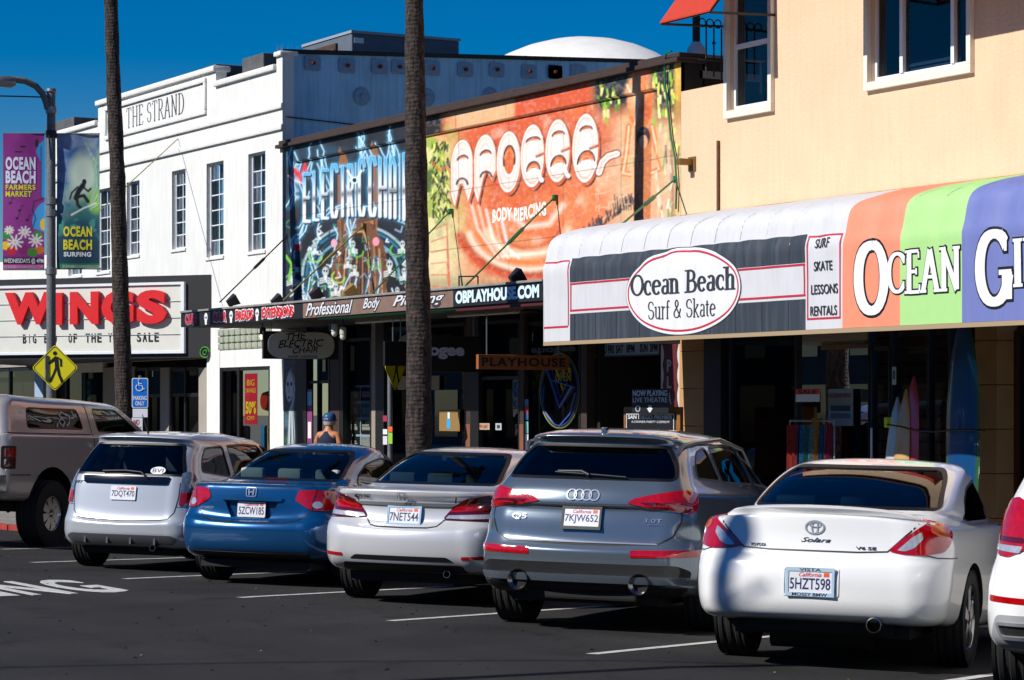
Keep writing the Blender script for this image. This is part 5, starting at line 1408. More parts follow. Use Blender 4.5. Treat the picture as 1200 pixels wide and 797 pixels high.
# bird spikes along the coping
mb = MB()
def spikes(pl, u0, u1, z, n):
    for i in range(n):
        u = u0 + (u1 - u0) * i / n; p = pl.at(u, z); q = p + Vector((random.uniform(-.03, .03), random.uniform(-.06, .06), random.uniform(.10, .16)))
        mb.add([p + Vector((.004, 0, 0)), p - Vector((.004, 0, 0)), q], [(0, 1, 2)])
spikes(WF, xp, xs, ZP + .04, 10); spikes(SP, DF, DF + 3.2, ZP + .05, 60)
tag(mb.build('bird_spikes', STEEL, th), kind='stuff')
# roof air-conditioning unit
A0, A1 = Plane((xs - 1.2, 0, 0), (0, 1, 0)), None
u0, v1 = A0.uv(411, 38.5); u1, _ = A0.uv(538, 42)
ac = thing('rooftop_unit', 'dark boxy air-conditioning unit on the roof of the white theatre', 'air conditioner', (xs - 1.2, u0, 7.4))
mb = MB(); mb.box(xs - 3.4, u0 + .02, 7.4, xs - 1.2, u1, v1, bev=.02); mb.build('casing', mat('unit_paint', '5a6470', rough=.7, noise=.3, nscale=4), ac)
mb = MB(); mb.box(xs - 3.3, u0 - .03, v1 - 1.0, xs - 1.8, u0 + .018, v1 - .12); mb.build('intake', mat('rust_brown_grille', '4a362c', rough=.9, noise=.5, nscale=12), ac)
for k in range(6):
    mb = MB(); mb.box(xs - 3.28, u0 - .06, v1 - .98 + k * .14, xs - 1.82, u0 - .031, v1 - .93 + k * .14); mb.build('louvre', mat('rust_brown_slat', '5d463a', rough=.9), ac)
a, b = A0.uv(415, 44), A0.uv(426, 51)
mb = MB(); mb.prism([(a[0], b[1]), (b[0], b[1]), (b[0], a[1]), (a[0], a[1])], A0.at, -.001, .006); mb.build('nameplate', PLATEW, ac)
mb = MB(); mb.box(xs - 1.7, u0 - .32, 7.4, xs - 1.25, u0 - .04, v1 - .35, bev=.02); mb.build('junction_box', STEEL, ac)
mb = MB(); mb.box(xs - 3.4, u0, v1, xs - 1.17, u1 + .02, v1 + .05); mb.build('cap', mat('unit_cap', '8d97a0', rough=.6), ac)
# white domed roof behind
xC = xs - 7.5; BP = Plane((xC, 0, 0), (0, 1, 0))
a, b, c_ = BP.uv(596, 72), BP.uv(738, 72), BP.uv(667, 46)
hw_, cyv, rz = (b[0] - a[0]) / 2, (a[0] + b[0]) / 2, c_[1] - 7.4
ry = hw_ / math.sqrt(1 - (((a[1] + b[1]) / 2 - 7.4) / rz) ** 2)
VW = mat('vault_white', 'd8d6d2', rough=.8, noise=.15, nscale=3, streak=.2, dirt=(.4, .39, .37))
vr = thing('domed_roof', 'white domed roof rising behind the side wall of the theatre', 'roof', (xC, cyv, 7.4))
dm = lambda t, p, k=1.: (xC + 4.5 * k * math.cos(p) * math.cos(t), cyv + ry * k * math.cos(p) * math.sin(t), 7.4 + rz * k * math.sin(p))
mb = MB(); nt_, np_ = 40, 10
mb.add([dm(2 * math.pi * i / nt_, math.pi / 2 * j / np_ * .98) for j in range(np_ + 1) for i in range(nt_)], [(j * nt_ + i, j * nt_ + (i + 1) % nt_, (j + 1) * nt_ + (i + 1) % nt_, (j + 1) * nt_ + i) for j in range(np_) for i in range(nt_)]); mb.build('dome', VW, vr, smooth=60)
for t in (.9,): mb = MB(); mb.tube([dm(t, p, 1.004) for p in np.linspace(.1, 1.5, 12)], .02, 5); mb.build('seam', mat('vault_seam', '9a9894', rough=.8), vr)

# ===== ground floor of the theatre: pilasters, windows, glass blocks
GF = WF
for (x0, x1, nm) in ((243, 258, 'pilaster'), (317, 333, 'pilaster')):
    pslab(nm, WHITE, GF, x0, 380, x1, 540, -.22, .012, th)
mb = MB(); mb.prism([(X_(258), Z_(258, 431)), (X_(317), Z_(258, 431)), (X_(317), Z_(258, 411)), (X_(258), Z_(258, 411))], GF.at, -.2, .004); mb.build('lintel', WHITE, th)
gb = MB(); u0, u1 = X_(256), X_(317); v0, v1 = Z_(256, 411), Z_(256, 386)
GBM = mat('glass_block', 'a9b19a', rough=.15, coat=.5, noise=.4, nscale=9)
ng = 9; bw = (u1 - u0) / ng; bh = (v1 - v0) / 3; proto = None
for i in range(ng):
    for j in range(3):
        if proto is None:
            m_ = MB(); m_.box(-bw / 2 + .012, -.05, -bh / 2 + .010, bw / 2 - .012, .02, bh / 2 - .010, bev=.012); o = m_.build('glass_block', GBM, th, smooth=40); proto = o.data
        else: o = bpy.data.objects.new('glass_block', proto); _link(o, th)
        o.location = (u0 + (i + .5) * bw, DF + .03, v0 + (j + .5) * bh)
mb = MB(); mb.box(u0, DF + .04, v0, u1, DF + .2, v1); mb.build('mortar', mat('mortar_pale', 'b9b7ac', rough=.9), th)
mb = MB(); mb.box(u0 - .1, DF, v1, xs, DF + .2, 3.25); mb.build('lintel', WHITE, th)

def shopfront(owner, x0, x1, z0, z1, D, mullions=(), rails=(), fmat=BLKP, fw=.05, room=2.2, glz=GLZ, bulk=None):
    """glazed opening x0..x1: frame posts, rails, one pane per bay"""
    xsn = [x0] + list(mullions) + [x1]
    for x in xsn:
        mb = MB(); mb.box(x - fw / 2, D - .03, z0, x + fw / 2, D + .05, z1); mb.build('frame_post', fmat, owner)
    for z in [z0, z1] + list(rails):
        for a, b in zip(xsn, xsn[1:]):
            mb = MB(); mb.box(a + fw / 2, D - .02, z - fw / 2, b - fw / 2, D + .04, z + fw / 2); mb.build('frame_rail', fmat, owner)
    zz = [z0] + sorted(rails) + [z1]
    for a, b in zip(xsn, xsn[1:]):
        for c, d in zip(zz, zz[1:]):
            mb = MB(); mb.add([(a, D + .012, c), (b, D + .012, c), (b, D + .012, d), (a, D + .012, d)], [(0, 1, 2, 3)]); mb.build('pane', glz, owner)
# theatre ground-floor windows
shopfront(th, X_(259), X_(316), 0.3, Z_(259, 432), DF + .03, mullions=(X_(279),), fw=.10, fmat=BLKP)
# under the marquee
MQ = WF
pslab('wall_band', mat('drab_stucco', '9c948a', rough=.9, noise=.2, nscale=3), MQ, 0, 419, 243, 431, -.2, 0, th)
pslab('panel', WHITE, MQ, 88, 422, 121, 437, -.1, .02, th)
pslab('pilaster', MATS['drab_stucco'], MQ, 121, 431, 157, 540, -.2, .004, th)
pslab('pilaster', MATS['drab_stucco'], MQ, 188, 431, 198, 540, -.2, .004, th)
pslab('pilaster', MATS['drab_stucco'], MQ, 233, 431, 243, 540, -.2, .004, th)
pslab('pilaster', mat('pale_blue_paint', '8da3b8', rough=.7), MQ, 42, 430, 52, 540, -.1, .03, th)
for (a, b, rl) in ((-20, 41, ()), (76, 120, ()), (157, 187, (Z_(157, 464),)), (199, 232, (Z_(199, 463),))):
    shopfront(th, X_(a), X_(b), .25, Z_(b, 432), DF + .05, mullions=((X_(a) + X_(b)) / 2,), rails=rl, fw=.07)
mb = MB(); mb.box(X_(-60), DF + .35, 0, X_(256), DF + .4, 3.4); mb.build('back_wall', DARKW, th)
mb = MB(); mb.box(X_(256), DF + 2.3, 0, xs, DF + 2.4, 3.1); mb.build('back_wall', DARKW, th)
pslab('wall', WHITE, WF, -60, 317, 64, 424, -.2, -.004, th)
# low white wall and roof edge left of the theatre
def poster(name, label, pl, x0, yt, x1, yb, base, lines, d=.02, tilt=0, frame=None, cat='poster'):
    o = thing(name, label, cat, pl.hit((x0 + x1) / 2, yb))
    r = prect(pl, x0, yt, x1, yb)
    mb = MB(); mb.prism(r, pl.at, d - .006, d); mb.build('sheet', mat('paper_' + base, base, rough=.6), o)
    if frame: 
        flat('frame', mat('paper_' + frame, frame, rough=.6), pl, grow(r, .02), d - .006, d + .008, o, holes=[r])
    for (s, c, fx0, fy0, fx1, fy1, *kw) in lines:
        k = kw[0] if kw else {}
        u0, v0, u1, v1 = r[0][0], r[0][1], r[1][0], r[2][1]
        a0, a1 = u0 + (u1 - u0) * fx0, u0 + (u1 - u0) * fx1; b0, b1 = v1 - (v1 - v0) * fy1, v1 - (v1 - v0) * fy0
        mb = MB()
        if s: put_text(mb, s, lambda a, b, dd: pl.at(a, b, dd), a0, a1, b0, b1, d + .001, d + .004, **k)
        else: mb.prism([(a0, b0), (a1, b0), (a1, b1), (a0, b1)], pl.at, d + .0005, d + .002)
        mb.build('lettering' if s else 'printed_block', mat('ink_' + c, c, rough=.6), o)
    return o
PB = wall(DF + .10)
poster('sale_poster', 'tall red sale poster with yellow 50% lettering in the theatre shop window', PB, 288, 438, 302.5, 497, 'd01f3c', [('BIG', 'f0d21a', .2, .12, .8, .24), ('SAVINGS', 'f0d21a', .1, .29, .9, .38), ('50%', 'f0d21a', .08, .55, .92, .80, dict(bold=.04)), ('OFF', 'f0d21a', .2, .84, .8, .92)])
mb = MB(); mb.lathe([(0.01, 0), (.16, .0), (.19, .1), (.16, .2), (0.01, .2)], PB.hit(280, 470) + Vector((0, .5, 0)), (0, 1, 0), 20); tag(mb.build('balloon', mat('ball_red', 'a8201c', rough=.3), smooth=40), 'red round ball behind the sale poster', 'ball')
mb = MB(); c0 = PB.hit(312, 450) + Vector((0, .2, 0)); mb.tube([c0 + Vector((.10 * math.cos(t), 0, .28 * math.sin(t))) for t in np.linspace(-1.4, 1.8, 12)], .03, 8); tag(mb.build('neon_ring', mat('neon_green', '27c43c', rough=.4)), 'curved bright green display ring in the theatre shop window', 'display')
poster('teal_poster', 'narrow teal poster in the window under the marquee', wall(DF + .09), 98, 444, 107.5, 472, '2f8c96', [('OPEN', 'd7e8ea', .15, .1, .85, .25), ('SALE', 'd7e8ea', .15, .45, .85, .62), ('', 'd7e8ea', .15, .78, .85, .9)])
# clothes on a rack in the theatre shop
for k, (cx, cc) in enumerate(((287, 'c9c5b8'), (312, '2b6f9a'), (320, 'b8a84a'))):
    p = wall(DF + .6).hit(cx, 505); mb = MB(); mb.box(p.x - .16, p.y - .06, p.z - .5, p.x + .16, p.y + .06, p.z + .1, bev=.05)
    tag(mb.build('hanging_shirt', mat('cloth_' + cc, cc, rough=.9, noise=.4, nscale=9), smooth=50), ['pale shirt low in the theatre shop window', 'blue shirt by the white pilaster in the theatre shop window', 'mustard shirt at the edge of the theatre shop window'][k], 'shirt')

# ===== theatre marquee with WINGS
mA = WF.hit(248, 370); ud = Vector((-.80, -.60, 0))
MP = Plane((mA.x, DF, 0), -ud)                     # u grows to the right, towards the wall
MP.n = -MP.n if MP.n.dot(CAMP - MP.P) < 0 else MP.n
mq = thing('marquee', 'black-edged theatre marquee with big red WINGS letters on a white board', 'marquee', (mA.x, DF, 3.0))
Lm = 6.2
vt, vb = MP.uv(240, 322)[1], MP.uv(240, 419)[1]
mb = MB(); tip = MP.P + ud * Lm
lft = Vector((tip.x - .8 * 0 - (mA.x - tip.x), DF, 0))
base = [(mA.x, DF), (tip.x, tip.y), (tip.x - 1.0, tip.y), (2 * tip.x - mA.x - 1.0, DF)]
mb.prism(base, lambda u, v, d: (u, v, d), vb, vt); mb.build('body', BLKP, mq)
r = prect(MP, 8, 332, 214, 412); vtb = MP.uv(214, 333.5)[1]; vbb = MP.uv(214, 411)[1]; uR = MP.uv(214, 370)[0]; uL = -Lm + .15
MBRD = mat('marquee_board', 'd3d3c9', rough=.6, noise=.10, nscale=4)
n = 4; hh = (vtb - vbb) / n
for k in range(n):
    mb = MB(); slab(MP, uL, vbb + k * hh + .004, uR, vbb + (k + 1) * hh - .004, .001, .03, mb); mb.build('board_panel', MBRD, mq)
for (q0, w0, q1, w1) in ((uL, vtb, uR + .07, vtb + .05), (uL, vbb - .05, uR + .07, vbb), (uR, vbb, uR + .07, vtb)):
    mb = MB(); slab(MP, q0, w0, q1, w1, .001, .07, mb); mb.build('board_frame', VINYL, mq)
for k in range(n + 1):
    z = vbb + k * hh; mb = MB(); mb.tube([MP.at(uL, z, .04), MP.at(uR, z, .04)], .008, 6); mb.build('letter_rail', STEEL, mq)
REDL = mat('marquee_letter_red', 'd40d16', rough=.45, noise=.12, nscale=6)
for ch, x0, x1, yt, yb in (('W', 10, 74, 343.5, 381), ('I', 69.5, 77, 343.5, 381), ('N', 86, 119.5, 342.5, 380.5), ('G', 123, 160.5, 341, 380.5), ('S', 164, 198.5, 340.5, 380)):
    u0 = MP.uv(x0, 360)[0]; u1 = MP.uv(x1, 360)[0]; v1 = MP.uv(x0, yt)[1]; v0 = MP.uv(x0, yb)[1]
    if ch == 'W': u1 = MP.uv(66, 360)[0]
    mb = MB(); put_text(mb, ch, lambda a, b, d: MP.at(a, b, d), u0, u1, v0, v1, .05, .13, bold=.055); mb.build('marquee_letter', REDL, mq)
INK = mat('marquee_letter_black', '121214', rough=.5)
for wd, x0, x1 in (('BIG', 27, 44.5), ('END', 52, 68.5), ('OF', 80.5, 92), ('THE', 100.5, 121), ('YEAR', 127, 152), ('SALE', 160.5, 188)):
    u0 = MP.uv(x0, 395)[0]; u1 = MP.uv(x1, 395)[0]; v1 = MP.uv(100, 391)[1]; v0 = MP.uv(100, 401.5)[1]; tot = u1 - u0
    for k, ch in enumerate(wd):
        w_ = tot / len(wd); ii = w_ * .3 if ch == 'I' else 0; mb = MB(); put_text(mb, ch, lambda a, b, d: MP.at(a, b, d), u0 + k * w_ + .02 + ii, u0 + (k + 1) * w_ - .02 - ii, v0, v1, .031, .04, bold=.02); mb.build('small_letter', INK, mq)
ov = MP.uv(240.5, 413); mb = MB()
mb.tube([MP.at(ov[0] + .10 * math.cos(t), ov[1] + .10 * math.sin(t), .012) for t in np.linspace(0, 5.4, 16)], .014, 6); mb.tube([MP.at(ov[0] + .04 * math.cos(t), ov[1] + .045 * math.sin(t), .012) for t in np.linspace(0, 5.4, 12)], .012, 6)
mb.build('graffiti', mat('spray_green', '3f8a2c', rough=.8), mq)
# ------------------------------------------------------------------ the mural building
u0m, u1m = X_(335), X_(798)
mbd = thing('mural_building', 'low shop building painted with a blue lightning mural and an orange spray-paint mural', 'building', (u0m, DF, 0))
ZT = 6.39; ZR = 6.10
ra, rb = X_(347), X_(770)
P = Painter(WF, u0m, 3.30, u1m, ZT, .021, .0145, '20242e')
Xp, Yp = P.X, P.Y
left = np.clip((488 - Xp) / 4, 0, 1)                      # 1 on the electric-chair half
# --- right half: ground colours
P.blend(1 - left, 'd9814e')
n1, n2, n3, n4 = P.noise(60, 1), P.noise(26, 2), P.noise(12, 3), P.noise(120, 5)
R_ = 1 - left
sm = lambda v, a, b: np.clip((v - a) / (b - a), 0, 1)
topo = sm(Yp, 250, 90 + (750 - Xp) * .05)                  # oranges towards the top
P.blend(R_ * sm(n1, .35, .75) * .9, 'e8692f'); P.blend(R_ * sm(n2, .55, .75) * .7, 'f0b88a'); P.blend(R_ * sm(n1 * n3, .22, .42) * .6, 'c4501f')
P.blend(R_ * sm(Xp, 690, 640) * sm(Yp, 240, 200) * .85 * sm(n2, .2, .6), 'cf4f22')
P.blend(R_ * sm(n2 * n3, .33, .5) * .5, 'f6dcc0')
P.blend(R_ * sm(Xp, 700, 720) * sm(Yp, 120, 150) * .75, 'd9b48c'); P.blend(R_ * sm(Xp, 720, 735) * sm(n2, .4, .6) * .5, 'c7b56a')
# yellow-green jungle at the left of the orange half
P.blend(R_ * sm(Xp, 548, 512) * sm(Yp, 150, 175), 'd8d58a'); P.blend(R_ * sm(Xp, 545, 515) * sm(n3, .45, .6), '9fb04a'); P.blend(R_ * sm(Xp, 530, 505) * sm(n2, .55, .65), '4f6a2c')
P.blend(R_ * sm(Xp, 560, 510) * sm(Yp, 250, 290) * .8, 'e6cfa6')
rs = np.random.RandomState(4)
for i in range(120):
    x, y = rs.uniform(503, 522), rs.uniform(165, 250); a = rs.uniform(1.0, 2.2); l = rs.uniform(4, 9)
    P.stroke([(x, y), (x + l * math.cos(a), y + l * math.sin(a))], rs.uniform(1.2, 2.4), ['20300f', '3d5a1c', 'a9b83e', 'e3e06a', '101a0c'][rs.randint(5)])
# rock field lower left and grey scrub along the bottom
P.blend(R_ * sm(Yp - (Xp - 500) * -.12, 300, 345) * sm(n2, .3, .6) * .8, 'b9a47e'); P.blend(R_ * sm(Yp + (Xp - 500) * .12, 322, 345) * sm(n3, .4, .6) * .7, '7b7a48')
for k in range(6):
    P.stroke([(502, 270 + k * 13), (520, 262 + k * 15), (524, 345)], 1.3, 'c96a4a'); 
P.stroke([(503, 190), (512, 200), (520, 196), (526, 206)], 1.6, 'd8502a')
# big orange swirl face
for k, (rr, cc, w) in enumerate(((66, 'c94a1a', 12), (56, 'f3dcc4', 7), (48, 'e07a3a', 10), (38, 'f2c9a0', 9), (30, 'b8431a', 3), (62, '8e2f12', 2))):
    P.stroke([(615 + rr * 1.25 * math.cos(t), 262 + rr * .95 * math.sin(t)) for t in np.linspace(.2, 2.9, 30)], w, cc, soft=3, a=.8)
for k in range(5): P.stroke([(548 + k * 9, 236 + k * 5), (556 + k * 9, 268 + k * 6), (580 + k * 6, 302)], 2.2, ['fbeee0', 'f7d9bd', 'fff8f0', 'f3c39a', 'ffffff'][k], soft=2, a=.8)
P.stroke([(585, 300), (610, 298), (634, 296)], 2, 'fbeee0', soft=2); P.stroke([(590, 248), (612, 266), (640, 262), (656, 240)], 5, 'f8e4d0', soft=3, a=.8)
# upper frieze colours
P.blend(R_ * (Yp < 480) * sm(P.V if 0 else P.V, ZR + .0, ZR + .005) * sm(Xp, 605, 600) * sm(Xp, 515, 540), 'e2ad7c')
P.blend(R_ * (P.V > ZR) * sm(Xp, 603, 606) * sm(Xp, 697, 690), 'd2542a')
P.blend(R_ * (P.V > ZR) * sm(Xp, 523, 515), '14181c')
# dark leafy corner at the upper right
P.blend(R_ * sm(Xp, 690, 700) * sm(Yp - (800 - Xp) * .2, 122, 104) * sm(Xp, 742, 735), '16242a')
P.blend(R_ * sm(Xp, 758, 768) * sm(Yp, 150, 120), '1d2b22')
for i in range(70):
    g = rs.randint(3); x, y = [(rs.uniform(700, 722), rs.uniform(92, 140)), (rs.uniform(762, 797), rs.uniform(70, 170)), (rs.uniform(766, 796), rs.uniform(70, 130))][g]
    a = rs.uniform(1.0, 2.0); l = rs.uniform(5, 9)
    P.stroke([(x, y), (x + l * .5 * math.cos(a), y + l * math.sin(a))], rs.uniform(2, 3.4), ['e4de72', '8fbf3c', 'cfe06a', '5a8a2c', 'f0e89a'][rs.randint(5)])
P.blend(R_ * sm(Xp, 788, 793) * sm(Yp, 150, 110) * .8, 'e8b040')
# woman holding a sphere
P.ell(746, 121, 15, 30, 'e07a34'); P.ell(743, 114, 10, 20, 'f0b483', soft=.8, a=.8); P.stroke([(735, 100), (744, 120), (740, 146)], 2, 'fbe2c8'); P.ell(752, 128, 8, 18, 'c2551f', soft=.8, a=.8)
for Q in ([(733, 148), (730, 180), (726, 203), (742, 205)], [(760, 148), (766, 176), (772, 198), (758, 203)]): P.stroke(Q, 7, 'd9763c'); P.stroke(Q, 2.5, 'f3c8a0'); 
P.poly([(740, 150), (760, 150), (758, 275), (738, 275)], 'c4703c'); P.stroke([(738, 200), (736, 272)], 4, 'f0b080'); P.ell(750, 160, 8, 12, '3a2018'); P.ell(750, 166, 5, 8, 'd89a70')
P.stroke([(766, 205), (772, 240), (768, 268)], 6, 'e7d3b8', soft=2); P.stroke([(776, 150), (784, 200), (780, 262)], 6, 'd9b9a0', soft=3, a=.8); P.stroke([(786, 130), (789, 262)], 3, '9a6a50', soft=2)
for i in range(26):
    x = rs.uniform(762, 796); y = rs.uniform(165, 265); P.stroke([(x, y), (x + rs.uniform(-3, 3), y + rs.uniform(8, 22))], rs.uniform(1, 2.5), ['b9c26a', 'f2ead0', '7a8a3a', 'e0a070', '4c3a28'][rs.randint(5)], a=.8)
# scribbled dark grass and signature
for i in range(60):
    x = rs.uniform(676, 742); b = 282 - (x - 676) * .7; P.stroke([(x, b), (x + rs.uniform(-5, 5), b - rs.uniform(5, 16))], 1.3, '2b2a33')
for i in range(10): P.stroke([(716 + i * 3, 228 + (i % 3) * 3), (718 + i * 3, 246)], 1.1, '2b2a33')
for i in range(28):
    x, y = rs.uniform(690, 735), rs.uniform(165, 262); P.stroke([(x, y), (x + rs.uniform(4, 14), y - rs.uniform(0, 3))], 1, 'eec9a0', a=.6); P.stroke([(x, y), (x, y + rs.uniform(3, 9))], 1, 'f3d6b4', a=.5)
P.blend(R_ * np.clip(1 - np.abs((Yp + (Xp - 610) * .19) - 185) / 48, 0, 1) * sm(Xp, 520, 545) * sm(Xp, 725, 700) * .75 * sm(n2, .15, .5), 'bf4318')
# APOGEE: pale fat rounded letters with dark drop shade and crescent openings
SL = -.19
def L_(cx, cy, rx, ry, a0, a1, n=18): return [(cx + rx * math.cos(R(a0 + (a1 - a0) * i / n)), cy - ry * math.sin(R(a0 + (a1 - a0) * i / n))) for i in range(n + 1)]
def blob(cx, cy, rx, ry, top, bot, legs=None, tail=None):
    kx = lambda Q: [(x, y + (x - cx) * SL) for x, y in Q]
    D_ = L_(cx, cy, rx, ry, 0, 360, 40)[:-1] if not legs else L_(cx, cy, rx, ry, -8, 188, 30) + [(cx - rx * .98, cy + legs[0] * .7), (cx - rx * .66, cy + legs[0]), (cx - rx * .2, cy + legs[0] * .45), (cx + rx * .1, cy + legs[1] * .5), (cx + rx * .62, cy + legs[1]), (cx + rx, cy + legs[1] * .6)]
    def shift(Q, dx, dy, k=1.): return kx([(cx + (x - cx) * k + dx, cy + (y - cy) * k + dy) for x, y in Q])
    P.poly(shift(D_, 3.2, 4.5, 1.04), '2c1a1a'); P.poly(shift(D_, 1.4, 2.4, 1.05), 'd8632e'); P.poly(shift(D_, 0, 0, 1.06), 'b8512a'); P.poly(shift(D_, 0, 0, 1.0), 'fff3ea'); P.poly(shift(D_, 0, 0, .92), 'd6b4a2')
    P.poly(shift(D_, .3, -.5, .86), 'eedcd2'); P.poly(shift(D_, .5, -1.5, .62), 'e2cbbf'); P.poly(shift(D_, .5, -2, .52), 'f0e2da')
    def cres(y, w, h):
        Q = L_(cx + 1, y, w, h, 0, 180, 12) + L_(cx + 1, y, w, h * .25, 180, 0, 12); P.poly(kx([(p[0] + 1, p[1] - 1.5) for p in L_(cx + 1, y, w * 1.25, h * 1.3, 0, 180, 12) + L_(cx + 1, y, w, h * .3, 180, 0, 12)]), 'fffaf4'); P.poly(kx(Q), 'd9652f'); P.stroke(kx(L_(cx + 1, y, w, h, 5, 175, 12)), 2.0, '2c1a1a')
    if top: cres(cy + top[0], top[1], top[2])
    if bot and top:
        y = cy + bot[0] + 4; w, h = bot[1] * 1.25, bot[2] * 1.25
        P.poly(kx(L_(cx + .5, y + .5, w * 1.25, h * 1.22, 0, 180, 16) + L_(cx + .5, y, w * 1.2, h * .5, 180, 360, 12)), 'fffaf4'); P.poly(kx(L_(cx + 1, y, w, h, 0, 180, 16) + L_(cx + 1, y, w, h * .22, 180, 0, 12)), 'd9652f'); P.stroke(kx(L_(cx + 1, y, w, h, 0, 180, 16)), 2.2, '2c1a1a'); P.stroke(kx(L_(cx + 1, y + 1, w * .7, h * .6, 10, 170, 12)), 1.8, 'f0a070')
        P.stroke(kx([(cx + rx * .35, cy + 1), (cx + rx * 1.05, cy - 1)]), 2.6, 'd9652f'); P.stroke(kx([(cx + rx * .35, cy + 2.6), (cx + rx * 1.0, cy + .6)]), 1.2, '2c1a1a')
    elif bot:
        P.poly(kx(L_(cx + 1, cy + bot[0], bot[1] * 1.15, bot[2] * 1.15, 0, 360, 24)), 'fffaf4'); P.poly(kx(L_(cx + 1, cy + bot[0], bot[1], bot[2], 0, 360, 24)), 'd9652f'); P.stroke(kx(L_(cx + 1, cy + bot[0], bot[1], bot[2], -20, 200, 16)), 2.2, '2c1a1a'); P.stroke(kx(L_(cx + 1, cy + bot[0] + 2, bot[1] * .8, bot[2] * .8, 20, 160, 16)), 2, 'e98a55')
    if tail: P.stroke(tail, 6, '2c1a1a'); P.stroke([(x - 1, y - 2) for x, y in tail], 5, 'fff7f0')
blob(537.5, 193, 12.5, 29, (-6, 6, 5), None, (47, 44)); P.stroke(L_(538, 217, 6.5, 8, 10, 170), 2.5, '2c1a1a')
blob(564.5, 187, 12.5, 29, (-6, 6, 5), None, (48, 24)); P.stroke(L_(566, 208, 6.5, 7, 10, 170), 2.5, '2c1a1a')
blob(592, 189.5, 13.5, 35.5, None, (-2, 6.5, 17)); blob(620, 182.5, 13.5, 36.5, (-17, 8, 5), (13, 6, 8), tail=[(629, 208), (632, 213)]); blob(649.5, 176.5, 14, 36.5, (-18, 7, 5), (13, 7, 9), tail=[(659, 202), (663, 208)])
blob(682, 173.5, 15, 40, (-21, 7, 5), (13, 8, 11), tail=[(694, 196), (698, 204)])
for w, c_ in ((10, '2c1a1a'), (8, 'd8632e'), (6.5, 'fff7f0'), (3, 'e4c3b2')): P.stroke([(698, 202), (702, 190), (709, 183), (719, 180)], w, c_)
# --- left half
P.blend(left * sm(P.noise(18, 9), .45, .7) * .6, '101319')
P.blend(left * sm(P.noise(30, 11), .5, .7) * sm(Yp, 260, 180) * .25, '2b6c8c')
P.poly([(348, 352), (350, 318), (362, 290), (384, 268), (415, 258), (446, 266), (470, 288), (484, 318), (488, 352)], '0c1219', a=.85)
for k in range(4): P.stroke([(415 + (64 - k * 5) * math.cos(t), 322 - (58 - k * 5) * math.sin(t)) for t in np.linspace(0, 3.14, 24)], 1.8, ['cfeefa', '2f8fb9', '1c4f6c', '8fd0e6'][k], soft=1.5, a=.8)
# chair back and seat in wood tones
for poly, c in (([(392, 195), (398, 172), (404, 188), (404, 330), (392, 330)], '8a5a30'), ([(430, 180), (436, 165), (442, 186), (436, 330), (426, 330)], '8a5a30'), ([(396, 255), (436, 250), (438, 300), (398, 305)], '5d3a22'), ([(400, 262), (412, 260), (408, 348), (392, 350)], 'a5713f'), ([(424, 260), (434, 258), (444, 345), (426, 348)], 'a5713f'), ([(398, 300), (440, 296), (448, 345), (394, 350)], '7c5230')):
    P.poly(poly, c)
for k in range(26): 
    x = 394 + (k * 7.3) % 50; P.stroke([(x, 262 + (k * 11) % 40), (x + rs.uniform(-3, 3), 340 - (k * 5) % 20)], 1, ['3b2414', 'c99a66'][k % 2], a=.8)
P.stroke([(398, 316), (418, 332), (440, 314)], 3, 'c9905a'); P.stroke([(398, 322), (418, 340), (442, 320)], 2, '3b2414')
P.stroke([(396, 288), (390, 300), (396, 318), (390, 345)], 4, 'b98650'); P.stroke([(438, 284), (446, 296), (440, 316), (448, 342)], 4, 'b98650')
P.poly([(404, 262), (430, 260), (446, 285), (452, 318), (446, 350), (388, 350), (384, 320), (392, 286)], '70462a'); P.poly([(408, 270), (424, 268), (432, 300), (428, 348), (400, 348), (398, 300)], '2a1a12')
for k in range(16): P.stroke([(396 + k * 3.2, 282 + (k * 5) % 12), (390 + k * 3.9, 346)], 1.6, ['a9774a', '4a2c18', 'c79664', '5f3c22'][k % 4], a=.85)
P.ell(416, 290, 7, 11, '100c0a'); P.stroke([(406, 284), (410, 272), (422, 271), (427, 284)], 2.5, 'b98650')
# lightning
for i in range(58):
    x, y = rs.uniform(340, 486), rs.uniform(150, 330)
    if rs.rand() < .5: x, y = rs.choice([345, 372, 420, 455, 480]) + rs.uniform(-4, 4), rs.uniform(135, 200)
    Q = [(x, y)]
    for k in range(5): x += rs.uniform(-5, 5); y += rs.uniform(6, 13); Q.append((x, y))
    P.stroke(Q, 3.5, '2f9fc9', soft=3, a=.3); P.stroke(Q, 1.1, 'd8f3ff', a=.85)
for cx, cy, rx, ry in ((415, 290, 70, 48), (415, 300, 76, 60)):
    Q = [(cx + (rx + rs.uniform(-3, 3)) * math.cos(t), cy - (ry + rs.uniform(-4, 4)) * math.sin(t)) for t in np.linspace(.05, 3.05, 26)]; P.stroke(Q, 4, '2f9fc9', soft=3, a=.3); P.stroke(Q, 1.2, 'cfeefa')
for i in range(150):
    x, y = rs.uniform(336, 486), rs.uniform(262, 350); l = rs.uniform(2, 7); a = rs.uniform(0, 6.28); c_ = ['dfe8ec', '0c0f14', '8fb0bf', '0c0f14', 'f4f7f8', '3d8a6a'][rs.randint(6)]
    if 396 < x < 446 and c_ in ('dfe8ec', 'f4f7f8'): c_ = '6b4426'
    P.stroke([(x, y), (x + l * math.cos(a), y + l * math.sin(a)), (x + l * math.cos(a + .9) * 1.3, y + l * math.sin(a + .9) * 1.3)], rs.uniform(.8, 1.9), c_, a=.85)
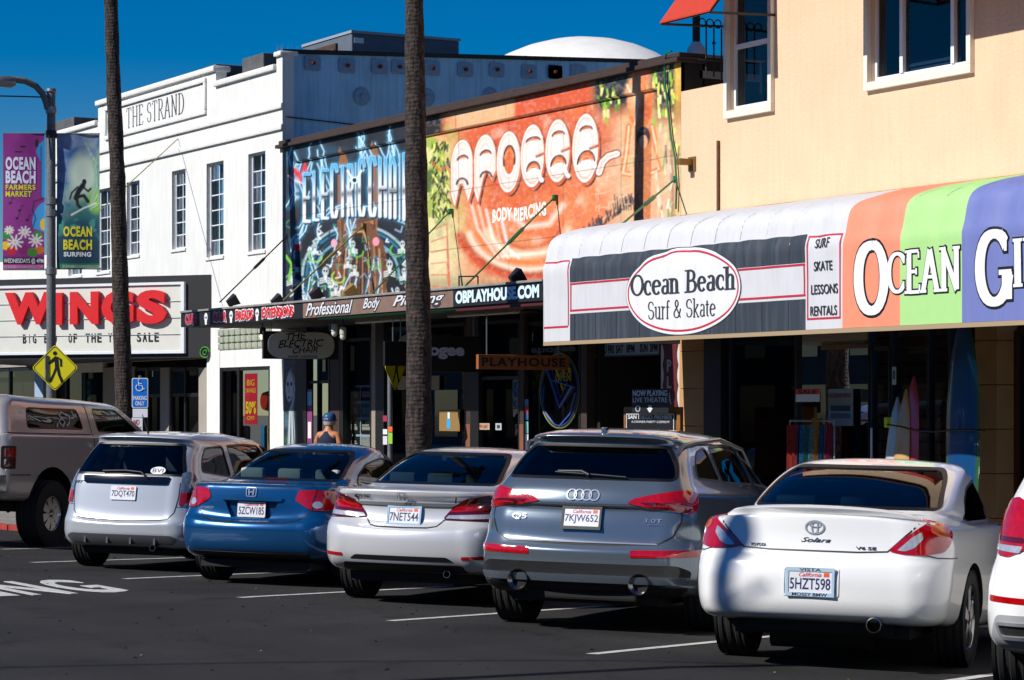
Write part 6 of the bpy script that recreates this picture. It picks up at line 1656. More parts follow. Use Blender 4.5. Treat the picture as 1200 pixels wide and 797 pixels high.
# skulls, vines, roses
for cx, cy, s_ in ((410, 286, 7), (404, 305, 6), (412, 314, 6), (453, 310, 9), (468, 286, 7), (378, 318, 9), (342, 322, 8), (366, 290, 5), (470, 318, 7), (390, 336, 7), (352, 345, 6), (462, 340, 6)):
    s_ *= .7; P.ell(cx, cy, s_ * .58, s_ * .85, 'b9c1c0', soft=.4); P.ell(cx, cy + s_ * .8, s_ * .36, s_ * .4, 'c3cac8', soft=.3); P.ell(cx - s_ * .22, cy - s_ * .1, s_ * .16, s_ * .24, '15171b'); P.ell(cx + s_ * .22, cy - s_ * .1, s_ * .16, s_ * .24, '15171b'); P.stroke([(cx, cy + s_ * .9), (cx, cy + s_ * 1.5)], s_ * .35, 'd0d5d2')
    for k in range(3): P.stroke([(cx - s_, cy + s_ * (1.4 + .4 * k)), (cx, cy + s_ * (1.1 + .4 * k)), (cx + s_, cy + s_ * (1.4 + .4 * k))], 1.2, 'dfe4e2')
for i in range(7):
    x, y = rs.uniform(338, 482), rs.uniform(270, 350); P.stroke([(x + 6 * math.cos(t) * (1 + t * .15), y + 5 * math.sin(t) * (1 + t * .15)) for t in np.linspace(0, 4, 12)], 1.7, ['5fae3a', '3d8a2e', '8fcf4a'][i % 3])
P.stroke([(335, 300), (342, 310), (338, 330)], 3, '6fbf3a'); P.ell(346, 290, 3, 4, 'c92a2a'); P.ell(437, 283, 4, 5, 'e78fa0'); P.ell(388, 285, 3.5, 5, 'e0a0ae'); P.ell(362, 345, 3, 6, 'e08a96')
# red star at the left
P.stroke([(340, 212), (345, 198), (350, 214)], 3, 'd83040'); P.stroke([(350, 206), (354, 192), (357, 208)], 3, 'd83040'); P.stroke([(338, 206), (352, 216)], 1.2, 'f3d8dc')
# ELECTRIC CHAIR: tall glowing letters, blue above, white below with a dark waist
def tall(ch, x0, x1, yt, yb):
    w = (x1 - x0) * .36
    S = {'E': [[(0, 0), (0, 1)], [(0, 0), (1, 0)], [(0, .5), (.8, .5)], [(0, 1), (1, 1)]], 'L': [[(0, 0), (0, 1)], [(0, 1), (1, 1)]], 'C': [[(1, .12), (.8, 0), (.2, 0), (0, .12), (0, .88), (.2, 1), (.8, 1), (1, .88)]],
         'T': [[(0, 0), (1, 0)], [(.5, 0), (.5, 1)]], 'R': [[(0, 1), (0, 0), (.8, 0), (1, .12), (1, .4), (.8, .5), (0, .5)], [(.5, .5), (1, 1)]], 'I': [[(.5, 0), (.5, 1)]], 'H': [[(0, 0), (0, 1)], [(1, 0), (1, 1)], [(0, .5), (1, .5)]], 'A': [[(0, 1), (0, .15), (.5, 0), (1, .15), (1, 1)], [(0, .55), (1, .55)]]}[ch]
    for q in S:
        Q = [(x0 + w / 2 + a * (x1 - x0 - w), yt + w / 2 + b * (yb - yt - w)) for a, b in q]
        P.stroke(Q, w + 3, '2aa5d8', soft=2.5, a=.35)
    for q in S:
        Q = [(x0 + w / 2 + a * (x1 - x0 - w), yt + w / 2 + b * (yb - yt - w)) for a, b in q]
        P.stroke([(a + 1.5, b + 1.5) for a, b in Q], w + 1.5, '0b0f16')
        a_ = np.clip(.5 - (P.sd(Q) - w / 2) / .8 * .5, 0, 1)
        f = (Yp - yt) / (yb - yt)
        P.blend(a_, 'f4f8fb'); P.blend(a_ * sm(f, .5, .1), '3fa9d8'); P.blend(a_ * np.exp(-((f - .56) / .07) ** 2) * .85, '1a2230'); P.blend(a_ * sm(f, .9, 1.05) * .6, '9fc6d6')
xs_ = [(351.5, 361), (363, 371), (373, 382), (383.5, 393), (394, 402), (403.5, 411), (411.5, 415), (416, 425), (428, 438), (440, 450), (452, 461), (463, 466.5), (468, 478)]
for ch, (a, b) in zip('ELECTRIC' 'CHAIR', xs_):
    cx = (a + b) / 2; yt = 203 - (cx - 351) * .20; yb = 262 - (cx - 351) * .02 - 6 * math.sin((cx - 351) / 125 * math.pi) * 1.2
    tall(ch, a, b, yt - (4 if ch in 'C' else 0), yb)
P.stroke([(404, 200), (412, 214), (420, 200)], 2, 'e8f6fc'); P.ell(412, 211, 6, 4, 'cfe6f0'); P.ell(412, 211, 2.4, 2.6, '17202a')
# panel joints and chipped paint
for z in (4.25, 5.15): P.blend(.5 * (np.abs(P.V - z) < .008), '2c1c14')
for uu in np.linspace(u0m, u1m, 9)[1:-1]: P.blend(.35 * (np.abs(P.U - uu) < .011), '2c1c14')
P.blend(sm(P.noise(6, 31), .72, .8) * .6, 'cbb8a4' ) if 0 else None
P.blend(R_ * .12 * sm(P.noise(3.2, 41, 2), .5, .8), 'fbe9d8'); P.blend(R_ * .12 * sm(P.noise(4.2, 43, 2), .55, .85), '8a3a1c')
# recess: the field under the frieze sits 6 cm back
rec = (P.U > ra) & (P.U < rb) & (P.V < ZR)
P.W = P.W + np.array([0, 1, 0])[None, None] * (rec * .055)[..., None]
P.build('mural', PAINTED, mbd, d=.0)
LEAD = mat('mural_lettering_white', 'f1e6da', rough=.7)
r_ = lambda px, py: (X_(px, DF + .055), Z_(px, py, DF + .055))
MUR = wall(DF + .055)
mb = MB(); put_text(mb, 'BODY PIERCING', lambda u, v, d: MUR.at(u, v, d), X_(573.5), X_(636.5), Z_(573, 262), Z_(573, 246), .001, .004, bold=.045, space=1.1, shape=lambda a, b: (a, b + .10 * math.sin(a * 9)))
mb.build('mural_lettering', LEAD, mbd)
# wall body, brown cap, right-hand end
mb = MB(); mb.box(u0m, DF + .06, 3.3, u1m, DF + .35, ZT + .06); mb.build('wall_core', BLKP, mbd)
CAPM = ROOFB
cap = MB(); cap.box(X_(328), DF - .10, ZT + .002, u1m + .05, DF + .38, ZT + .065, bev=.01); cap.build('cornice', CAPM, mbd)
cap = MB(); cap.box(X_(328) + .05, DF - .05, ZT + .067, u1m + .03, DF + .38, ZT + .135, bev=.01); cap.build('cornice', CAPM, mbd)
mb = MB(); mb.box(u0m, DF + .3, 6.2, u1m, 34, 6.3); mb.build('roof', MATS['roof_grey'], mbd)
mb = MB(); mb.box(u1m - .25, DF + .38, 3., u1m - .002, 30, ZT + .09); mb.build('parapet', mat('shaded_dark_brown', '241a17', rough=.9, noise=.4, nscale=5), mbd)  # dark brown end wall, its shade put into the colour
mb = MB(); mb.box(u1m - .25, DF + .382, ZT + .09, u1m + .02, 30, ZT + .13); mb.build('flashing', mat('grey_flashing', '7d8288', rough=.7, noise=.6, nscale=7), mbd)
pp = wall(DF + 1.0).hit(816, 57)
vp = thing('vent_pipe', 'black vent pipe with white flashing on the corner of the mural roof', 'pipe', (pp.x, pp.y, pp.z))
mb = MB(); mb.tube([(pp.x, pp.y, 6.3), (pp.x, pp.y, Z_(816, 14, DF + 1.0))], .055, 12); mb.build('pipe', BLKP, vp, smooth=40)
mb = MB(); mb.lathe([(.15, -.25), (.13, 0), (.06, .09), (.056, .09)], pp, (0, 0, 1), 14); mb.build('flashing', mat('white_mastic', 'cfd0d0', rough=.8), vp, smooth=40)
# hose-like green cable down the right edge
def wpt(px, py, d=-.04): q = wall(DF + d).hit(px, py); return q
GRN = mat('dark_green_enamel', '0f6a3f', rough=.4, coat=.3)
mb = MB(); mb.tube([wpt(787, 60, -.15), wpt(781, 62, -.14), wpt(779, 70), wpt(779, 95), wpt(782, 120), wpt(786, 160), wpt(791, 185), wpt(793, 215), wpt(792, 245)], .014, 8)
tag(mb.build('cable', GRN, smooth=50), 'green cable hanging from the roof down the right edge of the orange mural', 'cable')

# ===== flat canopy over the pavement
CD = DF - 1.92; CP = wall(CD)
ca, cb = X_(213, CD), X_(636.5, CD)
zb_, zt_ = Z_(213, 383.5, CD), Z_(213, 367, CD)
cn = thing('canopy', 'long flat black shop canopy lettered CUTS COLOR DREADS EXTENSIONS and OBPLAYHOUSE.COM', 'canopy', (ca, DF, zb_))
mb = MB(); mb.box(ca, CD + .03, zb_ + .03, cb, DF, zt_ - .02); mb.build('deck', mat('deck_tar', '33302d', rough=.95, noise=.3), cn)
mb = MB(); mb.box(ca + .02, CD + .04, zb_ - .004, X_(500, CD), DF - .01, zb_ + .028); mb.build('soffit', mat('soffit_black', '131313', rough=.8), cn)
mb = MB(); mb.box(X_(370, CD), CD + .035, zb_ - .03, X_(532, CD), CD + .5, zb_ - .006); mb.build('soffit_edge', mat('soffit_green', '0c5a38', rough=.6), cn)
mb = MB(); mb.box(X_(532, CD), CD + .035, zb_ - .06, cb, CD + .3, zb_ - .006); mb.build('soffit_edge', mat('soffit_maroon', '4a1216', rough=.6), cn)
FB = mat('fascia_black', '15161b', rough=.6, noise=.2, nscale=5); FBR = mat('fascia_brown', '7d6459', rough=.75, noise=.35, nscale=5)
for a, b, m_ in ((ca, X_(355, CD), FB), (X_(355, CD) + .002, X_(531, CD), FBR), (X_(531, CD) + .002, cb, FB)):
    mb = MB(); mb.box(a, CD, zb_, b, CD + .03, zt_); mb.build('fascia', m_, cn)
mb = MB(); mb.box(ca - .02, CD - .03, zt_ + .001, cb + .02, CD + .08, zt_ + .035, bev=.008); mb.build('drip_edge', mat('galv_edge', '8f8c88', rough=.6, noise=.4), cn)
mb = MB(); mb.box(ca - .03, CD - .004, zb_, ca - .002, DF, zt_); mb.build('fascia_end', FB, cn)
RC_ = mat('graffiti_red', 'cf2330', rough=.6); WC_ = mat('graffiti_white', 'dfe0e2', rough=.6)
def ctext(s, x0, x1, f0=.18, f1=.84, mt=RC_, out=WC_, bold=.045, ob=.10, shear=0., shape=None):
    u0, u1 = X_(x0, CD), X_(x1, CD); v0, v1 = zb_ + (zt_ - zb_) * f0, zb_ + (zt_ - zb_) * f1
    o = None
    if out:
        g = .018; mb = MB(); put_text(mb, s, CP.at, u0 - g, u1 + g, v0 - g, v1 + g, .001, .006, bold=ob, shear=shear, shape=shape); o = mb.build('lettering_outline', out, cn)
    mb = MB(); put_text(mb, s, CP.at, u0, u1, v0, v1, .007, .011, bold=bold, shear=shear, shape=shape); mb.build('lettering', mt, cn)
wob = lambda a, b: (a, b + .05 * math.sin(a * 17))
ctext('CUTS', 217.5, 231.5, shape=wob, out=mat('outline_shadow_blue', '5b7fa0', rough=.6)); ctext('COLOR', 250, 265.5, shape=wob); ctext('DREADS', 276.5, 297, shape=wob); ctext('EXTENSIONS', 307.5, 344.5, shape=wob)  # blue outline of CUTS paints the lamp pole's shadow on the word
for x in (241.5, 271, 301.5):
    u = X_(x, CD); c_ = (zb_ + zt_) / 2; mb = MB()
    mb.prism([(u + .075 * math.cos(t), c_ + .015 + .075 * math.sin(t)) for t in np.linspace(0, 6.28, 15)[:-1]], CP.at, .001, .005); mb.prism([(u - .04, c_ - .11), (u + .04, c_ - .11), (u + .045, c_ - .03), (u - .045, c_ - .03)], CP.at, .001, .0045)
    o = mb.build('skull', WC_, cn); mb = MB()
    for sx in (-.03, .03): mb.prism([(u + sx + .018 * math.cos(t), c_ + .01 + .022 * math.sin(t)) for t in np.linspace(0, 6.28, 9)[:-1]], CP.at, .0055, .008)
    mb.build('eye', FB, o)
SCR = mat('script_white', 'd6d8dc', rough=.5)
ctext('Professional', 359, 414, .12, .92, mt=SCR, out=mat('outline_dark', '2c2a2e', rough=.7), bold=.012, ob=.06, shear=.45); ctext('Body', 426, 446, .12, .92, mt=SCR, out=MATS['outline_dark'], bold=.012, ob=.06, shear=.45); ctext('Piercing', 461, 521, .12, .92, mt=SCR, out=MATS['outline_dark'], bold=.012, ob=.06, shear=.45)
BLW = mat('lettering_sky_white', 'cfe4f4', rough=.5)
ctext('OBPLAYHOUSE.COM', 534.5, 632.5, .16, .88, mt=BLW, out=None, bold=.05)
# stays from the wall with turnbuckles, spotlights on the deck, tubes below
def stay(p, q, m_, r, lab):
    o = thing('canopy_stay', lab, 'rod', p, group='stays holding the canopy to the mural wall')
    mb = MB(); mb.tube([p, q], r, 8); mb.build('rod', m_, o, smooth=40); c_ = Vector(p).lerp(Vector(q), .42); d = (Vector(q) - Vector(p)).normalized() * .22
    mb = MB(); mb.tube([c_ - d, c_ - d * .7, c_ + d * .7, c_ + d], [r, r * 2.2, r * 2.2, r], 8); mb.build('turnbuckle', m_, o, smooth=40)
    mb = MB(); e = Vector(p); mb.box(e.x - .03, DF - .012, e.z - .045, e.x + .03, DF + .05, e.z + .045); mb.build('wall_plate', m_, o)
def canpt(px, py): return CP.hit(px, py) + Vector((0, .15, 0))
OLV = mat('old_yellow_rod', '8a8248', rough=.6, noise=.4)
stay(WF.hit(425, 265) , canpt(322, 352), OLV, .014, 'old yellow stay from the electric chair mural down to the canopy')
stay(WF.hit(527, 248), canpt(420, 350), GRN, .012, 'green stay behind the palm trunk down to the canopy')
stay(WF.hit(649, 232), canpt(529, 340), GRN, .014, 'green stay rising across the orange swirl to below BODY PIERCING')
stay(WF.hit(791, 210), wall(DF - 1.7).hit(718, 272), GRN, .014, 'green stay at the right end of the orange mural')
stay(WF.hit(336, 277), canpt(248, 354), BLKP, .012, 'thin black stay from the white theatre corner to the canopy end')
SPOT = mat('spotlight_body', '17171a', rough=.5)
for k, (px, py, lab) in enumerate(((262, 352, 'black spotlight at the left end of the canopy'), (314, 352, 'black spotlight above the word EXTENSIONS'), (359, 344, 'black spotlight under the electric chair mural, left'), (399, 341, 'tan boxy spotlight under the electric chair mural'), (471, 336, 'boxy spotlight half behind the palm trunk'), (593, 325, 'black spotlight above OBPLAYHOUSE.COM'))):
    p = canpt(px, py + 6); o = thing('spotlight', lab, 'spotlight', p, group='spotlights standing on the canopy')
    hM = mat('spot_tan', '8a6a34', rough=.7) if k in (3, 4) else SPOT
    mb = MB(); mb.tube([p + Vector((0, 0, -.10)), p + Vector((0, 0, .04))], .015, 6); mb.lathe([(.0, -.14), (.06, -.14), (.06, -.11), (0, -.11)], p, (0, 0, 1), 10); mb.build('bracket', SPOT, o)
    d = Vector((.25, .8, .5)).normalized(); mb = MB(); a = Vector((1, 0, 0)); b_ = d.cross(a).normalized(); a = b_.cross(d).normalized()
    vs = []
    for t, w, h in ((-.08, .06, .05), (.10, .13, .09)):
        c_ = p + Vector((0, 0, .07)) + d * t
        vs += [c_ + a * sx * w + b_ * sy * h for sx, sy in ((-1, -1), (1, -1), (1, 1), (-1, 1))]
    mb.add(vs, [(0, 1, 2, 3), (4, 5, 6, 7), (0, 1, 5, 4), (1, 2, 6, 5), (2, 3, 7, 6), (3, 0, 4, 7)]); mb.build('lamp_head', hM, o)
mb = MB(); p0 = canpt(527, 337); mb.tube([p0, p0 + Vector((0, 0, .16)), canpt(549, 332) + Vector((0, 0, .10)), canpt(549, 334)], .012, 6); tag(mb.build('hoop_rail', BLKP), 'small black bent rail on the canopy beside the palm trunk', 'rail')
TUBE = mat('old_tube_white', 'b9b4a4', rough=.5)
for a, b, y, lab in ((418, 478, 377, 'fluorescent fixture left of the palm trunk under the canopy'), (526, 608, 370, 'longer fluorescent fixture under OBPLAYHOUSE.COM')):
    D_ = CD + .45; x0, x1, z = X_(a, D_), X_(b, D_), zb_ - .06
    o = thing('tube_light', lab, 'light fixture', (x0, D_, z), group='tube lights under the canopy')
    mb = MB(); mb.box(x0, D_ - .07, z - .01, x1, D_ + .07, z + .055); mb.build('housing', mat('rusty_enamel', '8b7a62', rough=.7, noise=.6, nscale=6), o)
    for s_ in (-.035, .035): mb = MB(); mb.tube([(x0 + .05, D_ + s_, z - .035), (x1 - .05, D_ + s_, z - .035)], .018, 8); mb.build('tube', TUBE, o, smooth=40)

# ===== signs hanging under the canopy, standing out from the wall
def hangsign(name, label, px_mid, D0, D1, py_t, py_b, mt, th=.06):
    """board perpendicular to the street; D0 = outer edge, D1 = inner edge"""
    q = wall((D0 + D1) / 2).hit(px_mid, (py_t + py_b) / 2); pl = Plane((q.x, 0, 0), (0, 1, 0)); pl.n = Vector((1, 0, 0))
    z0, z1 = pl.uv(px_mid, py_b)[1], pl.uv(px_mid, py_t)[1]
    o = thing(name, label, 'sign', (q.x, (D0 + D1) / 2, z1))
    mb = MB(); mb.box(q.x - th, D0, z0, q.x, D1, z1, bev=.006); mb.build('board', mt, o)
    for y in (D0 + .15, D1 - .15): mb = MB(); mb.tube([(q.x - th / 2, y, z1), (q.x - th / 2, y, zb_)], .01, 5); mb.build('hanger', STEEL, o)
    return o, pl, z0, z1
o, pl, z0, z1 = hangsign('hanging_sign', 'black hanging sign with grey oval reading THE ELECTRIC CHAIR HAIR DESIGN', 353, CD + .10, CD + 1.46, 388.5, 421, BLKP)
cy, cz = (CD + .78), (z0 + z1) / 2; hw, hh = .60, (z1 - z0) / 2 - .01
ov = rounded([(cy - hw, cz - hh), (cy + hw, cz - hh), (cy + hw, cz + hh), (cy - hw, cz + hh)], .30, 8)
mb = MB(); mb.prism(ov, pl.at, .002, .008); mb.build('oval', mat('sign_grey', 'd6cebf', rough=.7, noise=.2, nscale=4), o)
H = hh * 2
for s_, a, b, c_, d_, sh, bo in (('THE', -.28, .08, .70, .96, .2, .01), ('ELECTRIC', -.42, .40, .42, .70, .3, .01), ('CHAIR', -.16, .30, .20, .43, .2, .01), ('HAIR DESIGN', -.24, .28, .03, .12, 0, 0)):
    mb = MB(); put_text(mb, s_, pl.at, cy + a, cy + b, z0 + .01 + H * c_, z0 + .01 + H * d_, .009, .013, bold=bo, shear=sh, shape=(lambda p_, q_: (p_, q_ + .28 * (p_ - .5) + .12 * ((int(p_ * 9)) % 2))) if s_ != 'HAIR DESIGN' else None); mb.build('lettering', INK, o)
o, pl, z0, z1 = hangsign('wooden_sign', 'brown wooden hanging sign with carved black letters PLAYHOUSE', 614, CD + .05, CD + 1.50, 416, 433, mat('sign_wood', 'a85a28', rough=.7, noise=.5, nscale=5), .07)
mb = MB(); put_text(mb, 'PLAYHOUSE', pl.at, CD + .10, CD + 1.45, z0 + .04, z1 - .04, .001, .006, bold=.03, space=1.15); mb.build('lettering', INK, o)
o, pl, z0, z1 = hangsign('black_shop_sign', 'black cut-out hanging sign with white lettering apogee, half behind the palm', 525, CD + .02, CD + 1.2, 394, 436, BLKP)
u0 = pl.uv(504, 415)[0]; u1 = pl.uv(544, 415)[0]; zz0, zz1 = pl.uv(520, 421)[1], pl.uv(520, 407)[1]
mb = MB(); put_text(mb, 'apogee', pl.at, u0 - (u1 - u0) * .52, u1, zz0, zz1, .001, .006, bold=.045); mb.build('lettering', mat('sign_white', 'c9cccc', rough=.5), o)
o, pl, z0, z1 = hangsign('black_shop_sign', 'small blank black hanging sign left of the palm trunk', 466, CD + .12, CD + .55, 400, 429, BLKP)
# shaded bulb fittings by the electric chair sign
for px, py, lab in ((308, 392, 'lit bulb in a black holder left of the electric chair sign'), (392, 388, 'pale lamp on a swivel right of the electric chair sign'), (402, 392, 'white floodlight cone right of the electric chair sign')):
    p = wall(CD + .3).hit(px, py); o = thing('bulb_lamp', lab, 'lamp', p)
    mb = MB(); mb.lathe([(.02, .12), (.05, .11), (.055, .0), (.03, -.02)], p, (0, 0, 1), 12); mb.build('holder', SPOT if px < 350 else TUBE, o, smooth=40)
    mb = MB(); mb.lathe([(.0, -.09), (.035, -.075), (.05, -.04), (.045, -.005), (.02, .0)], p, (0, 0, 1), 12); mb.build('bulb', mat('lit_bulb', 'ffe2b0', emit='ffd9a0', estr=3.) if px < 350 else mat('dull_bulb', 'd8d6cf', rough=.3), o, smooth=60)
    mb = MB(); mb.tube([p + Vector((0, 0, .1)), Vector((p.x, p.y, zb_))], .01, 5); mb.build('stem', SPOT, o)
# ------------------------------------------------------------------ ground floor under the canopy
BRN = mat('brown_post', '3b2a22', rough=.7, noise=.3, nscale=6); BRN_SUN = mat('sunlit_brown_wood', '7d4a34', rough=.8, noise=.3, nscale=6)
def post(owner, x0, x1, mt, z0=0., z1=3.28, D=DF, d=.12, name='frame_post', back=.12):
    a, b = X_(x0, D), X_(x1, D); mb = MB(); mb.box(a, D - .02, z0, b, D + back, z1); return mb.build(name, mt, owner)
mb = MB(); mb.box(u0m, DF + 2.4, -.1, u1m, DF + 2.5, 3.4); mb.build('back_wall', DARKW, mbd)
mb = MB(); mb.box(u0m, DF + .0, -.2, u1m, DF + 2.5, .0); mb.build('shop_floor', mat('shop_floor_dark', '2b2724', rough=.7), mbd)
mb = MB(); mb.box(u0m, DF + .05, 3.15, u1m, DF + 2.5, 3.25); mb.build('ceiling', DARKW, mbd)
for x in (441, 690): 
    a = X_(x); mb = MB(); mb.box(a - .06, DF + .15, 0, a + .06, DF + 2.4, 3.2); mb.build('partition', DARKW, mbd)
post(mbd, 347, 360, BLKP); post(mbd, 388, 399, BRN, back=.3); post(mbd, 399.5, 403, BLKP); post(mbd, 436.5, 441, mat('pale_post', '8d8374', rough=.8), z1=3.28); post(mbd, 441, 451, BLKP)
post(mbd, 547.5, 552.5, BRN); post(mbd, 552.5, 562, BLKP); post(mbd, 610.5, 615, BRN); post(mbd, 682, 689, BRN); 
for x0, x1 in ((547.5, 552.5), (610.5, 615)):
    a, b = X_(x0), X_(x1); mb = MB(); mb.box(a - .002, DF - .026, 0, b + .002, DF + .02, Z_(x0, 497)); mb.build('sunlit_post_foot', BRN_SUN, mbd)  # lighter brown sleeve paints the sunlight on the post's lower part
def glaz(x0, x1, z0, z1, D=DF + .04, rails=(), mull=()):
    shopfront(mbd, X_(x0, D), X_(x1, D), z0, z1, D, mullions=tuple(X_(m, D) for m in mull), rails=rails, fw=.05)
glaz(360, 387, .1, 2.9, rails=(2.2,), mull=(374,)); glaz(403.5, 436, .1, 2.9, rails=()); glaz(451, 547, .35, 3.05, rails=(2.65,), mull=(500,)); glaz(562, 610, .1, 3.05, rails=(2.2,)); glaz(615.5, 681, .2, 3.0); 
# painted lady on the pilaster
LP = wall(DF - .012); a, b = X_(333, DF - .012), X_(347, DF - .012)
Q = Painter(LP, a, .1, b, Z_(333, 422), .009, .012, '1d2b38')
Q.blend(np.clip(Q.noise(8, 3) - .4, 0, 1) * 2, '4a6a80'); Q.blend(np.clip((Q.Y - 480) / 60, 0, 1) * np.clip(Q.noise(5, 8) - .4, 0, 1) * 2, '3f7a4a')
for k in range(7): Q.stroke([(341 - k * .5, 432 + k), (346 - k * .3, 450 + k * 3), (343 - k * .6, 480), (346 - k * 1.4, 520)], 1.0, ['aab6c0', '10161c', 'd5dde2'][k % 3])
Q.ell(339, 455, 4.2, 16, 'b9c4cc'); Q.ell(337.3, 450, 1.3, 2.6, '14181c'); Q.ell(341.4, 450, 1.3, 2.6, '14181c'); Q.ell(338.6, 466, 1.6, 1.5, 'a8242c'); Q.stroke([(338.8, 452), (338.4, 459), (339.5, 460)], .6, '55636e'); Q.stroke([(334, 436), (339, 432), (344, 437)], 1.4, '0e1216')
Q.build('painted_lady', PRINT, mbd)
# posters in a 2 x 4 white grid
gp = wall(DF + .20)
o = thing('poster_rack', 'white grid rack of eight small posters behind the doorway glass', 'rack', gp.hit(422, 530))
r = prect(gp, 407, 452, 437, 528); u0, u1, v0, v1 = r[0][0], r[1][0], r[0][1], r[2][1]
mb = MB(); mb.box(u0 - .02, DF + .22, v0, u1 + .02, DF + .25, v1); mb.build('backing', mat('rack_white', 'c9d0d4', rough=.6), o)
for j in range(4):
    for i in range(2):
        c = ['1c3540', '6e2420', '7d4a1c', '7c99a2', '14211f', '18222a', '20242a', 'a9b3b8'][j * 2 + i]
        a, b = u0 + (u1 - u0) * (i * .5 + .03), u0 + (u1 - u0) * (i * .5 + .46); c0, c1 = v1 - (v1 - v0) * (j * .25 + .03), v1 - (v1 - v0) * (j * .25 + .235)
        mb = MB(); mb.box(a, DF + .20, c1, b, DF + .219, c0); p_ = mb.build('poster', mat('print_' + c, c, rough=.6, noise=.5, nscale=12), o)
        mb = MB(); mb.box(a + .05, DF + .197, c1 + .06, b - .06, DF + .1995, c1 + .12); mb.box(a + .05, DF + .197, c0 - .1, b - .1, DF + .1995, c0 - .07); mb.build('print_block', mat('ink_pale', 'b8b4a4', rough=.7), p_)
poster('magenta_strip_poster', 'tall narrow magenta and cyan strip poster beside the doorway', wall(DF + .02), 361, 456, 367, 520, '7c3a6a', [('', '6fb7cf', .1, .05, .9, .3), ('', 'e0d8d0', .2, .6, .8, .9)])
poster('flat_yellow_poster', 'small tan paper taped in the window right of the palm trunk', wall(DF + .02), 506, 440.5, 516, 457, '9c8158', [])
poster('bottle_poster', 'tan poster with a tall blue bottle in the piercing shop window', wall(DF + .02), 516, 480, 540, 505, '8a6c3c', [('', '2f9fd0', .38, .45, .55, .88), ('', 'cfe6ee', .42, .12, .52, .42)])
poster('tan_notice', 'tan notice half hidden behind the palm trunk', wall(DF + .02), 467, 441, 477, 457, '9c8158', [])
poster('door_notice', 'cream notice with red lines on the dark door', wall(DF + .02), 560, 496, 575, 503.5, 'b3a183', [('OPEN DAILY', 'a03020', .08, .2, .92, .8)])
poster('door_notice', 'small grey square notice beside the cream one on the dark door', wall(DF + .02), 582, 496, 589, 504, 'aab0b0', [('', '30383a', .25, .25, .75, .75)])
# neon beer-style shield on the window
NP = wall(DF + .0)
o = thing('neon_shield', 'large oval blue and green neon-tube sign with a big V in the playhouse window', 'neon sign', NP.hit(655, 480))
def ntube(name, pts, col, r=.012):
    q = [NP.hit(*p) for p in pts]; mb = MB(); mb.tube(q, r, 6); mb.build(name, mat('tube_' + col, col, rough=.4), o, smooth=40)
ntube('outer_tube', [(656 + 23 * math.cos(t), 458 + 44 * math.sin(t)) for t in np.linspace(0, 6.28, 36)], '66702c')
ntube('outer_tube', [(656 + 21 * math.cos(t), 458 + 41 * math.sin(t)) for t in np.linspace(0, 6.28, 36)], '28407c')
ntube('letter_tube', [(641, 432), (656, 477), (671, 452)], '3c5cae', .025); ntube('letter_tube', [(646, 430), (657, 466), (665, 448)], '28407c')
ntube('letter_tube', [(645, 445), (674, 454)], '3c5cae'); ntube('letter_tube', [(638, 452), (636, 478), (650, 498)], '28407c'); ntube('letter_tube', [(674, 460), (668, 485), (655, 500)], '3c5cae')
mb = MB(); put_text(mb, 'OPEN', NP.at, X_(652), X_(670), Z_(652, 447), Z_(652, 437), .01, .02); mb.build('lettering', mat('tube_ochre', '8a8436', rough=.5), o)
mb = MB(); put_text(mb, 'apogee', wall(DF).at, X_(623), X_(675), Z_(623, 416), Z_(623, 408), .0, .01, bold=.03); tag(mb.build('window_lettering', mat('dim_grey', '3c4246', rough=.6)), 'dim grey lettering apogee high on the playhouse window', 'lettering')
# strip of stickers on the door edge
for k, (y0, y1, c) in enumerate(((468, 475, '2f7fa8'), (475, 485, 'a03048'), (485, 492, '2b5f8a'), (494, 508, '6fb0a4'), (509, 530, 'cfd6d8'))):
    tag(pslab('sticker', mat('sticker_' + c, c, rough=.5), wall(DF), 617.5, y0, 621.5, y1, .03, .035), ['blue sticker topmost on the playhouse door edge', 'crimson sticker second on the playhouse door edge', 'dark blue sticker third on the playhouse door edge', 'pale green sticker fourth on the playhouse door edge', 'long white sticker lowest on the playhouse door edge'][k], 'sticker')
# playhouse entrance
PE = wall(DF + .25)
poster('changeable_letter_board', 'grey letter board reading THIS THU FRI SAT 8PM SUN 3PM', PE, 687, 404, 774, 417.5, '9aa6ae', [('THIS', '101214', .04, .15, .15, .85, dict(bold=.03)), ('THU', '101214', .20, .15, .30, .85, dict(bold=.03)), ('FRI', '101214', .32, .15, .40, .85, dict(bold=.03)), ('SAT', '101214', .43, .15, .53, .85, dict(bold=.03)), ('8PM', '101214', .57, .15, .68, .85, dict(bold=.03)), ('SUN', '101214', .75, .15, .85, .85, dict(bold=.03)), ('3PM', '101214', .88, .15, .98, .85, dict(bold=.03))], frame='5a6066')
PM = wall(DF + .10)
r = prect(PM, 776, 404, 799, 500); uu0, uu1, vv0, vv1 = r[0][0], r[1][0], r[0][1], r[2][1]
o = thing('scalloped_panel', 'maroon panel with scalloped white edges and vertical letters PLA', 'sign', PM.hit(787, 500))
sc_ = []
for i in range(33): t = i / 32; sc_.append((uu0 + .05 + .035 * abs(math.sin(t * math.pi * 4)), vv0 + (vv1 - vv0) * t))
for i in range(33): t = 1 - i / 32; sc_.append((uu1 - .05 - .035 * abs(math.sin(t * math.pi * 4)), vv0 + (vv1 - vv0) * t))
mb = MB(); mb.prism(r, PM.at, .0, .02); mb.build('board', mat('scallop_white', 'c3c1b6', rough=.6), o)
mb = MB(); mb.prism(sc_, PM.at, .021, .028); mb.build('scallop', mat('maroon_panel', '571820', rough=.6), o)
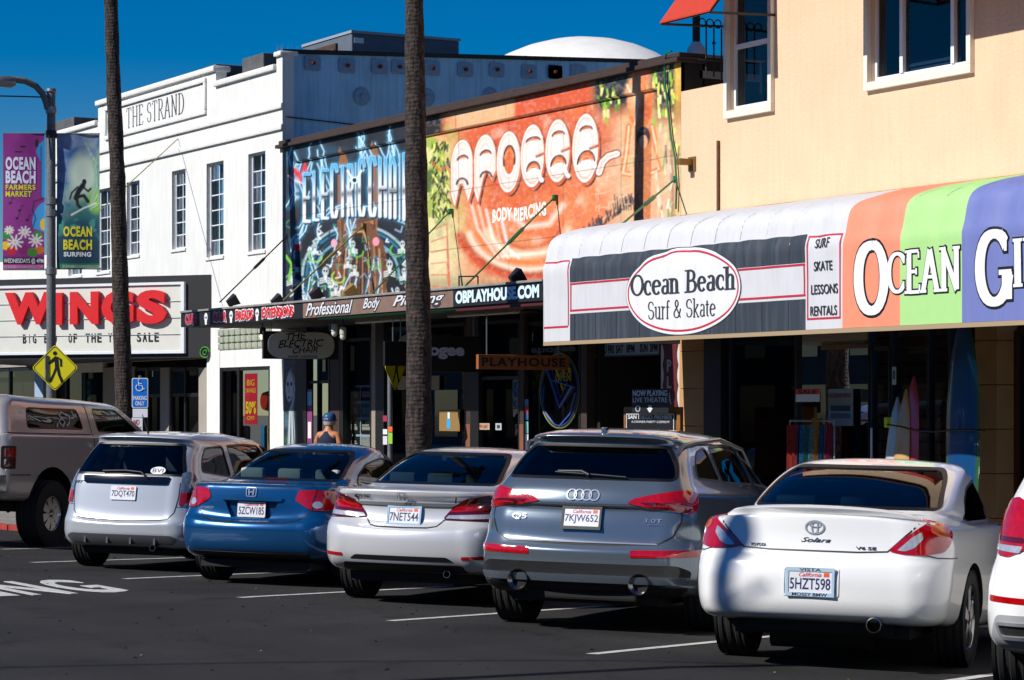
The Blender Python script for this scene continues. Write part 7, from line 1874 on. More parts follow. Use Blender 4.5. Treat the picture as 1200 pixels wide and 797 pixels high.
for ch, y0, y1 in (('P', 421.5, 435.5), ('L', 441, 455), ('A', 460, 474)):
    mb = MB(); put_text(mb, ch, PM.at, X_(784, DF + .1), X_(789, DF + .1), Z_(786, y1, DF + .1), Z_(786, y0, DF + .1), .029, .034, bold=.02); mb.build('lettering', mat('panel_letters', 'aeb4be', rough=.5), o)
PS = wall(DF - 1.1)
poster('now_playing_board', 'black board reading NOW PLAYING LIVE THEATRE with a white arrow', PS, 742, 456, 785, 484, '0e0f11', [('NOW PLAYING', 'cfd3d6', .03, .06, .97, .30, dict(bold=.02)), ('LIVE THEATRE', 'cfd3d6', .03, .36, .97, .56), ('', 'cfd3d6', .46, .68, .54, .85), ('V', 'cfd3d6', .42, .80, .58, .98, dict(bold=.06)), ('O', '9aa0a4', .10, .68, .24, .96, dict(bold=.02))], cat='sign')
o = thing('playbill_stand', 'wooden framed stand with black SAN DIEGO PREMIER poster', 'stand', wall(DF - .95).hit(762, 540))
PF = wall(DF - 1.0)
pslab('frame', mat('honey_wood', '8a5a26', rough=.6, noise=.4, nscale=6), PF, 731, 477, 797, 560, -.05, 0, o)
pslab('poster', mat('poster_black', '141518', rough=.5), PF, 734, 484, 792, 560, .001, .01, o)
ptext('lettering', 'SAN DIEGO PREMIER', mat('poster_white', 'c9cdd0', rough=.5), PF, 737, 486.5, 789, 491, o, d=.015, bold=.02); ptext('lettering', 'A DINNER PARTY COMEDY', MATS['poster_white'], PF, 741, 493, 786, 495.5, o, d=.015)
tb = MB(); r = prect(PF, 735, 484.5, 791, 560); 
for (q0, w0, q1, w1) in ((r[0][0], r[2][1] - .015, r[1][0], r[2][1]), (r[0][0], r[0][1], r[0][0] + .015, r[2][1] - .015), (r[1][0] - .015, r[0][1], r[1][0], r[2][1] - .015)): slab(PF, q0, w0, q1, w1, .011, .016, tb)
tb.build('border', MATS['poster_white'], o)

# ------------------------------------------------------------------ the peach building with the surf shop
pb_ = thing('peach_building', 'two-storey peach stucco building above the surf shop awning', 'building', (X_(798), DF, 0))
xL0, xL1 = X_(798), X_(848); xR = -12.
ZLOW = Z_(798, 107.5)
outl = [(xL0 + .004, 3.9), (xR, 3.9), (xR, 9.3), (xL1, 9.3), (xL1, ZLOW), (xL0 + .004, ZLOW)]
def wrect(x0, x1, yb0, zt): return [(X_(x0), Z_(x0, yb0)), (X_(x1), Z_(x0, yb0)), (X_(x1), zt), (X_(x0), zt)]
WL = wrect(856, 904, 130.5, 7.75); WR = wrect(1021, 1137, 97, 7.75)
W3 = [(xR - 5.2, WR[0][1]), (xR - 3.2, WR[0][1]), (xR - 3.2, 7.75), (xR - 5.2, 7.75)]
flat('wall', BEIGE, WF, outl, -.24, 0, pb_, holes=[WL, WR, W3], step=2)
mb = MB(); mb.box(xL1 + .002, DF + .242, 6.3, xL1 + .2, 34, 9.3); mb.build('side_wall', BEIGE, pb_)
mb = MB(); mb.box(xL0 + .01, DF + .24, ZLOW - .3, xL1, 34, ZLOW - .1); mb.build('low_roof', MATS['roof_grey'], pb_)
mb = MB(); mb.box(xL1, DF - .25, 9.3, xR, DF + 12, 9.5); mb.build('roof', ROOFB, pb_)
def bwin(rc, nb, blind):
    (a, z0), (b, _), (_, z1), _ = rc
    w = MB(); e = .075
    w = None
    parts_ = []
    for (q0, w0, q1, w1) in ((a - e, z0 - .10, b + e, z0), (a - e, z1, b + e, z1 + e), (a - e, z0, a, z1), (b, z0, b + e, z1)):
        mb = MB(); mb.box(q0, DF - .065, w0, q1, DF - .001, w1, bev=.006); parts_.append(mb)
    m0 = MB(); m0.box(a + .002, DF + .05, z0 + .002, b - .002, DF + .16, z0 + .06); win = m0.build('window', VINYL, pb_)
    for mb in parts_: mb.build('surround', TRIMW, win)
    mb = MB(); mb.box(a + .002, DF + .05, z0 + .06, a + .05, DF + .16, z1 - .05); mb.build('frame', VINYL, win)
    mb = MB(); mb.box(b - .05, DF + .05, z0 + .06, b - .002, DF + .16, z1 - .05); mb.build('frame', VINYL, win)
    mb = MB(); mb.box(a + .002, DF + .05, z1 - .05, b - .002, DF + .16, z1 - .002); mb.build('frame', VINYL, win)
    mb = MB(); mb.box(a - .2, DF + .6, z0 - .3, b + .2, DF + .65, z1 + .1); mb.build('room_dark', DARKW, win)
    ia, ib, i0, i1 = a + .05, b - .05, z0 + .06, z1 - .05
    if nb == 1:
        zm = Z_(862, 54.5)
        mb = MB(); mb.box(ia, DF + .04, zm - .03, ib, DF + .12, zm + .03); mb.build('meeting_rail', VINYL, win)
        segs = [(ia, ib, i0, zm - .03), (ia, ib, zm + .03, i1)]
    else:
        m1, m2 = X_(1053.5), X_(1113.5)
        for m_ in (m1, m2): mb = MB(); mb.box(m_ - .03, DF + .03, i0, m_ + .03, DF + .12, i1); mb.build('mullion', VINYL, win)
        segs = [(ia, m1 - .03, i0, i1), (m1 + .03, m2 - .03, i0, i1), (m2 + .03, ib, i0, i1)]
    for k, (p, q, s_, t) in enumerate(segs):
        mb = MB(); mb.add([(p, DF + .08, s_), (q, DF + .08, s_), (q, DF + .08, t), (p, DF + .08, t)], [(0, 1, 2, 3)]); mb.build('pane', GLB, win)
        if blind and k == 1:
            n = int((t - s_) / .06)
            for i in range(n):
                z = s_ + (t - s_) * (i + .5) / n; mb = MB(); mb.add([(p + .01, DF + .12, z - .026), (q - .01, DF + .12, z - .026), (q - .01, DF + .145, z + .026), (p + .01, DF + .145, z + .026)], [(0, 1, 2, 3)]); mb.build('blind_slat', mat('blind_blue_grey', '5f7f9c', rough=.6), win)
        elif k != 1 or nb == 1:
            n = 14; vs = [(p + (q - p) * (.55 if not blind else 1) * i / n, DF + .2 + .025 * math.sin(i * 2.1), z) for z in (s_ - .02, t) for i in range(n + 1)]
            if nb > 1: mb = MB(); mb.add(vs, [(i, i + 1, n + 2 + i, n + 1 + i) for i in range(n)]); mb.build('curtain', mat('dark_curtain', '20242b', rough=.9), win)
bwin(WL, 1, False); bwin(WR, 3, True)
REDA = mat('red_awning_cloth', 'b8321c', rough=.8, noise=.15, nscale=6); IRON = mat('black_iron', '0c0c0d', rough=.5)
def winawn(xa, xb, label, scroll=True):
    o = thing('window_awning', label, 'awning', (xa, DF, 7.9))
    zf = 6.70; D1 = DF - 1.0
    nseg = 8; f = lambda u, v, d=0: (u, DF - .02 - (D1 * 0 + (DF - .02 - D1)) * v, 7.95 + (zf - 7.95) * v + d)
    mb = MB(); mb.add([f(xa, 0), f(xb, 0), f(xb, 1), f(xa, 1), f(xa, 0, .02), f(xb, 0, .02), f(xb, 1, .02), f(xa, 1, .02)], [(0, 1, 2, 3), (4, 5, 6, 7), (0, 1, 5, 4), (1, 2, 6, 5), (2, 3, 7, 6), (3, 0, 4, 7)])
    mb.build('cloth', REDA, o)
    for x in (xa + .02, xb - .02):
        mb = MB(); mb.tube([(x, DF, zf + .03), (x, D1 + .02, zf - .01)], .018, 6); mb.tube([(x, DF, 7.9), (x, D1 + .02, zf)], .014, 6); mb.build('side_bar', IRON, o)
        if not scroll or x > xa + .5: continue
        mb = MB(); mb.tube([(x, DF, zf - .42), (x, DF - .42, zf - .42)], .012, 6); 
        for d in (.06, .18, .30): mb.tube([(x, DF - d, zf - .68 + d * .2), (x, DF - d, zf + .0)], .012, 6)
        for d in (.12, .24, .36): mb.tube([(x, DF - d + .055 * math.cos(t), zf + .055 + .055 * math.sin(t)) for t in np.linspace(0, 6.28, 12)], .010, 5)
        for d in (.18,): mb.lathe([(0, -.04), (.03, 0), (0, .04)], (x, DF - d, zf - .2), (0, 0, 1), 8)
        mb.build('scroll_bracket', IRON, o)
    mb = MB(); mb.tube([(xa, D1 + .02, zf), (xb, D1 + .02, zf)], .016, 6); mb.build('front_bar', IRON, o)
winawn(X_(849), X_(909), 'small red cloth awning on black iron brackets over the left peach-building window')
winawn(X_(1012), X_(1013) + 4.1, 'wide red awning over the blinded peach-building window, above the frame', False)
# wall bits
mb = MB(); a = X_(843); mb.tube([(a, DF - .02, Z_(843, 262)), (a, DF - .02, Z_(843, 165))], .022, 8); mb.build('conduit', mat('rusty_conduit', '6a4420', rough=.8, noise=.5), pb_)
p = WF.hit(811, 192); o = thing('wall_bracket', 'small tan metal bracket projecting from the peach wall beside the mural', 'bracket', p)
mb = MB(); mb.box(p.x - .07, DF - .02, p.z - .10, p.x + .10, DF - .001, p.z + .09); mb.build('plate', mat('tan_metal', '8a6a38', rough=.5, metal=.5), o)
mb = MB(); mb.box(p.x - .05, DF - .22, p.z - .02, p.x + .05, DF - .021, p.z + .06); mb.build('arm', MATS['tan_metal'], o)
mb = MB(); mb.box(xL0 + .01, DF - .03, 4.28, xR, DF - .001, 4.33); mb.build('drip_ledge', mat('ochre_edge', 'a8803c', rough=.8), pb_)
for z, h in ((4.10, .16),):
    mb = MB(); mb.box(xL0 + .01, DF - .05, z, xR, DF - .002, z + h); mb.build('flashing', mat('chipped_flashing', 'a9a49a', rough=.8, noise=.9, nscale=4), pb_)

# awning of the surf shop: profile (distance from camera line, height)
AF = DF * 17.26 / 19.5
prof = [(AF, Z_(640, 402, AF)), (AF, Z_(640, 318, AF)), (AF + .03, Z_(640, 311, AF) + .02), (AF + .10, 3.88), (AF + .20, 3.97), (AF + .36, 4.03), (AF + .7, 4.11), (DF - .05, 4.27)]
prof[0] = (AF, 2.60); zA = prof[1][1]
acc = [0]
for a, b in zip(prof, prof[1:]): acc.append(acc[-1] + math.hypot(b[0] - a[0], b[1] - a[1]))
TL = acc[-1]
_pa = np.array(prof); _t = np.array(acc); _q = np.linspace(0, TL, 160); _C = pchip(_t, _pa, _q)
def prof_at(t):
    t = max(0, min(TL, t)); i = min(int(t / TL * 159), 158); f = t / TL * 159 - i
    p = _C[i] * (1 - f) + _C[i + 1] * f; d = _C[i + 1] - _C[i]; l = math.hypot(*d); return p[0], p[1], -d[1] / l, d[0] / l
def AW(x, t, d=0.):
    D, z, ny, nz = prof_at(t); rip = .030 * (abs(math.sin(x * math.pi / .52)) - .5) * min(1, max(0, (t - .55) / .4)) + .004 * math.sin(x * 9)
    d = d + rip; return Vector((x, D + ny * d, z + nz * d))
def AWpx(px, py):
    best = None
    for i in range(0, 160):
        t = TL * i / 159; D, z, _, _ = prof_at(t); h = wall(D).hit(px, py)
        e = abs(h.z - z)
        if best is None or e < best[0]: best = (e, h.x, t)
        if t > TL * .75: break
    return best[1], best[2]
xA0 = wall(AF).hit(637, 350).x; xA1 = -14.
aw = thing('shop_awning', 'long curved shop awning, white and grey with OCEAN BEACH SURF & SKATE oval and coloured bands', 'awning', (xA0, AF, 2.6))
AWW = mat('awning_white', 'cacacd', rough=.6, noise=.06, nscale=4, streak=.3, dirt=(.42, .41, .40)); AWG = mat('awning_grey', '2c343e', rough=.65, streak=.5, dirt=(.10, .12, .15)); AWR = mat('awning_red_line', 'b81f3a', rough=.6)
T0 = 0.
def band(name, mt, x0, x1, t0, t1, d, sx=.065, stt=.06, thick=.002, parent=aw):
    nx, nt = max(2, int((x1 - x0) / sx)), max(2, int((t1 - t0) / stt)); mb = MB()
    vs = [AW(x0 + (x1 - x0) * i / nx, t0 + (t1 - t0) * j / nt, d) for j in range(nt + 1) for i in range(nx + 1)]
    mb.add(vs, [(j * (nx + 1) + i, j * (nx + 1) + i + 1, (j + 1) * (nx + 1) + i + 1, (j + 1) * (nx + 1) + i) for j in range(nt) for i in range(nx)])
    return mb.build(name, mt, parent, smooth=50, recalc=False)
tx = lambda px, py: AWpx(px, py)
x_w1 = tx(987, 330)[0]; x_o1 = tx(1055, 330)[0]; x_g1 = tx(1127, 330)[0]
OR = mat('awning_coral', 'e8896a', rough=.6, noise=.06, streak=.15, dirt=(.7, .35, .25)); GR = mat('awning_lime', 'a3d183', rough=.6, noise=.06, streak=.12, dirt=(.4, .55, .3)); BL = mat('awning_periwinkle', '6a74ad', rough=.6, noise=.06, streak=.15, dirt=(.25, .28, .5))
band('cover', AWW, xA0, x_w1, 0, TL, 0); band('cover', OR, x_w1, x_o1, 0, TL - .55, 0); band('cover', GR, x_o1, x_g1, 0, TL - .55, 0); band('cover', BL, x_g1, xA1, 0, TL - .55, 0)
band('cover', AWW, x_w1, xA1, TL - .55, TL, 0)
# closed end and valance lip
endp = [prof_at(TL * i / 40)[:2] for i in range(41)]
mb = MB(); mb.prism([(y, z) for y, z in endp] + [(DF - .05, 2.6)], lambda u, v, d: (d, u, v), xA0 - .004, xA0 + .01); mb.build('end_panel', AWW, aw)
mb = MB(); mb.box(xA0, AF - .005, 2.55, xA1, AF + .03, 2.598); mb.build('bottom_rail', mat('tan_rail', 'a08a6c', rough=.7), aw)
mb = MB(); mb.box(xA0 + .02, AF + .04, 2.66, xA1, DF - .01, 2.70); mb.build('soffit', mat('awning_soffit', '6e6252', rough=.9), aw)
xg0, xg1 = tx(668, 350)[0], tx(944, 350)[0]
tb0, tb1 = 0.02, AWpx(800, 344)[1]
def T(px, py): return AWpx(px, py)[1]
tl0, tl1 = T(700, 326 + 1), T(700, 303)
g0 = T(668, 368); g1 = T(668, 331); g2 = T(668, 302.5)
band('grey_stripe', AWG, xg0, xg1, 0, g0, .004); band('grey_stripe', AWG, xg0, xg1, g1, g2, .004)
for t in (T(668, 365), T(668, 333.5)): band('red_line', AWR, xg0, xg1, t - .012, t + .012, .0045, stt=.02)
for x in (xg0 + .02, xg1 - .02): band('red_line', AWR, x - .012, x + .012, T(668, 365) + .012, T(668, 333.5) - .012, .0052, sx=.01)
band('red_line', AWR, xA0 + .01, xg0 - .05, T(650, 308), T(650, 306), .004); band('red_line', AWR, xA0 + .01, xg0 - .05, .17, .195, .004); band('red_line', AWR, xg0 - .05, xg0 - .03, .195, T(650, 308), .0045, sx=.01)
k_ = math.ceil(xA0 / .52)
SEAM = mat('awning_seam', '8f9196', rough=.8); SEAMD = mat('awning_seam_dark', '171b21', rough=.8)
while k_ * .52 < -17:
    x = k_ * .52; k_ += 1
    band('seam', SEAM, x - .006, x + .006, (g2 + .02) if x < xg1 else 1.35, TL - .1, .003, sx=.01, stt=.08)
    if xg0 < x < xg1:
        for q0, q1 in ((.01, g0 - .01), (g1 + .01, g2 - .005)): band('seam', SEAMD, x - .007, x + .007, q0, q1, .0062, sx=.01, stt=.06)
# services panel
sa, sb = tx(946, 330)[0], tx(985, 330)[0]; st0, st1 = T(946, 376), T(946, 276.5)
for a, b, c, d in ((sa, sb, st0, st0 + .022), (sa, sb, st1 - .022, st1), (sa, sa + .022, st0 + .022, st1 - .022), (sb - .022, sb, st0 + .022, st1 - .022)): band('red_line', AWR, a, b, c, d, .004, sx=.01 if b - a < .05 else .13, stt=.02)
AWI = mat('awning_ink', '2d333c', rough=.6)
for s_, x0, x1, yt, yb in (('SURF', 955, 972.5, 281.5, 292), ('SKATE', 954.5, 976, 306, 317.5), ('LESSONS', 951.5, 982, 333.5, 345), ('RENTALS', 950.5, 981, 359, 370.5)):
    u0, v0 = AWpx(x0, yb); _, v1 = AWpx(x0, yt); u1 = AWpx(x1, yb)[0]; mb = MB(); put_text(mb, s_, AW, u0, u1, v0, v1, .007, .011, bold=.004); mb.build('lettering', AWI, aw, recalc=False)
# oval
ca_, ct_ = AWpx(801.5, 344); hx = (AWpx(869.5, 337)[0] - AWpx(734, 351)[0]) / 2; tt, tbm = AWpx(801.5, 290.5)[1], AWpx(801.5, 397)[1]; ct_ = (tt + tbm) / 2; ht = (tt - tbm) / 2; ca_ = (AWpx(869.5, 337)[0] + AWpx(734, 351)[0]) / 2
ovp = lambda k: [(ca_ + (hx + k) * math.cos(t), max(.012, ct_ + (ht + k) * math.sin(t))) for t in np.linspace(0, 2 * math.pi, 61)[:-1]]
conform('oval', AWI, ovp(0), AW, .008, .004, .12, parent=aw); conform('oval', mat('oval_white', 'dcdcdc', rough=.6, streak=.25, dirt=(.42, .41, .40)), ovp(-.012), AW, .011, .003, .12, parent=aw)
conform('red_line', AWR, ovp(-.045), AW, .0135, .002, .12, holes=[ovp(-.07)], parent=aw)
def atext(s_, x0, x1, yt, yb, x_cap, nib, mt, name='lettering', d=.015, **k):
    u0 = AWpx(x0, yb)[0]; u1 = AWpx(x1, yb - 4)[0]; v0 = AWpx(x_cap, yb)[1]; v1 = AWpx(x_cap, yt)[1]
    serif_words(name, mt, aw, s_, AW, u0, u1, v0, v1, nib=nib, d=d, **k)
atext('Ocean Beach', 740, 863, 322, 347.5, 745, (.075, .03), AWI)
atext('Surf & Skate', 760, 840, 354.5, 374, 762, (.048, .02), AWI, serif=.05)
AWL = mat('awning_letter_white', 'dfe0e2', rough=.6)
for s_, x0, x1, yt, yb, nb, tr in (('O', 1004, 1040, 286, 368, (.115, .045), 0), ('CEAN', 1041, 1127, 296, 343.5, (.085, .03), .0), ('G', 1146, 1186, 272, 357, (.11, .045), 0), ('IRL', 1186, 1262, 283, 334.5, (.085, .03), 0)):
    atext(s_, x0, x1, yt, yb, x0 + 3, nb, INK, 'lettering_outline', .003, grow=.028, serif=.07); atext(s_, x0, x1, yt, yb, x0 + 3, nb, AWL, 'lettering', .009, serif=.07)

# ------------------------------------------------------------------ surf shop ground floor
def pil(x0, x1, nm='pilaster'):
    a, b = X_(x0), X_(x1)
    for k in range(6):
        mb = MB(); mb.box(a, DF - .02, k * .5 + .004, b, DF + .28, (k + 1) * .5 - .004, bev=.006); mb.build('pilaster_block', BEIGE2, pb_)
pil(797.5, 826); pil(1144, 1170)
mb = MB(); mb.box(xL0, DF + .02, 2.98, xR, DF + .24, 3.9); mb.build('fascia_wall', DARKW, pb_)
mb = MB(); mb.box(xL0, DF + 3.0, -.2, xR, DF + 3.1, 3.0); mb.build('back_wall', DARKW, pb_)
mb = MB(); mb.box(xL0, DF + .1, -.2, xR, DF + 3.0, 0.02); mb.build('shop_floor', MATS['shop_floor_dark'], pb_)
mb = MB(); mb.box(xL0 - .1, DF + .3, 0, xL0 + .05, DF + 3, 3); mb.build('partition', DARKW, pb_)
post(pb_, 826, 846, BLKP, z1=2.98, back=.2)
shopfront(pb_, X_(846), X_(1016), .45, 2.95, DF + .06, mullions=(X_(853), X_(930),), fw=.05)
shopfront(pb_, X_(1018), X_(1040), .05, 2.45, DF + .06, fw=.06, fmat=mat('alu_dark', '3a3e40', rough=.4, metal=.7)); shopfront(pb_, X_(1042), X_(1110), .3, 2.95, DF + .06, mullions=(X_(1085),), fw=.05)
mb = MB(); a = X_(1022, DF + .02); mb.tube([(a, DF + .01, .9), (a, DF + .01, 1.5)], .015, 6); mb.build('door_handle', VINYL, pb_)
shopfront(pb_, X_(1171), X_(1300), .05, 2.6, DF + .25, mullions=(X_(1196), X_(1240)), fw=.08, fmat=mat('red_wood_door', '4a1f16', rough=.6))
# slat wall inside
SLW = mat('slatwall_wood', '4a3222', rough=.7, noise=.3, nscale=5)
so = thing('slat_wall', 'brown slatted display wall inside the surf shop window', 'display wall', (X_(860), DF + 1.4, 0))
for k in range(15):
    z = .5 + k * .165; mb = MB(); mb.box(X_(850), DF + 1.4, z, X_(1010), DF + 1.43, z + .145, bev=.004); mb.build('slat', SLW, so)
IW = wall(DF + 1.36)
for k, (x0, yt, x1, yb, base, inner, lab) in enumerate(((896, 413, 910, 434, '0f1216', '232a30', 'small dark framed picture on the slat wall, leftmost'), (935, 411, 957, 432, '10151a', '3c5563', 'framed seascape picture on the slat wall under the awning'), (868, 453, 893, 472, '15242c', '28505e', 'teal framed picture low on the slat wall'), (972, 456, 1001, 499, '8f9a9c', 'a9b2b2', 'grey event poster in the surf shop window'))):
    poster('framed_picture' if k < 3 else 'event_poster', lab, IW if k < 3 else wall(DF + .03), x0, yt, x1, yb, base, [('', inner, .12, .12, .88, .88)] if k < 3 else [('TOURNAMENT', '7a1c1c', .06, .12, .94, .24), ('', '2c3c40', .1, .45, .9, .6), ('', '52686c', .1, .66, .9, .8)])
o = thing('oval_picture', 'oval brown picture between two framed pictures on the slat wall', 'picture', IW.hit(922, 430))
c_ = IW.hit(922, 420); mb = MB(); mb.prism([(c_.x + .16 * math.cos(t), c_.z + .15 * math.sin(t)) for t in np.linspace(0, 6.28, 24)[:-1]], IW.at, .0, .03); mb.build('frame', mat('dark_bronze', '2c2019', rough=.5), o); mb = MB(); mb.prism([(c_.x + .12 * math.cos(t), c_.z + .11 * math.sin(t)) for t in np.linspace(0, 6.28, 24)[:-1]], IW.at, .031, .035); mb.build('print', mat('print_brown', '5a4434', rough=.6), o)
o = poster('sale_card', 'small orange and white SALE card above the rack of colourful clothes', wall(DF - .30), 934, 456, 962, 471, 'd8d6d2', [('', 'd8442c', 0, 0, 1, .42), ('SALE', '1c1412', .12, .06, .88, .38, dict(bold=.03))])
# clothes rail
rk = thing('clothes_rack', 'clothes rail hung with bright patterned boardshorts in the surf shop window', 'rack', wall(DF - .35).hit(950, 545))
q0, q1 = wall(DF - .35).hit(926, 493), wall(DF - .35).hit(978, 493)
mb = MB(); mb.tube([q0, q1], .014, 6); mb.build('rail', STEEL, rk); mb = MB(); mb.tube([(q0.x, q0.y, 0), q0], .014, 6); mb.build('upright', STEEL, rk); mb = MB(); mb.tube([(q1.x, q1.y, 0), q1], .014, 6); mb.build('upright', STEEL, rk)
cols = ['a3281c', '1c66a0', '2a7fb0', '3f7a74', 'c78a1c', '5aa0b8', '1f5d94', '8e2440', 'd0a03c', 'b04a20']
lastx = None
for i, (px, w_, c, yt) in enumerate(((930, .30, 0, 498), (938.5, .14, 1, 498), (942.5, .12, 2, 498), (948, .12, 3, 498), (953, .10, 5, 498), (958, .15, 4, 490), (963.5, .12, 6, 498), (967.5, .08, 5, 498), (971, .12, 7, 496))):
    p = wall(DF - .35).hit(px, yt); mb = MB(); n = 8
    ww = w_ / 2; vs = []
    for j, z in enumerate((p.z, p.z - .35, p.z - .75)):
        for k in range(n + 1): vs.append((p.x - ww + 2 * ww * k / n, p.y + (.03 + .02 * j) * math.sin(k * 2.2 + i), z))
    mb.add(vs, [(j * (n + 1) + k, j * (n + 1) + k + 1, (j + 1) * (n + 1) + k + 1, (j + 1) * (n + 1) + k) for j in range(2) for k in range(n)])
    o = mb.build('boardshorts', mat('shorts_%d' % i, cols[c], rough=.85, noise=.95, nscale=16 + 3 * i)); tag(o, ['red patterned', 'blue', 'light blue', 'teal patterned', 'pale blue', 'golden orange', 'deep blue', 'narrow pale blue', 'crimson'][i] + ' garment ' + ['at the left end of', 'second on', 'third on', 'fourth on', 'fifth on', 'in the middle right of', 'right of the orange one on', 'next to last on', 'at the right end of'][i] + ' the surf shop clothes rail', 'clothing')
# wetsuit / shirt on the wall
p = IW.hit(985, 425); o = thing('wetsuit_top', 'dark blue short-sleeved wetsuit top hung inside the surf shop', 'wetsuit', p)
mb = MB(); mb.prism([(p.x - .30, p.z - .75), (p.x + .30, p.z - .75), (p.x + .30, p.z + .10), (p.x + .55, p.z - .02), (p.x + .62, p.z + .18), (p.x + .25, p.z + .36), (p.x - .25, p.z + .36), (p.x - .62, p.z + .18), (p.x - .55, p.z - .02), (p.x - .30, p.z + .10)], IW.at, .0, .08); mb.build('torso', mat('neoprene', '14202e', rough=.7), o)
# surfboards
def board(name, label, px, py_tip, L_, W_, D, col, rail=None, lean=.10, panels=(), fin=None):
    p = wall(D).hit(px, py_tip); o = thing(name, label, 'surfboard', (p.x, D, 0), group='surfboards lashed outside the surf shop')
    n = 20
    def outline(k): 
        t = k / n; return math.sin(math.pi * min(1, t * .90 + .06)) ** .62 * W_ / 2 * (1 if t < .9 else 1)
    def sect(m0, m1, fw, th, mt, nm, dy=0.):
        mb = MB(); vs = []
        for k in range(n + 1):
            t = k / n; z = p.z - L_ + L_ * t; w = outline(k) if t < 1 else .008
            if t == 0: w = .10
            w = max(.006, w * (1 - max(0, (t - .86) / .14) ** 2 * .75)); y = D + lean * (t) ** 2 * 1.2 + dy
            for a in np.linspace(0, 2 * math.pi, 13)[:-1]: vs.append((p.x + w * fw * math.cos(a), y + th * math.sin(a) * min(1, w / .1 + .2), z))
        mb.add(vs, [(i * 12 + j, i * 12 + (j + 1) % 12, (i + 1) * 12 + (j + 1) % 12, (i + 1) * 12 + j) for i in range(n) for j in range(12)] + [tuple(range(12)), tuple(n * 12 + j for j in range(12))])
        return mb.build(nm, mt, o, smooth=50)
    sect(0, 1, 1., .035, mat('foam_' + (rail or col), rail or col, rough=.35, coat=.5), 'rails')
    sect(0, 1, .88, .030, mat('deck_' + col, col, rough=.3, coat=.5), 'deck', dy=-.012)
    for (z0, z1, c) in panels:
        mb = MB(); zz0, zz1 = p.z - L_ + L_ * z0, p.z - L_ + L_ * z1
        mb.box(p.x - W_ * .22, D - .062, zz0, p.x + W_ * .22, D - .05, zz1, bev=.004); mb.build('pad', mat('pad_' + c, c, rough=.5), o)
    return o
board('surfboard', 'short white surfboard with blue swirls, leftmost of the three leaning boards', 1043, 465, 1.9, .30, DF - .38, 'b9c4c6', panels=((.1, .35, '4f9fd0'),))
board('surfboard', 'pale yellow surfboard, middle of the three leaning boards', 1053, 456, 2.05, .29, DF - .42, 'c29a62')
board('surfboard', 'dusty pink surfboard, tallest of the three leaning boards', 1062, 441, 2.2, .36, DF - .36, 'b8404c')
board('surfboard', 'very tall dark blue longboard with green rails beside the pillar', 1128, 366, 2.75, .60, DF - .40, '0e4070', rail='1c4a2c', lean=.02)
mb = MB(); mb.tube([wall(DF - .48).hit(a, b) for a, b in ((1037, 497), (1056, 500), (1071, 504), (1095, 506), (1112, 504), (1140, 504), (1154, 505))], .011, 6); tag(mb.build('lashing_cord', BLKP), 'black cord lashing the surfboards to the pillar', 'cord')
mb = MB(); p = wall(DF - .46).hit(1040, 495); mb.box(p.x - .03, p.y - .03, p.z - .06, p.x + .03, p.y + .03, p.z + .06, bev=.01); tag(mb.build('yellow_clip', mat('neon_yellow', 'c6e020', rough=.4)), 'neon yellow clip on the cord by the white surfboard', 'clip')
poster('door_sign', 'narrow white and blue sign above the pink surfboard', wall(DF + .0), 1047, 430, 1051.5, 451, 'b9c2c6', [('', '2c5a86', .2, .2, .8, .7)])
# ------------------------------------------------------------------ palms, lamp post, signs, man
PALMB = None
def palm_bark():
    m = bpy.data.materials.new('palm_bark'); m.use_nodes = True; nt = m.node_tree; N, L = nt.nodes, nt.links; b = N['Principled BSDF']
    tc = N.new('ShaderNodeTexCoord'); mp = N.new('ShaderNodeMapping'); mp.inputs['Scale'].default_value = (11, 11, 4.5); L.new(tc.outputs['Object'], mp.inputs[0])
    n1 = N.new('ShaderNodeTexNoise'); n1.inputs['Scale'].default_value = 2.2; n1.inputs['Detail'].default_value = 8; L.new(mp.outputs[0], n1.inputs[0])
    w = N.new('ShaderNodeTexWave'); w.bands_direction = 'Z'; w.inputs['Scale'].default_value = 5.5; w.inputs['Distortion'].default_value = 3.5; w.inputs['Detail'].default_value = 4; w.inputs['Detail Scale'].default_value = 3; L.new(tc.outputs['Object'], w.inputs[0])
    r = N.new('ShaderNodeValToRGB'); L.new(n1.outputs[0], r.inputs[0]); e = r.color_ramp.elements; e[0].position = .38; e[0].color = (.012, .009, .008, 1); e[1].position = .68; e[1].color = (.075, .053, .042, 1)
    x = N.new('ShaderNodeMix'); x.data_type = 'RGBA'; x.blend_type = 'MULTIPLY'; x.inputs[0].default_value = .08; L.new(r.outputs[0], x.inputs[6]); L.new(w.outputs[0], x.inputs[7]); L.new(x.outputs[2], b.inputs['Base Color']); b.inputs['Roughness'].default_value = .95
    bp = N.new('ShaderNodeBump'); bp.inputs['Strength'].default_value = .9; bp.inputs['Distance'].default_value = .03
    ad = N.new('ShaderNodeMath'); ad.operation = 'MULTIPLY_ADD'; L.new(w.outputs[0], ad.inputs[0]); ad.inputs[1].default_value = .22; L.new(n1.outputs[0], ad.inputs[2]); L.new(ad.outputs[0], bp.inputs['Height']); L.new(bp.outputs[0], b.inputs['Normal'])
    return m
BARK = palm_bark()
FROND = mat('palm_frond', '2f4a1e', rough=.7, noise=.4, nscale=4)
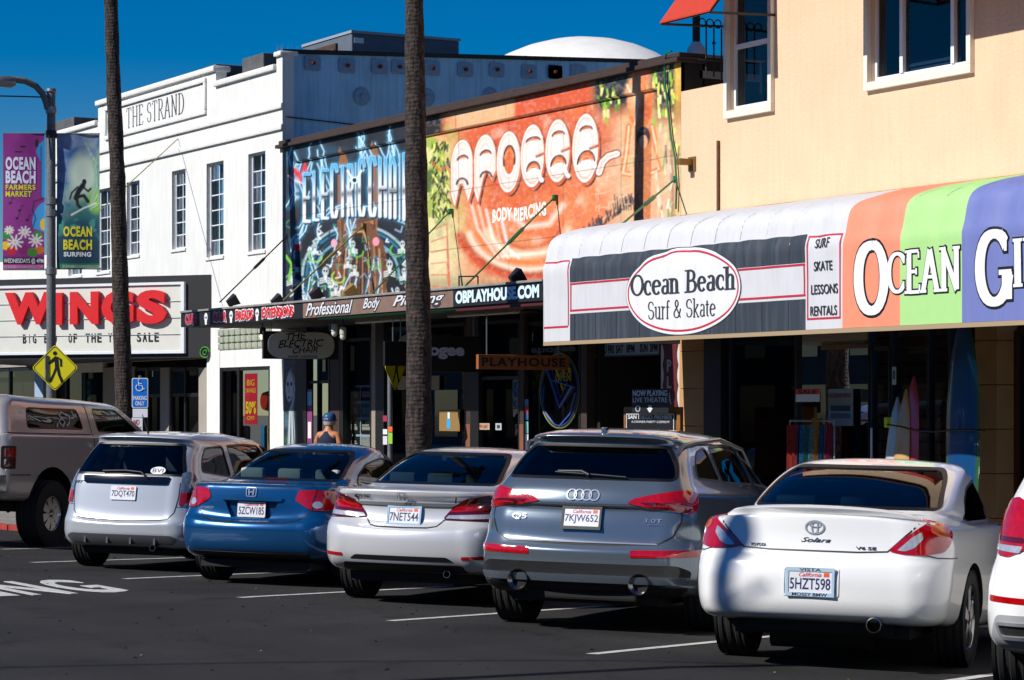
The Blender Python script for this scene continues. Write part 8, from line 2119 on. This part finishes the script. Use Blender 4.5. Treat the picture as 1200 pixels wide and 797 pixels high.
def palm(label, pts, D, seed):
    """pts: (px centre, py, px width) up the trunk as seen; continues above the frame to a crown"""
    rs = random.Random(seed); P = []; Rr = []
    for px, py, w in pts:
        q = wall(D).hit(px, py); P.append(q); Rr.append(w / 2 / FPX * (q - CAMP).dot(FW))
    base = Vector((P[0].x, D, WALK)); P = [base] + P; Rr = [Rr[0] * 1.12] + Rr
    top = P[-1] + Vector((.1, 0, 4.5)); P.append(top); Rr.append(Rr[-1] * .85)
    o = thing('palm_tree', label, 'palm tree', base)
    C_ = []; RR = []
    for (a, b, ra_, rb_) in zip(P, P[1:], Rr, Rr[1:]):
        k = max(2, int((b - a).length / .09))
        for i in range(k): 
            t = i / k; C_.append(a.lerp(b, t)); RR.append((ra_ + (rb_ - ra_) * t) * (1 + .025 * math.sin(i * .13 + seed) + rs.uniform(-.014, .02)))
    C_.append(P[-1]); RR.append(Rr[-1])
    mb = MB(); n = 18; vs = []
    for i, (c, r) in enumerate(zip(C_, RR)):
        for j in range(n): a = 2 * math.pi * j / n; rr = r * (1 + .03 * math.sin(j * 5 + i * .7) + rs.uniform(-.02, .02)); vs.append((c.x + rr * math.cos(a), c.y + rr * math.sin(a), c.z))
    k = len(C_); mb.add(vs, [(i * n + j, i * n + (j + 1) % n, (i + 1) * n + (j + 1) % n, (i + 1) * n + j) for i in range(k - 1) for j in range(n)])
    mb.build('trunk', BARK, o, smooth=50)
    mb = MB()
    for f in range(34):
        az = rs.uniform(0, 6.28); el = rs.uniform(-.6, 1.2); L_ = rs.uniform(1.1, 1.5); d = Vector((math.cos(az) * math.cos(el), math.sin(az) * math.cos(el), math.sin(el))); s_ = d.orthogonal().normalized()
        c = P[-1]; m_ = c + d * L_ * .55; e = c + d * L_ + Vector((0, 0, -.45))
        for k_ in range(-5, 6):
            t = m_ + (s_ * k_ * .11); u = e + s_ * k_ * .13 - Vector((0, 0, abs(k_) * .05)); mb.add([m_ - s_ * .01, t, u, m_ + s_ * .01], [(0, 1, 2, 3)])
        mb.tube([c, m_], .02, 4)
    cr = mb.build('crown', FROND, o); cr['kind'] = 'stuff'
    return o
palm('thick weathered palm trunk in front of the mural, between the two painted halves', [(491, 500, 31), (491, 400, 29.5), (489, 300, 28), (487.5, 200, 26), (486.5, 100, 24), (485.5, 0, 22)], 15.46, 3)
palm('slimmer dark palm trunk in front of the WINGS marquee', [(145.5, 470, 21.5), (142.5, 380, 20), (140, 300, 19), (137.5, 200, 18), (133, 100, 17), (130, 0, 16)], 15.5, 5)

# lamp post with banners
LD = 14.0; q = wall(LD).hit(60, 400); LX = q.x
POLE = mat('spun_concrete_pole', '6c7175', rough=.8, noise=.7, nscale=40)
BPl = Plane((LX, LD, 0), (.43, .90, 0)); BPl.n = Vector((.90, -.43, 0))
bt_ = lambda px, py: BPl.at(*BPl.uv(px, py))
lp = thing('street_lamp', 'grey street lamp post with a curved arm and two banners at the left edge', 'street lamp', (LX, LD, WALK))
zt = Plane((LX, 0, 0), (0, 1, 0)).uv(57, 105)[1]
mb = MB(); mb.tube([(LX, LD, WALK), (LX, LD, zt)], [.085, .068], 16); mb.build('pole', POLE, lp, smooth=40)
mb = MB(); mb.lathe([(.0, .02), (.085, .015), (.09, -.03), (.075, -.05)], (LX, LD, zt), (0, 0, 1), 16); mb.build('cap', STEEL, lp, smooth=40)
LPl = Plane((LX, 0, 0), (0, 1, 0)); LPl.n = Vector((1, 0, 0))
at_ = lambda px, py, d=0.: LPl.at(*LPl.uv(px, py), d)
mb = MB(); mb.tube([at_(56, 128), at_(54, 120), at_(50, 110), at_(42, 101), at_(30, 95), at_(15, 93), at_(4, 93)], .055, 10); mb.build('arm', POLE, lp, smooth=50)
mb = MB(); c = at_(-4, 95); mb.lathe([(0, .0), (.07, .02), (.10, .10), (.09, .30), (.06, .50), (0, .53)], c + Vector((0, .33, 0)), (0, -1, 0), 14); mb.build('lamp_head', STEEL, lp, smooth=50)
mb = MB()
for y in (129, 157, 250, 318, 236):
    p_ = at_(57, y); mb = MB(); mb.lathe([(.075, -.06), (.092, -.05), (.092, .05), (.075, .06)], (LX, LD, p_.z), (0, 0, 1), 16); mb.build('clamp', BLKP if y in (157,) else STEEL, lp, smooth=40)
mb = MB(); mb.tube([at_(-30, 112), at_(20, 113), at_(55, 114)], .012, 5); tag(mb.build('overhead_wire', BLKP), 'thin wire reaching the street lamp below its arm', 'wire')
for yy, x0, x1 in ((156.5, 4, 57), (316, 4, 57), (157, 57, 117), (315, 57, 119)):
    mb = MB(); mb.tube([bt_(x0, yy), bt_(x1, yy)], .014, 6); mb.build('banner_rod', STEEL, lp)
def banner(label, x0, x1, yt, yb, paint, texts, wave):
    (u0, v0), (u1, v1) = BPl.uv(x0, yb), BPl.uv(x1, yt)
    o = thing('banner', label, 'banner', BPl.at((u0 + u1) / 2, v0))
    q = Painter(BPl, u0, v0, u1, v1, .010, .010, '801c78'); paint(q)
    w = wave(q.U - u0, q.V - v0); q.W = q.W + np.array([.9, -.43, 0])[None, None] * w[..., None]; q.build('cloth', PRINT, o)
    for (s_, a, b, c_, d_, col, *kw) in texts:
        aa, cc = BPl.uv(a, d_); bb, dd = BPl.uv(b, c_); mb = MB()
        put_text(mb, s_, lambda u, v, t: BPl.at(u, v, t + float(wave(np.array(u - u0), np.array(v - v0)))), aa, bb, cc, dd, .002, .005, **(kw[0] if kw else {})); mb.build('lettering', mat('ink_' + col, col, rough=.6), o)
def pA(q):
    q.c[:] = lin('84207a'); q.blend(np.clip(q.noise(20, 2) - .3, 0, .5), '9a3a94')
    q.poly([(52, 164), (44, 170), (42, 178), (48, 190), (48, 230), (53, 232), (53, 158)], '2f8fd0'); q.stroke([(48, 172), (48, 232)], 1, '0d1b3c')
    q.ell(56, 262, 18, 26, '3d9ad8', soft=.05); q.stroke([(53, 232), (40, 236), (38, 246), (42, 256), (38, 268)], 1.2, '141414'); q.ell(51, 263, 4, 7, 'f0c020')
    q.ell(43, 168, 2, 5, '1a1a1a'); q.ell(22, 178, 5, 1, '1a1020'); q.ell(27, 172, 4, 1, '1a1020')
    for x, y in ((12, 238), (23, 247), (20, 256), (32, 258)): q.ell(x, y, 1.8, 1.6, '1c1024'); q.stroke([(x + 1.6, y), (x + 2.6, y - 6), (x + 5, y - 5)], .8, '1c1024')
    q.poly([(3, 272), (14, 268), (26, 270), (40, 268), (52, 272), (52, 300), (3, 300)], '8c2a7c')
    for x, y, c in ((7, 288, 'f2c818'), (14, 294, 'c9202c'), (28, 293, '8c1c6c'), (46, 293, 'd86a1c'), (38, 296, '3d8a2c'), (8, 276, '3d8a2c'), (44, 276, '3d8a2c')): q.ell(x, y, 6, 5, c)
    for x, y, r in ((29, 272, 7), (18, 284, 9), (42, 282, 8), (11, 270, 5)):
        for k in range(9): t = k * .7; q.stroke([(x, y), (x + r * math.cos(t), y + r * math.sin(t) * .9)], 1.6, 'eef2f4')
        q.ell(x, y, 1.6, 1.6, 'e8c020')
    q.poly([(3, 302), (53, 302), (53, 310), (3, 310)], '15161c'); q.poly([(3, 310), (53, 310), (53, 318), (3, 318)], 'c04a9a')
banner('purple OCEAN BEACH FARMERS MARKET banner with daisies, left of the lamp post', 3.5, 52, 157, 316.5, pA,
       [('OCEAN', 6.5, 41.5, 184, 199, 'dfe4f4', dict(bold=.045, space=1.12)), ('BEACH', 6.5, 41.5, 200, 215, 'dfe4f4', dict(bold=.045, space=1.12)), ('FARMERS', 6.5, 41.5, 216.5, 222.5, 'd8d820', dict(bold=.03, space=1.12)), ('MARKET', 6.5, 37, 224, 230.5, 'd8d820', dict(bold=.03, space=1.12)), ('WEDNESDAYS @ 4PM', 4.5, 51, 303, 309.5, 'e6e6ea', dict(bold=.015)), ('OCEANBEACHSANDIEGO.COM', 5, 50, 311.5, 314.5, 'f0d0e4')],
       lambda u, v: .012 * np.sin(u * 7) + .02 * np.sin(v * 3))
def pB(q):
    q.c[:] = lin('2f5f96'); s = lambda v, a, b: np.clip((v - a) / (b - a), 0, 1)
    q.blend(s(q.noise(18, 4), .35, .7) * .8, '8f9fc0'); q.blend(s(q.X + (q.Y - 160) * .45, 96, 128) * s(q.noise(10, 6), .3, .6), 'a9c89a'); q.blend(s(q.X + (q.Y - 160) * .6, 120, 150), '4f9a7a')
    q.blend(s(q.Y, 225, 262), '0f4a5c'); q.blend(s(q.Y, 240, 262) * s(q.noise(9, 9), .5, .6) * .7, '3f9a86'); q.blend(s(q.Y, 268, 285), '0d3a50')
    q.ell(97, 205, 16, 26, 'c9dcc8', soft=.5, a=.8); q.ell(112, 235, 9, 14, '8cc63c', soft=.6, a=.9)
    for k in range(14): q.stroke([(100 + k, 168 + k * 2), (112 + k * .3, 190 + k * 4), (106, 246)], .9, ['dff0e0', '2f7a5a', '7fbf90'][k % 3], a=.6)
    b = '101216'
    q.ell(98.5, 213, 2.6, 3.4, b); q.stroke([(97, 217), (92, 224), (89, 232)], 6, b); q.stroke([(96, 218), (103, 224), (106, 221)], 2.4, b); q.stroke([(91, 219), (84, 226), (82, 233)], 2.2, b)
    q.stroke([(90, 231), (98, 229), (103, 236)], 4, b); q.stroke([(90, 232), (91, 240), (94, 243)], 3.6, b); q.stroke([(84, 252), (98, 244), (112, 238)], 1.6, 'e6e6e0')
    q.poly([(66, 309), (122, 309), (122, 316), (66, 316)], '1d7a4a')
banner('blue and green OCEAN BEACH SURFING banner with a surfer silhouette, right of the lamp post', 66.5, 116.5, 158, 315, pB,
       [('OCEAN', 74.5, 108, 265.5, 277.5, 'd8cf28', dict(bold=.045, space=1.12)), ('BEACH', 74.5, 108, 281, 293, 'd8cf28', dict(bold=.045, space=1.12)), ('SURFING', 75, 107, 295.5, 301, 'e4e8ea', dict(bold=.045, space=1.12)), ('OCEANBEACHSANDIEGO.COM', 73, 118, 311, 314, 'cfe0d4')],
       lambda u, v: .03 * np.sin(v * 2.6 + .5) + .015 * np.sin(u * 8))
def diamond(o, cx, cy, half, pl, col, d, blk, wk=1.):
    u, v = pl.uv(cx, cy); P_ = lambda k: [(u - k * wk, v), (u, v - k), (u + k * wk, v), (u, v + k)]
    mb = MB(); mb.prism(rounded(P_(half), .05), pl.at, d, d + .006); mb.build('plate', col, o)
    for a, b in ((.93, .89),):
        conform('border', blk, rounded(P_(half * .95), .05), lambda x, y, t=0: pl.at(x, y, t), d + .009, .003, 1., holes=[rounded(P_(half * .915), .045)], parent=o, smooth=0)
    s = half
    q = lambda pts: [(u + a * s * wk, v + b * s) for a, b in pts]
    mb = MB()
    mb.prism([(u + (.0 + .09 * math.cos(t)) * s * wk, v + (.62 + .09 * math.sin(t)) * s) for t in np.linspace(0, 6.28, 14)[:-1]], pl.at, d + .006, d + .010)
    for k, poly in enumerate(([(-.02, .50), (.14, .46), (.18, -.02), (.0, -.02)], [(.0, .48), (-.10, .40), (-.30, .20), (-.26, .13), (-.02, .28)], [(.14, .46), (.30, .36), (.30, .05), (.22, .05), (.21, .28)], [(.0, .0), (.11, .0), (-.02, -.30), (-.16, -.62), (-.27, -.58), (-.10, -.26)], [(.07, .0), (.18, .0), (.24, -.30), (.38, -.60), (.27, -.66), (.12, -.30)])):
        mb.prism(q(poly), pl.at, d + .006, d + .0101 + k * .0003)
    mb.build('walking_figure', blk, o)
YS = mat('sign_yellow', 'd9cf10', rough=.4); BK = mat('sign_black', '0a0a0a', rough=.5)
sg_ = thing('crossing_sign', 'yellow diamond pedestrian crossing sign on the lamp post above the pickup', 'sign', at_(64, 431))
SPl = Plane((LX + .11, LD - .02, 0), (.5, .866, 0)); SPl.n = Vector((.866, -.5, 0))
diamond(sg_, 64.5, 431, .385, SPl, YS, .0, BK)
mb = MB(); p_ = SPl.at(*SPl.uv(64.5, 431)); mb.box(LX + .05, p_.y - .15, p_.z - .2, LX + .098, p_.y - .1, p_.z + .2); mb.build('bracket', STEEL, sg_)
# second crossing sign on a stickered post
D2 = 17.55; q = wall(D2).hit(457, 430)
s2 = thing('crossing_sign', 'yellow diamond crossing sign on a stickered post left of the palm, partly hidden', 'sign', (q.x, D2, WALK))
mb = MB(); mb.tube([(q.x, D2, WALK), (q.x, D2, 2.75)], .04, 10); mb.build('post', STEEL, s2, smooth=40)
P2 = Plane((q.x + .05, D2, 0), Vector((-.55, .83, 0))); diamond(s2, 463, 431, .36, P2, YS, .0, BK, .9)
for k, (y0, y1, c, lab) in enumerate(((487, 494, '9a2c4a', 'magenta'), (503, 509, 'd8dce0', 'round white'), (511, 521, 'c9ccd0', 'white lettered'), (500, 506, 'e0641c', 'orange'), (507, 520, '8fb83c', 'lime scribbled'))):
    pz = Plane((q.x, D2 - .045, 0), (1, 0, 0)); a, b = (449, 454) if k < 3 else (455, 460)
    r = prect(wall(D2 - .045), a, y0, b, y1); mb = MB(); mb.prism(r, wall(D2 - .045).at, 0, .004); mb.build('sticker', mat('sticker_' + c, c, rough=.5), s2)
# accessible parking sign
D3 = 15.3; q = wall(D3).hit(164, 460)
ps = thing('parking_sign', 'blue accessible PARKING ONLY sign on a thin post with a red NO PARKING plate below', 'sign', (q.x, D3, WALK))
mb = MB(); mb.tube([(q.x, D3, WALK), (q.x, D3, Z_(164, 440, D3))], .025, 8); mb.build('post', STEEL, ps, smooth=40)
P3 = Plane((q.x + .03, D3 - .02, 0), (.5, .866, 0)); P3.n = Vector((.866, -.5, 0))
def r3(x0, yt, x1, yb): (u0, v0), (u1, v1) = P3.uv(x0, yb), P3.uv(x1, yt); return u0, v0, u1, v1
u0, v0, u1, v1 = r3(154.5, 443, 173.5, 478)
BLS = mat('sign_blue', '0f6fd0', rough=.4); WS = mat('sign_white_sheet', 'e3e6ea', rough=.4)
mb = MB(); mb.prism(rounded([(u0, v0), (u1, v0), (u1, v1), (u0, v1)], .03), P3.at, 0, .004); mb.build('plate', WS, ps)
mb = MB(); mb.prism(rounded([(u0 + .012, v0 + .012), (u1 - .012, v0 + .012), (u1 - .012, v1 - .012), (u0 + .012, v1 - .012)], .03), P3.at, .0045, .006); mb.build('blue_field', BLS, ps)
cx, cz, s = (u0 + u1) / 2 - .01, v0 + (v1 - v0) * .70, .085
def ln(pts, w, nm='wheelchair_symbol', k=[0]):
    k[0] += 1; q = [P3.at(cx + a * s, cz + b * s, .009 + .0002 * k[0]) for a, b in pts]; mb = MB(); mb.tube(q, w, 5); mb.build(nm, WS, ps)
ln([(-.1, 1.25), (-.1, 1.45)], .014); ln([(-.1, 1.05), (-.05, .25), (.55, .25), (.85, -.45), (1.1, -.35)], .009); ln([(-.05, .65), (.5, .65)], .007)
ln([(-.45 * 0 + .05 + .68 * math.cos(t), -.10 + .68 * math.sin(t)) for t in np.linspace(2.3, 6.1, 16)], .008)
for tx_, a, b in (('PARKING', .26, .40), ('ONLY', .08, .22)): mb = MB(); ww = (u1 - u0) * (.42 if tx_ == 'PARKING' else .28); put_text(mb, tx_, P3.at, (u0 + u1) / 2 - ww, (u0 + u1) / 2 + ww, v0 + (v1 - v0) * a, v0 + (v1 - v0) * b, .006, .009, bold=.02); mb.build('lettering', WS, ps)
u0, v0, u1, v1 = r3(155.5, 479, 173, 489); mb = MB(); mb.prism([(u0, v0), (u1, v0), (u1, v1), (u0, v1)], P3.at, 0, .004); mb.build('plate', WS, ps)
u0, v0, u1, v1 = r3(154.5, 489.5, 167, 530); mb = MB(); mb.prism([(u0, v0), (u1, v0), (u1, v1), (u0, v1)], P3.at, 0, .004); mb.build('plate', WS, ps)
RS = mat('sign_red', 'a81c24', rough=.4); mb = MB(); put_text(mb, 'NO', P3.at, u0 + .03, u1 - .05, v1 - .12, v1 - .03, .004, .007, bold=.02); mb.build('lettering', RS, ps); mb = MB(); put_text(mb, 'PARKING', P3.at, u0 + .015, u1 - .02, v1 - .22, v1 - .15, .004, .007, bold=.02); mb.build('lettering', RS, ps)

# the man on the pavement, seen from behind
def person(label, loc, yaw, h=1.70):
    o = thing('person', label, 'person', loc, rot=(0, 0, yaw), world_children=False)
    SK = mat('tanned_skin', 'b5754f', rough=.55, noise=.08); NV = mat('navy_cloth', '0e1a38', rough=.85, noise=.2); GRYH = mat('grey_hair', '9a948c', rough=.8)
    # skeleton: (x right, y forward, z up)
    V = {'pel': (0, 0, .92), 'waist': (0, .01, 1.06), 'chest': (0, .0, 1.26), 'neck0': (0, .0, 1.41), 'neck1': (0, .02, 1.47), 'head': (0, .04, 1.56), 'crown': (0, .035, 1.63)}
    E_ = [('pel', 'waist'), ('waist', 'chest'), ('chest', 'neck0'), ('neck0', 'neck1'), ('neck1', 'head'), ('head', 'crown')]
    Rr = {'pel': (.16, .12), 'waist': (.145, .105), 'chest': (.165, .115), 'neck0': (.10, .08), 'neck1': (.055, .06), 'head': (.075, .095), 'crown': (.06, .075)}
    for s_, n in ((1, 'r'), (-1, 'l')):
        V.update({'sh' + n: (s_ * .175, 0, 1.37), 'el' + n: (s_ * .235, -.02, 1.09), 'wr' + n: (s_ * .245, .10, .86), 'hd' + n: (s_ * .245, .14, .79), 'hip' + n: (s_ * .09, 0, .86), 'kn' + n: (s_ * .10, .03 * s_, .48), 'an' + n: (s_ * .10, -.04 + .03 * s_, .09), 'to' + n: (s_ * .11, .12, .03)})
        E_ += [('chest', 'sh' + n), ('sh' + n, 'el' + n), ('el' + n, 'wr' + n), ('wr' + n, 'hd' + n), ('pel', 'hip' + n), ('hip' + n, 'kn' + n), ('kn' + n, 'an' + n), ('an' + n, 'to' + n)]
        Rr.update({'sh' + n: (.065, .06), 'el' + n: (.045, .042), 'wr' + n: (.028, .032), 'hd' + n: (.02, .045), 'hip' + n: (.09, .095), 'kn' + n: (.058, .06), 'an' + n: (.04, .045), 'to' + n: (.045, .028)})
        for k in range(4):
            a, b = 'f%d' % k + n, 'g%d' % k + n; y = .105 + .022 * k
            V[a] = (s_ * .245, y + .012, .735 - (.012 if k in (1, 2) else 0)); V[b] = (s_ * .235, y + .02, .70 - (.012 if k in (1, 2) else 0)); E_ += [('hd' + n, a), (a, b)]; Rr[a] = (.009, .009); Rr[b] = (.008, .008)
        V['t' + n] = (s_ * .215, .185, .765); E_.append(('hd' + n, 't' + n)); Rr['t' + n] = (.010, .010)
    ks = list(V); k = h / 1.70; me = bpy.data.meshes.new('body'); me.from_pydata([tuple(c * k for c in V[q]) for q in ks], [(ks.index(a), ks.index(b)) for a, b in E_], [])
    ob = bpy.data.objects.new('body', me); COL.objects.link(ob); ob.modifiers.new('s', 'SKIN')
    sv = me.skin_vertices[0].data if me.skin_vertices else None
    if sv is None: bm = bmesh.new(); bm.from_mesh(me); bm.verts.layers.skin.verify(); bm.to_mesh(me); bm.free(); sv = me.skin_vertices[0].data
    for i, q in enumerate(ks): sv[i].radius = Rr[q]; sv[i].use_root = (q == 'pel')
    ob.modifiers.new('u', 'SUBSURF').levels = 2
    dg = bpy.context.evaluated_depsgraph_get(); dg.update(); m2 = bpy.data.meshes.new_from_object(ob.evaluated_get(dg)); ob.modifiers.clear(); ob.data = m2; m2.materials.clear(); m2.materials.append(SK); m2.shade_smooth(); ob.parent = o
    T_ = BVHTree.FromPolygons([v.co.copy() for v in m2.vertices], [tuple(p.vertices) for p in m2.polygons])
    def shell(name, mt, zs, off, n=28, cx=0, cut=None):
        mb = MB(); vs = []
        for z in zs:
            for j in range(n):
                a = 2 * math.pi * j / n; d = Vector((math.cos(a), math.sin(a), 0)); hit = T_.ray_cast(Vector((cx, 0, z)), d, .35)
                r = hit[3] if hit[0] is not None else .15
                r = min(r, .20 if abs(d.x) > .7 else .16); vs.append((cx + d.x * (r + off), d.y * (r + off), z))
        mb.add(vs, [(i * n + j, i * n + (j + 1) % n, (i + 1) * n + (j + 1) % n, (i + 1) * n + j) for i in range(len(zs) - 1) for j in range(n)]); return mb.build(name, mt, o, smooth=60)
    tk = MB(); n = 28; vs = []; zs = [.88, .95, 1.02, 1.10, 1.18, 1.25, 1.30, 1.34, 1.38, 1.41]
    for z in zs:
        for j in range(n):
            a = 2 * math.pi * j / n; wx = .18 if z < 1.28 else .18 - (z - 1.28) * .75; wy = .128 if z < 1.3 else .128 - (z - 1.3) * .45; vs.append((wx * math.cos(a), wy * math.sin(a) + .0, z))
    tk.add(vs, [(i * n + j, i * n + (j + 1) % n, (i + 1) * n + (j + 1) % n, (i + 1) * n + j) for i in range(len(zs) - 1) for j in range(n)]); tk.build('tank_top', NV, o, smooth=60)
    sh = MB(); 
    for s_ in (1, -1): sh.tube([(s_ * .085, 0, .94), (s_ * .10, .01, .70), (s_ * .105, .02, .50)], [.115, .108, .10], 16)
    sh.build('shorts', mat('grey_shorts', '3a3c42', rough=.9), o, smooth=50)
    # head details
    hd_ = MB(); hd_.lathe([(.088, -.07), (.096, -.03), (.098, .02), (.0, .03)], (0, .03, 1.58), (0, 0, 1), 20); hd_.build('hair', GRYH, o, smooth=60)
    cp = MB(); cp.lathe([(.102, -.01), (.106, .02), (.102, .06), (.085, .10), (.05, .122), (0, .128)], (0, .03, 1.58), (0, 0, 1), 22)
    cap = cp.build('cap', mat('navy_cap', '1a4278', rough=.8), o, smooth=60)
    br = MB(); n = 12; vs = [(.095 * math.cos(math.pi * i / n), .03 + .06 + .13 * math.sin(math.pi * i / n), 1.585 - .01 * math.sin(math.pi * i / n)) for i in range(n + 1)]; br.add(vs + [(v[0], v[1], v[2] + .008) for v in vs], [tuple(range(n + 1)), tuple(range(n + 1, 2 * n + 2))]); br.build('brim', MATS['navy_cap'], cap)
    bt = MB(); bt.tube([(.03 * math.cos(t), .03 - .102, 1.59 + .018 * math.sin(t)) for t in np.linspace(0, math.pi, 8)], .006, 5); bt.build('strap', mat('strap_pale', 'c9c9c0', rough=.6), cap)
    bd = MB(); bd.lathe([(.0, .0), (.015, .003), (.0, .01)], (.0, .03 - .095, 1.65), (0, -1, .4), 10); bd.build('badge', mat('lime_thread', '8fc23c', rough=.7), cap)
    fc = MB(); fc.lathe([(0, .0), (.013, -.01), (.016, -.03), (.0, -.035)], (0, .135, 1.545), (0, 0, 1), 8)
    for s_ in (1, -1): fc.lathe([(0, -.012), (.009, -.006), (.009, .006), (0, .012)], (s_ * .032, .118, 1.555), (1, 0, 0), 8)
    fc.build('face', SK, o, smooth=60)
    for s_ in (1, -1): e = MB(); e.lathe([(.0, -.008), (.022, -.006), (.024, .004), (.0, .008)], (s_ * .088, .03, 1.545), (1, 0, 0), 10); e.build('ear', SK, o, smooth=60)
    mo = MB(); mo.tube([(-.02, .125, 1.505), (0, .132, 1.503), (.02, .125, 1.505)], .004, 5); mo.build('mouth', mat('lip', '8a4a40', rough=.6), o)
    for s_ in (1, -1): f = MB(); f.box(s_ * .11 - .05, -.12, 0, s_ * .11 + .05, .17, .075, bev=.025); f.build('shoe', mat('shoe_black', '18181a', rough=.6), o, smooth=40)
    return o
q = wall(17.1).hit(385, 500)
person('person in a navy tank top and dark cap walking away past the doorway', (q.x, 17.1, WALK + .0), R(35), 1.70)

# a lamp post on the near side, out of the picture; its shadow climbs the white coupe
sd = Vector((-TO_SUN.x, -TO_SUN.y, 0)).normalized(); cr_ = CARS['coupe']; B_p = Matrix.LocRotScale(cr_.root.location, cr_.root.rotation_euler, None) @ cr_.rear(.60, .5); NB = Vector((B_p.x, B_p.y, 0)) - sd * 10.2
nl = thing('street_lamp', 'tall grey street lamp on the near side of the street, outside the picture', 'street lamp', (NB.x, NB.y, 0))
mb = MB(); mb.tube([(NB.x, NB.y, 0), (NB.x, NB.y, 8.95)], [.085, .07], 14); mb.build('pole', POLE, nl, smooth=40)
mb = MB(); mb.tube([(NB.x, NB.y, 8.9), NB + Vector((0, 0, 8.95)) - sd * .1, NB + Vector((0, 0, 8.97)) - sd * .2], .045, 8); mb.build('arm', POLE, nl, smooth=40)
mb = MB(); mb.lathe([(0, 0), (.09, .03), (.12, .2), (.09, .45), (0, .5)], NB + Vector((0, 0, 8.98)), -sd, 12); mb.build('lamp_head', STEEL, nl, smooth=50)
mb = MB(); mb.tube([WF.hit(208.7, 162.6), wall(16.4).hit(118, 246)], .010, 5); tag(mb.build('guy_wire', OLV), 'thin guy wire slanting from the theatre wall down behind the slim palm', 'wire')
# overhead cable whose shadow crosses the road
mb = MB(); hz = 7.2; sh_ = lambda px, py: ground_pt(px, py) + Vector((TO_SUN.x, TO_SUN.y, TO_SUN.z)) * (hz / TO_SUN.z)
A_, B_, C__ = sh_(-60, 784.5), sh_(400, 775.5), sh_(900, 779)
pts = []
for t in np.linspace(-1.2, 2.2, 30):
    pts.append(A_ * ((t - 1) * (t - 2) / 2) + B_ * (-(t) * (t - 2)) + C__ * (t * (t - 1) / 2))
mb.tube(pts, .022, 5); tag(mb.build('overhead_cable', BLKP), 'overhead cable above the street, outside the picture, shadowing the road', 'cable')
# houses across the street, mirrored in paint and glass
for k, (x0, x1, h, c, nm) in enumerate(((-62, -44, 6.0, '4c4538', 'sand coloured shop block across the street'), (-43.5, -22, 5.2, '4a2c1e', 'brick-red shop block across the street'), (-21.5, 6, 6.2, '4a4843', 'grey shop block across the street, nearest the camera'), (-92, -62.5, 6.5, '34312d', 'long drab shop block across the street, beyond the sand coloured one'), (-150, -93, 8.5, '2c2b2a', 'tall dark shop block across the street, farthest off'))):
    o = thing('far_side_building', nm, 'building', (x0, -16, 0)); mb = MB(); mb.box(x0, -26, 0, x1, -16, h); mb.build('wall', mat('far_' + c, c, rough=.9, noise=.3, nscale=1), o)
    n = int((x1 - x0) / 3.2)
    for i in range(n):
        a = x0 + .6 + i * (x1 - x0 - .6) / n; mb = MB(); mb.box(a, -15.99, .5, a + 2.2, -15.94, 2.6); mb.build('shop_window', GLOSSBLK, o); mb = MB(); mb.box(a + .3, -15.99, 3.6, a + 1.6, -15.94, 4.8); mb.build('window', GLOSSBLK, o)
    mb = MB(); mb.box(x0 - .1, -16.2, h, x1 + .1, -15.8, h + .25); mb.build('cornice', TRIMW, o)
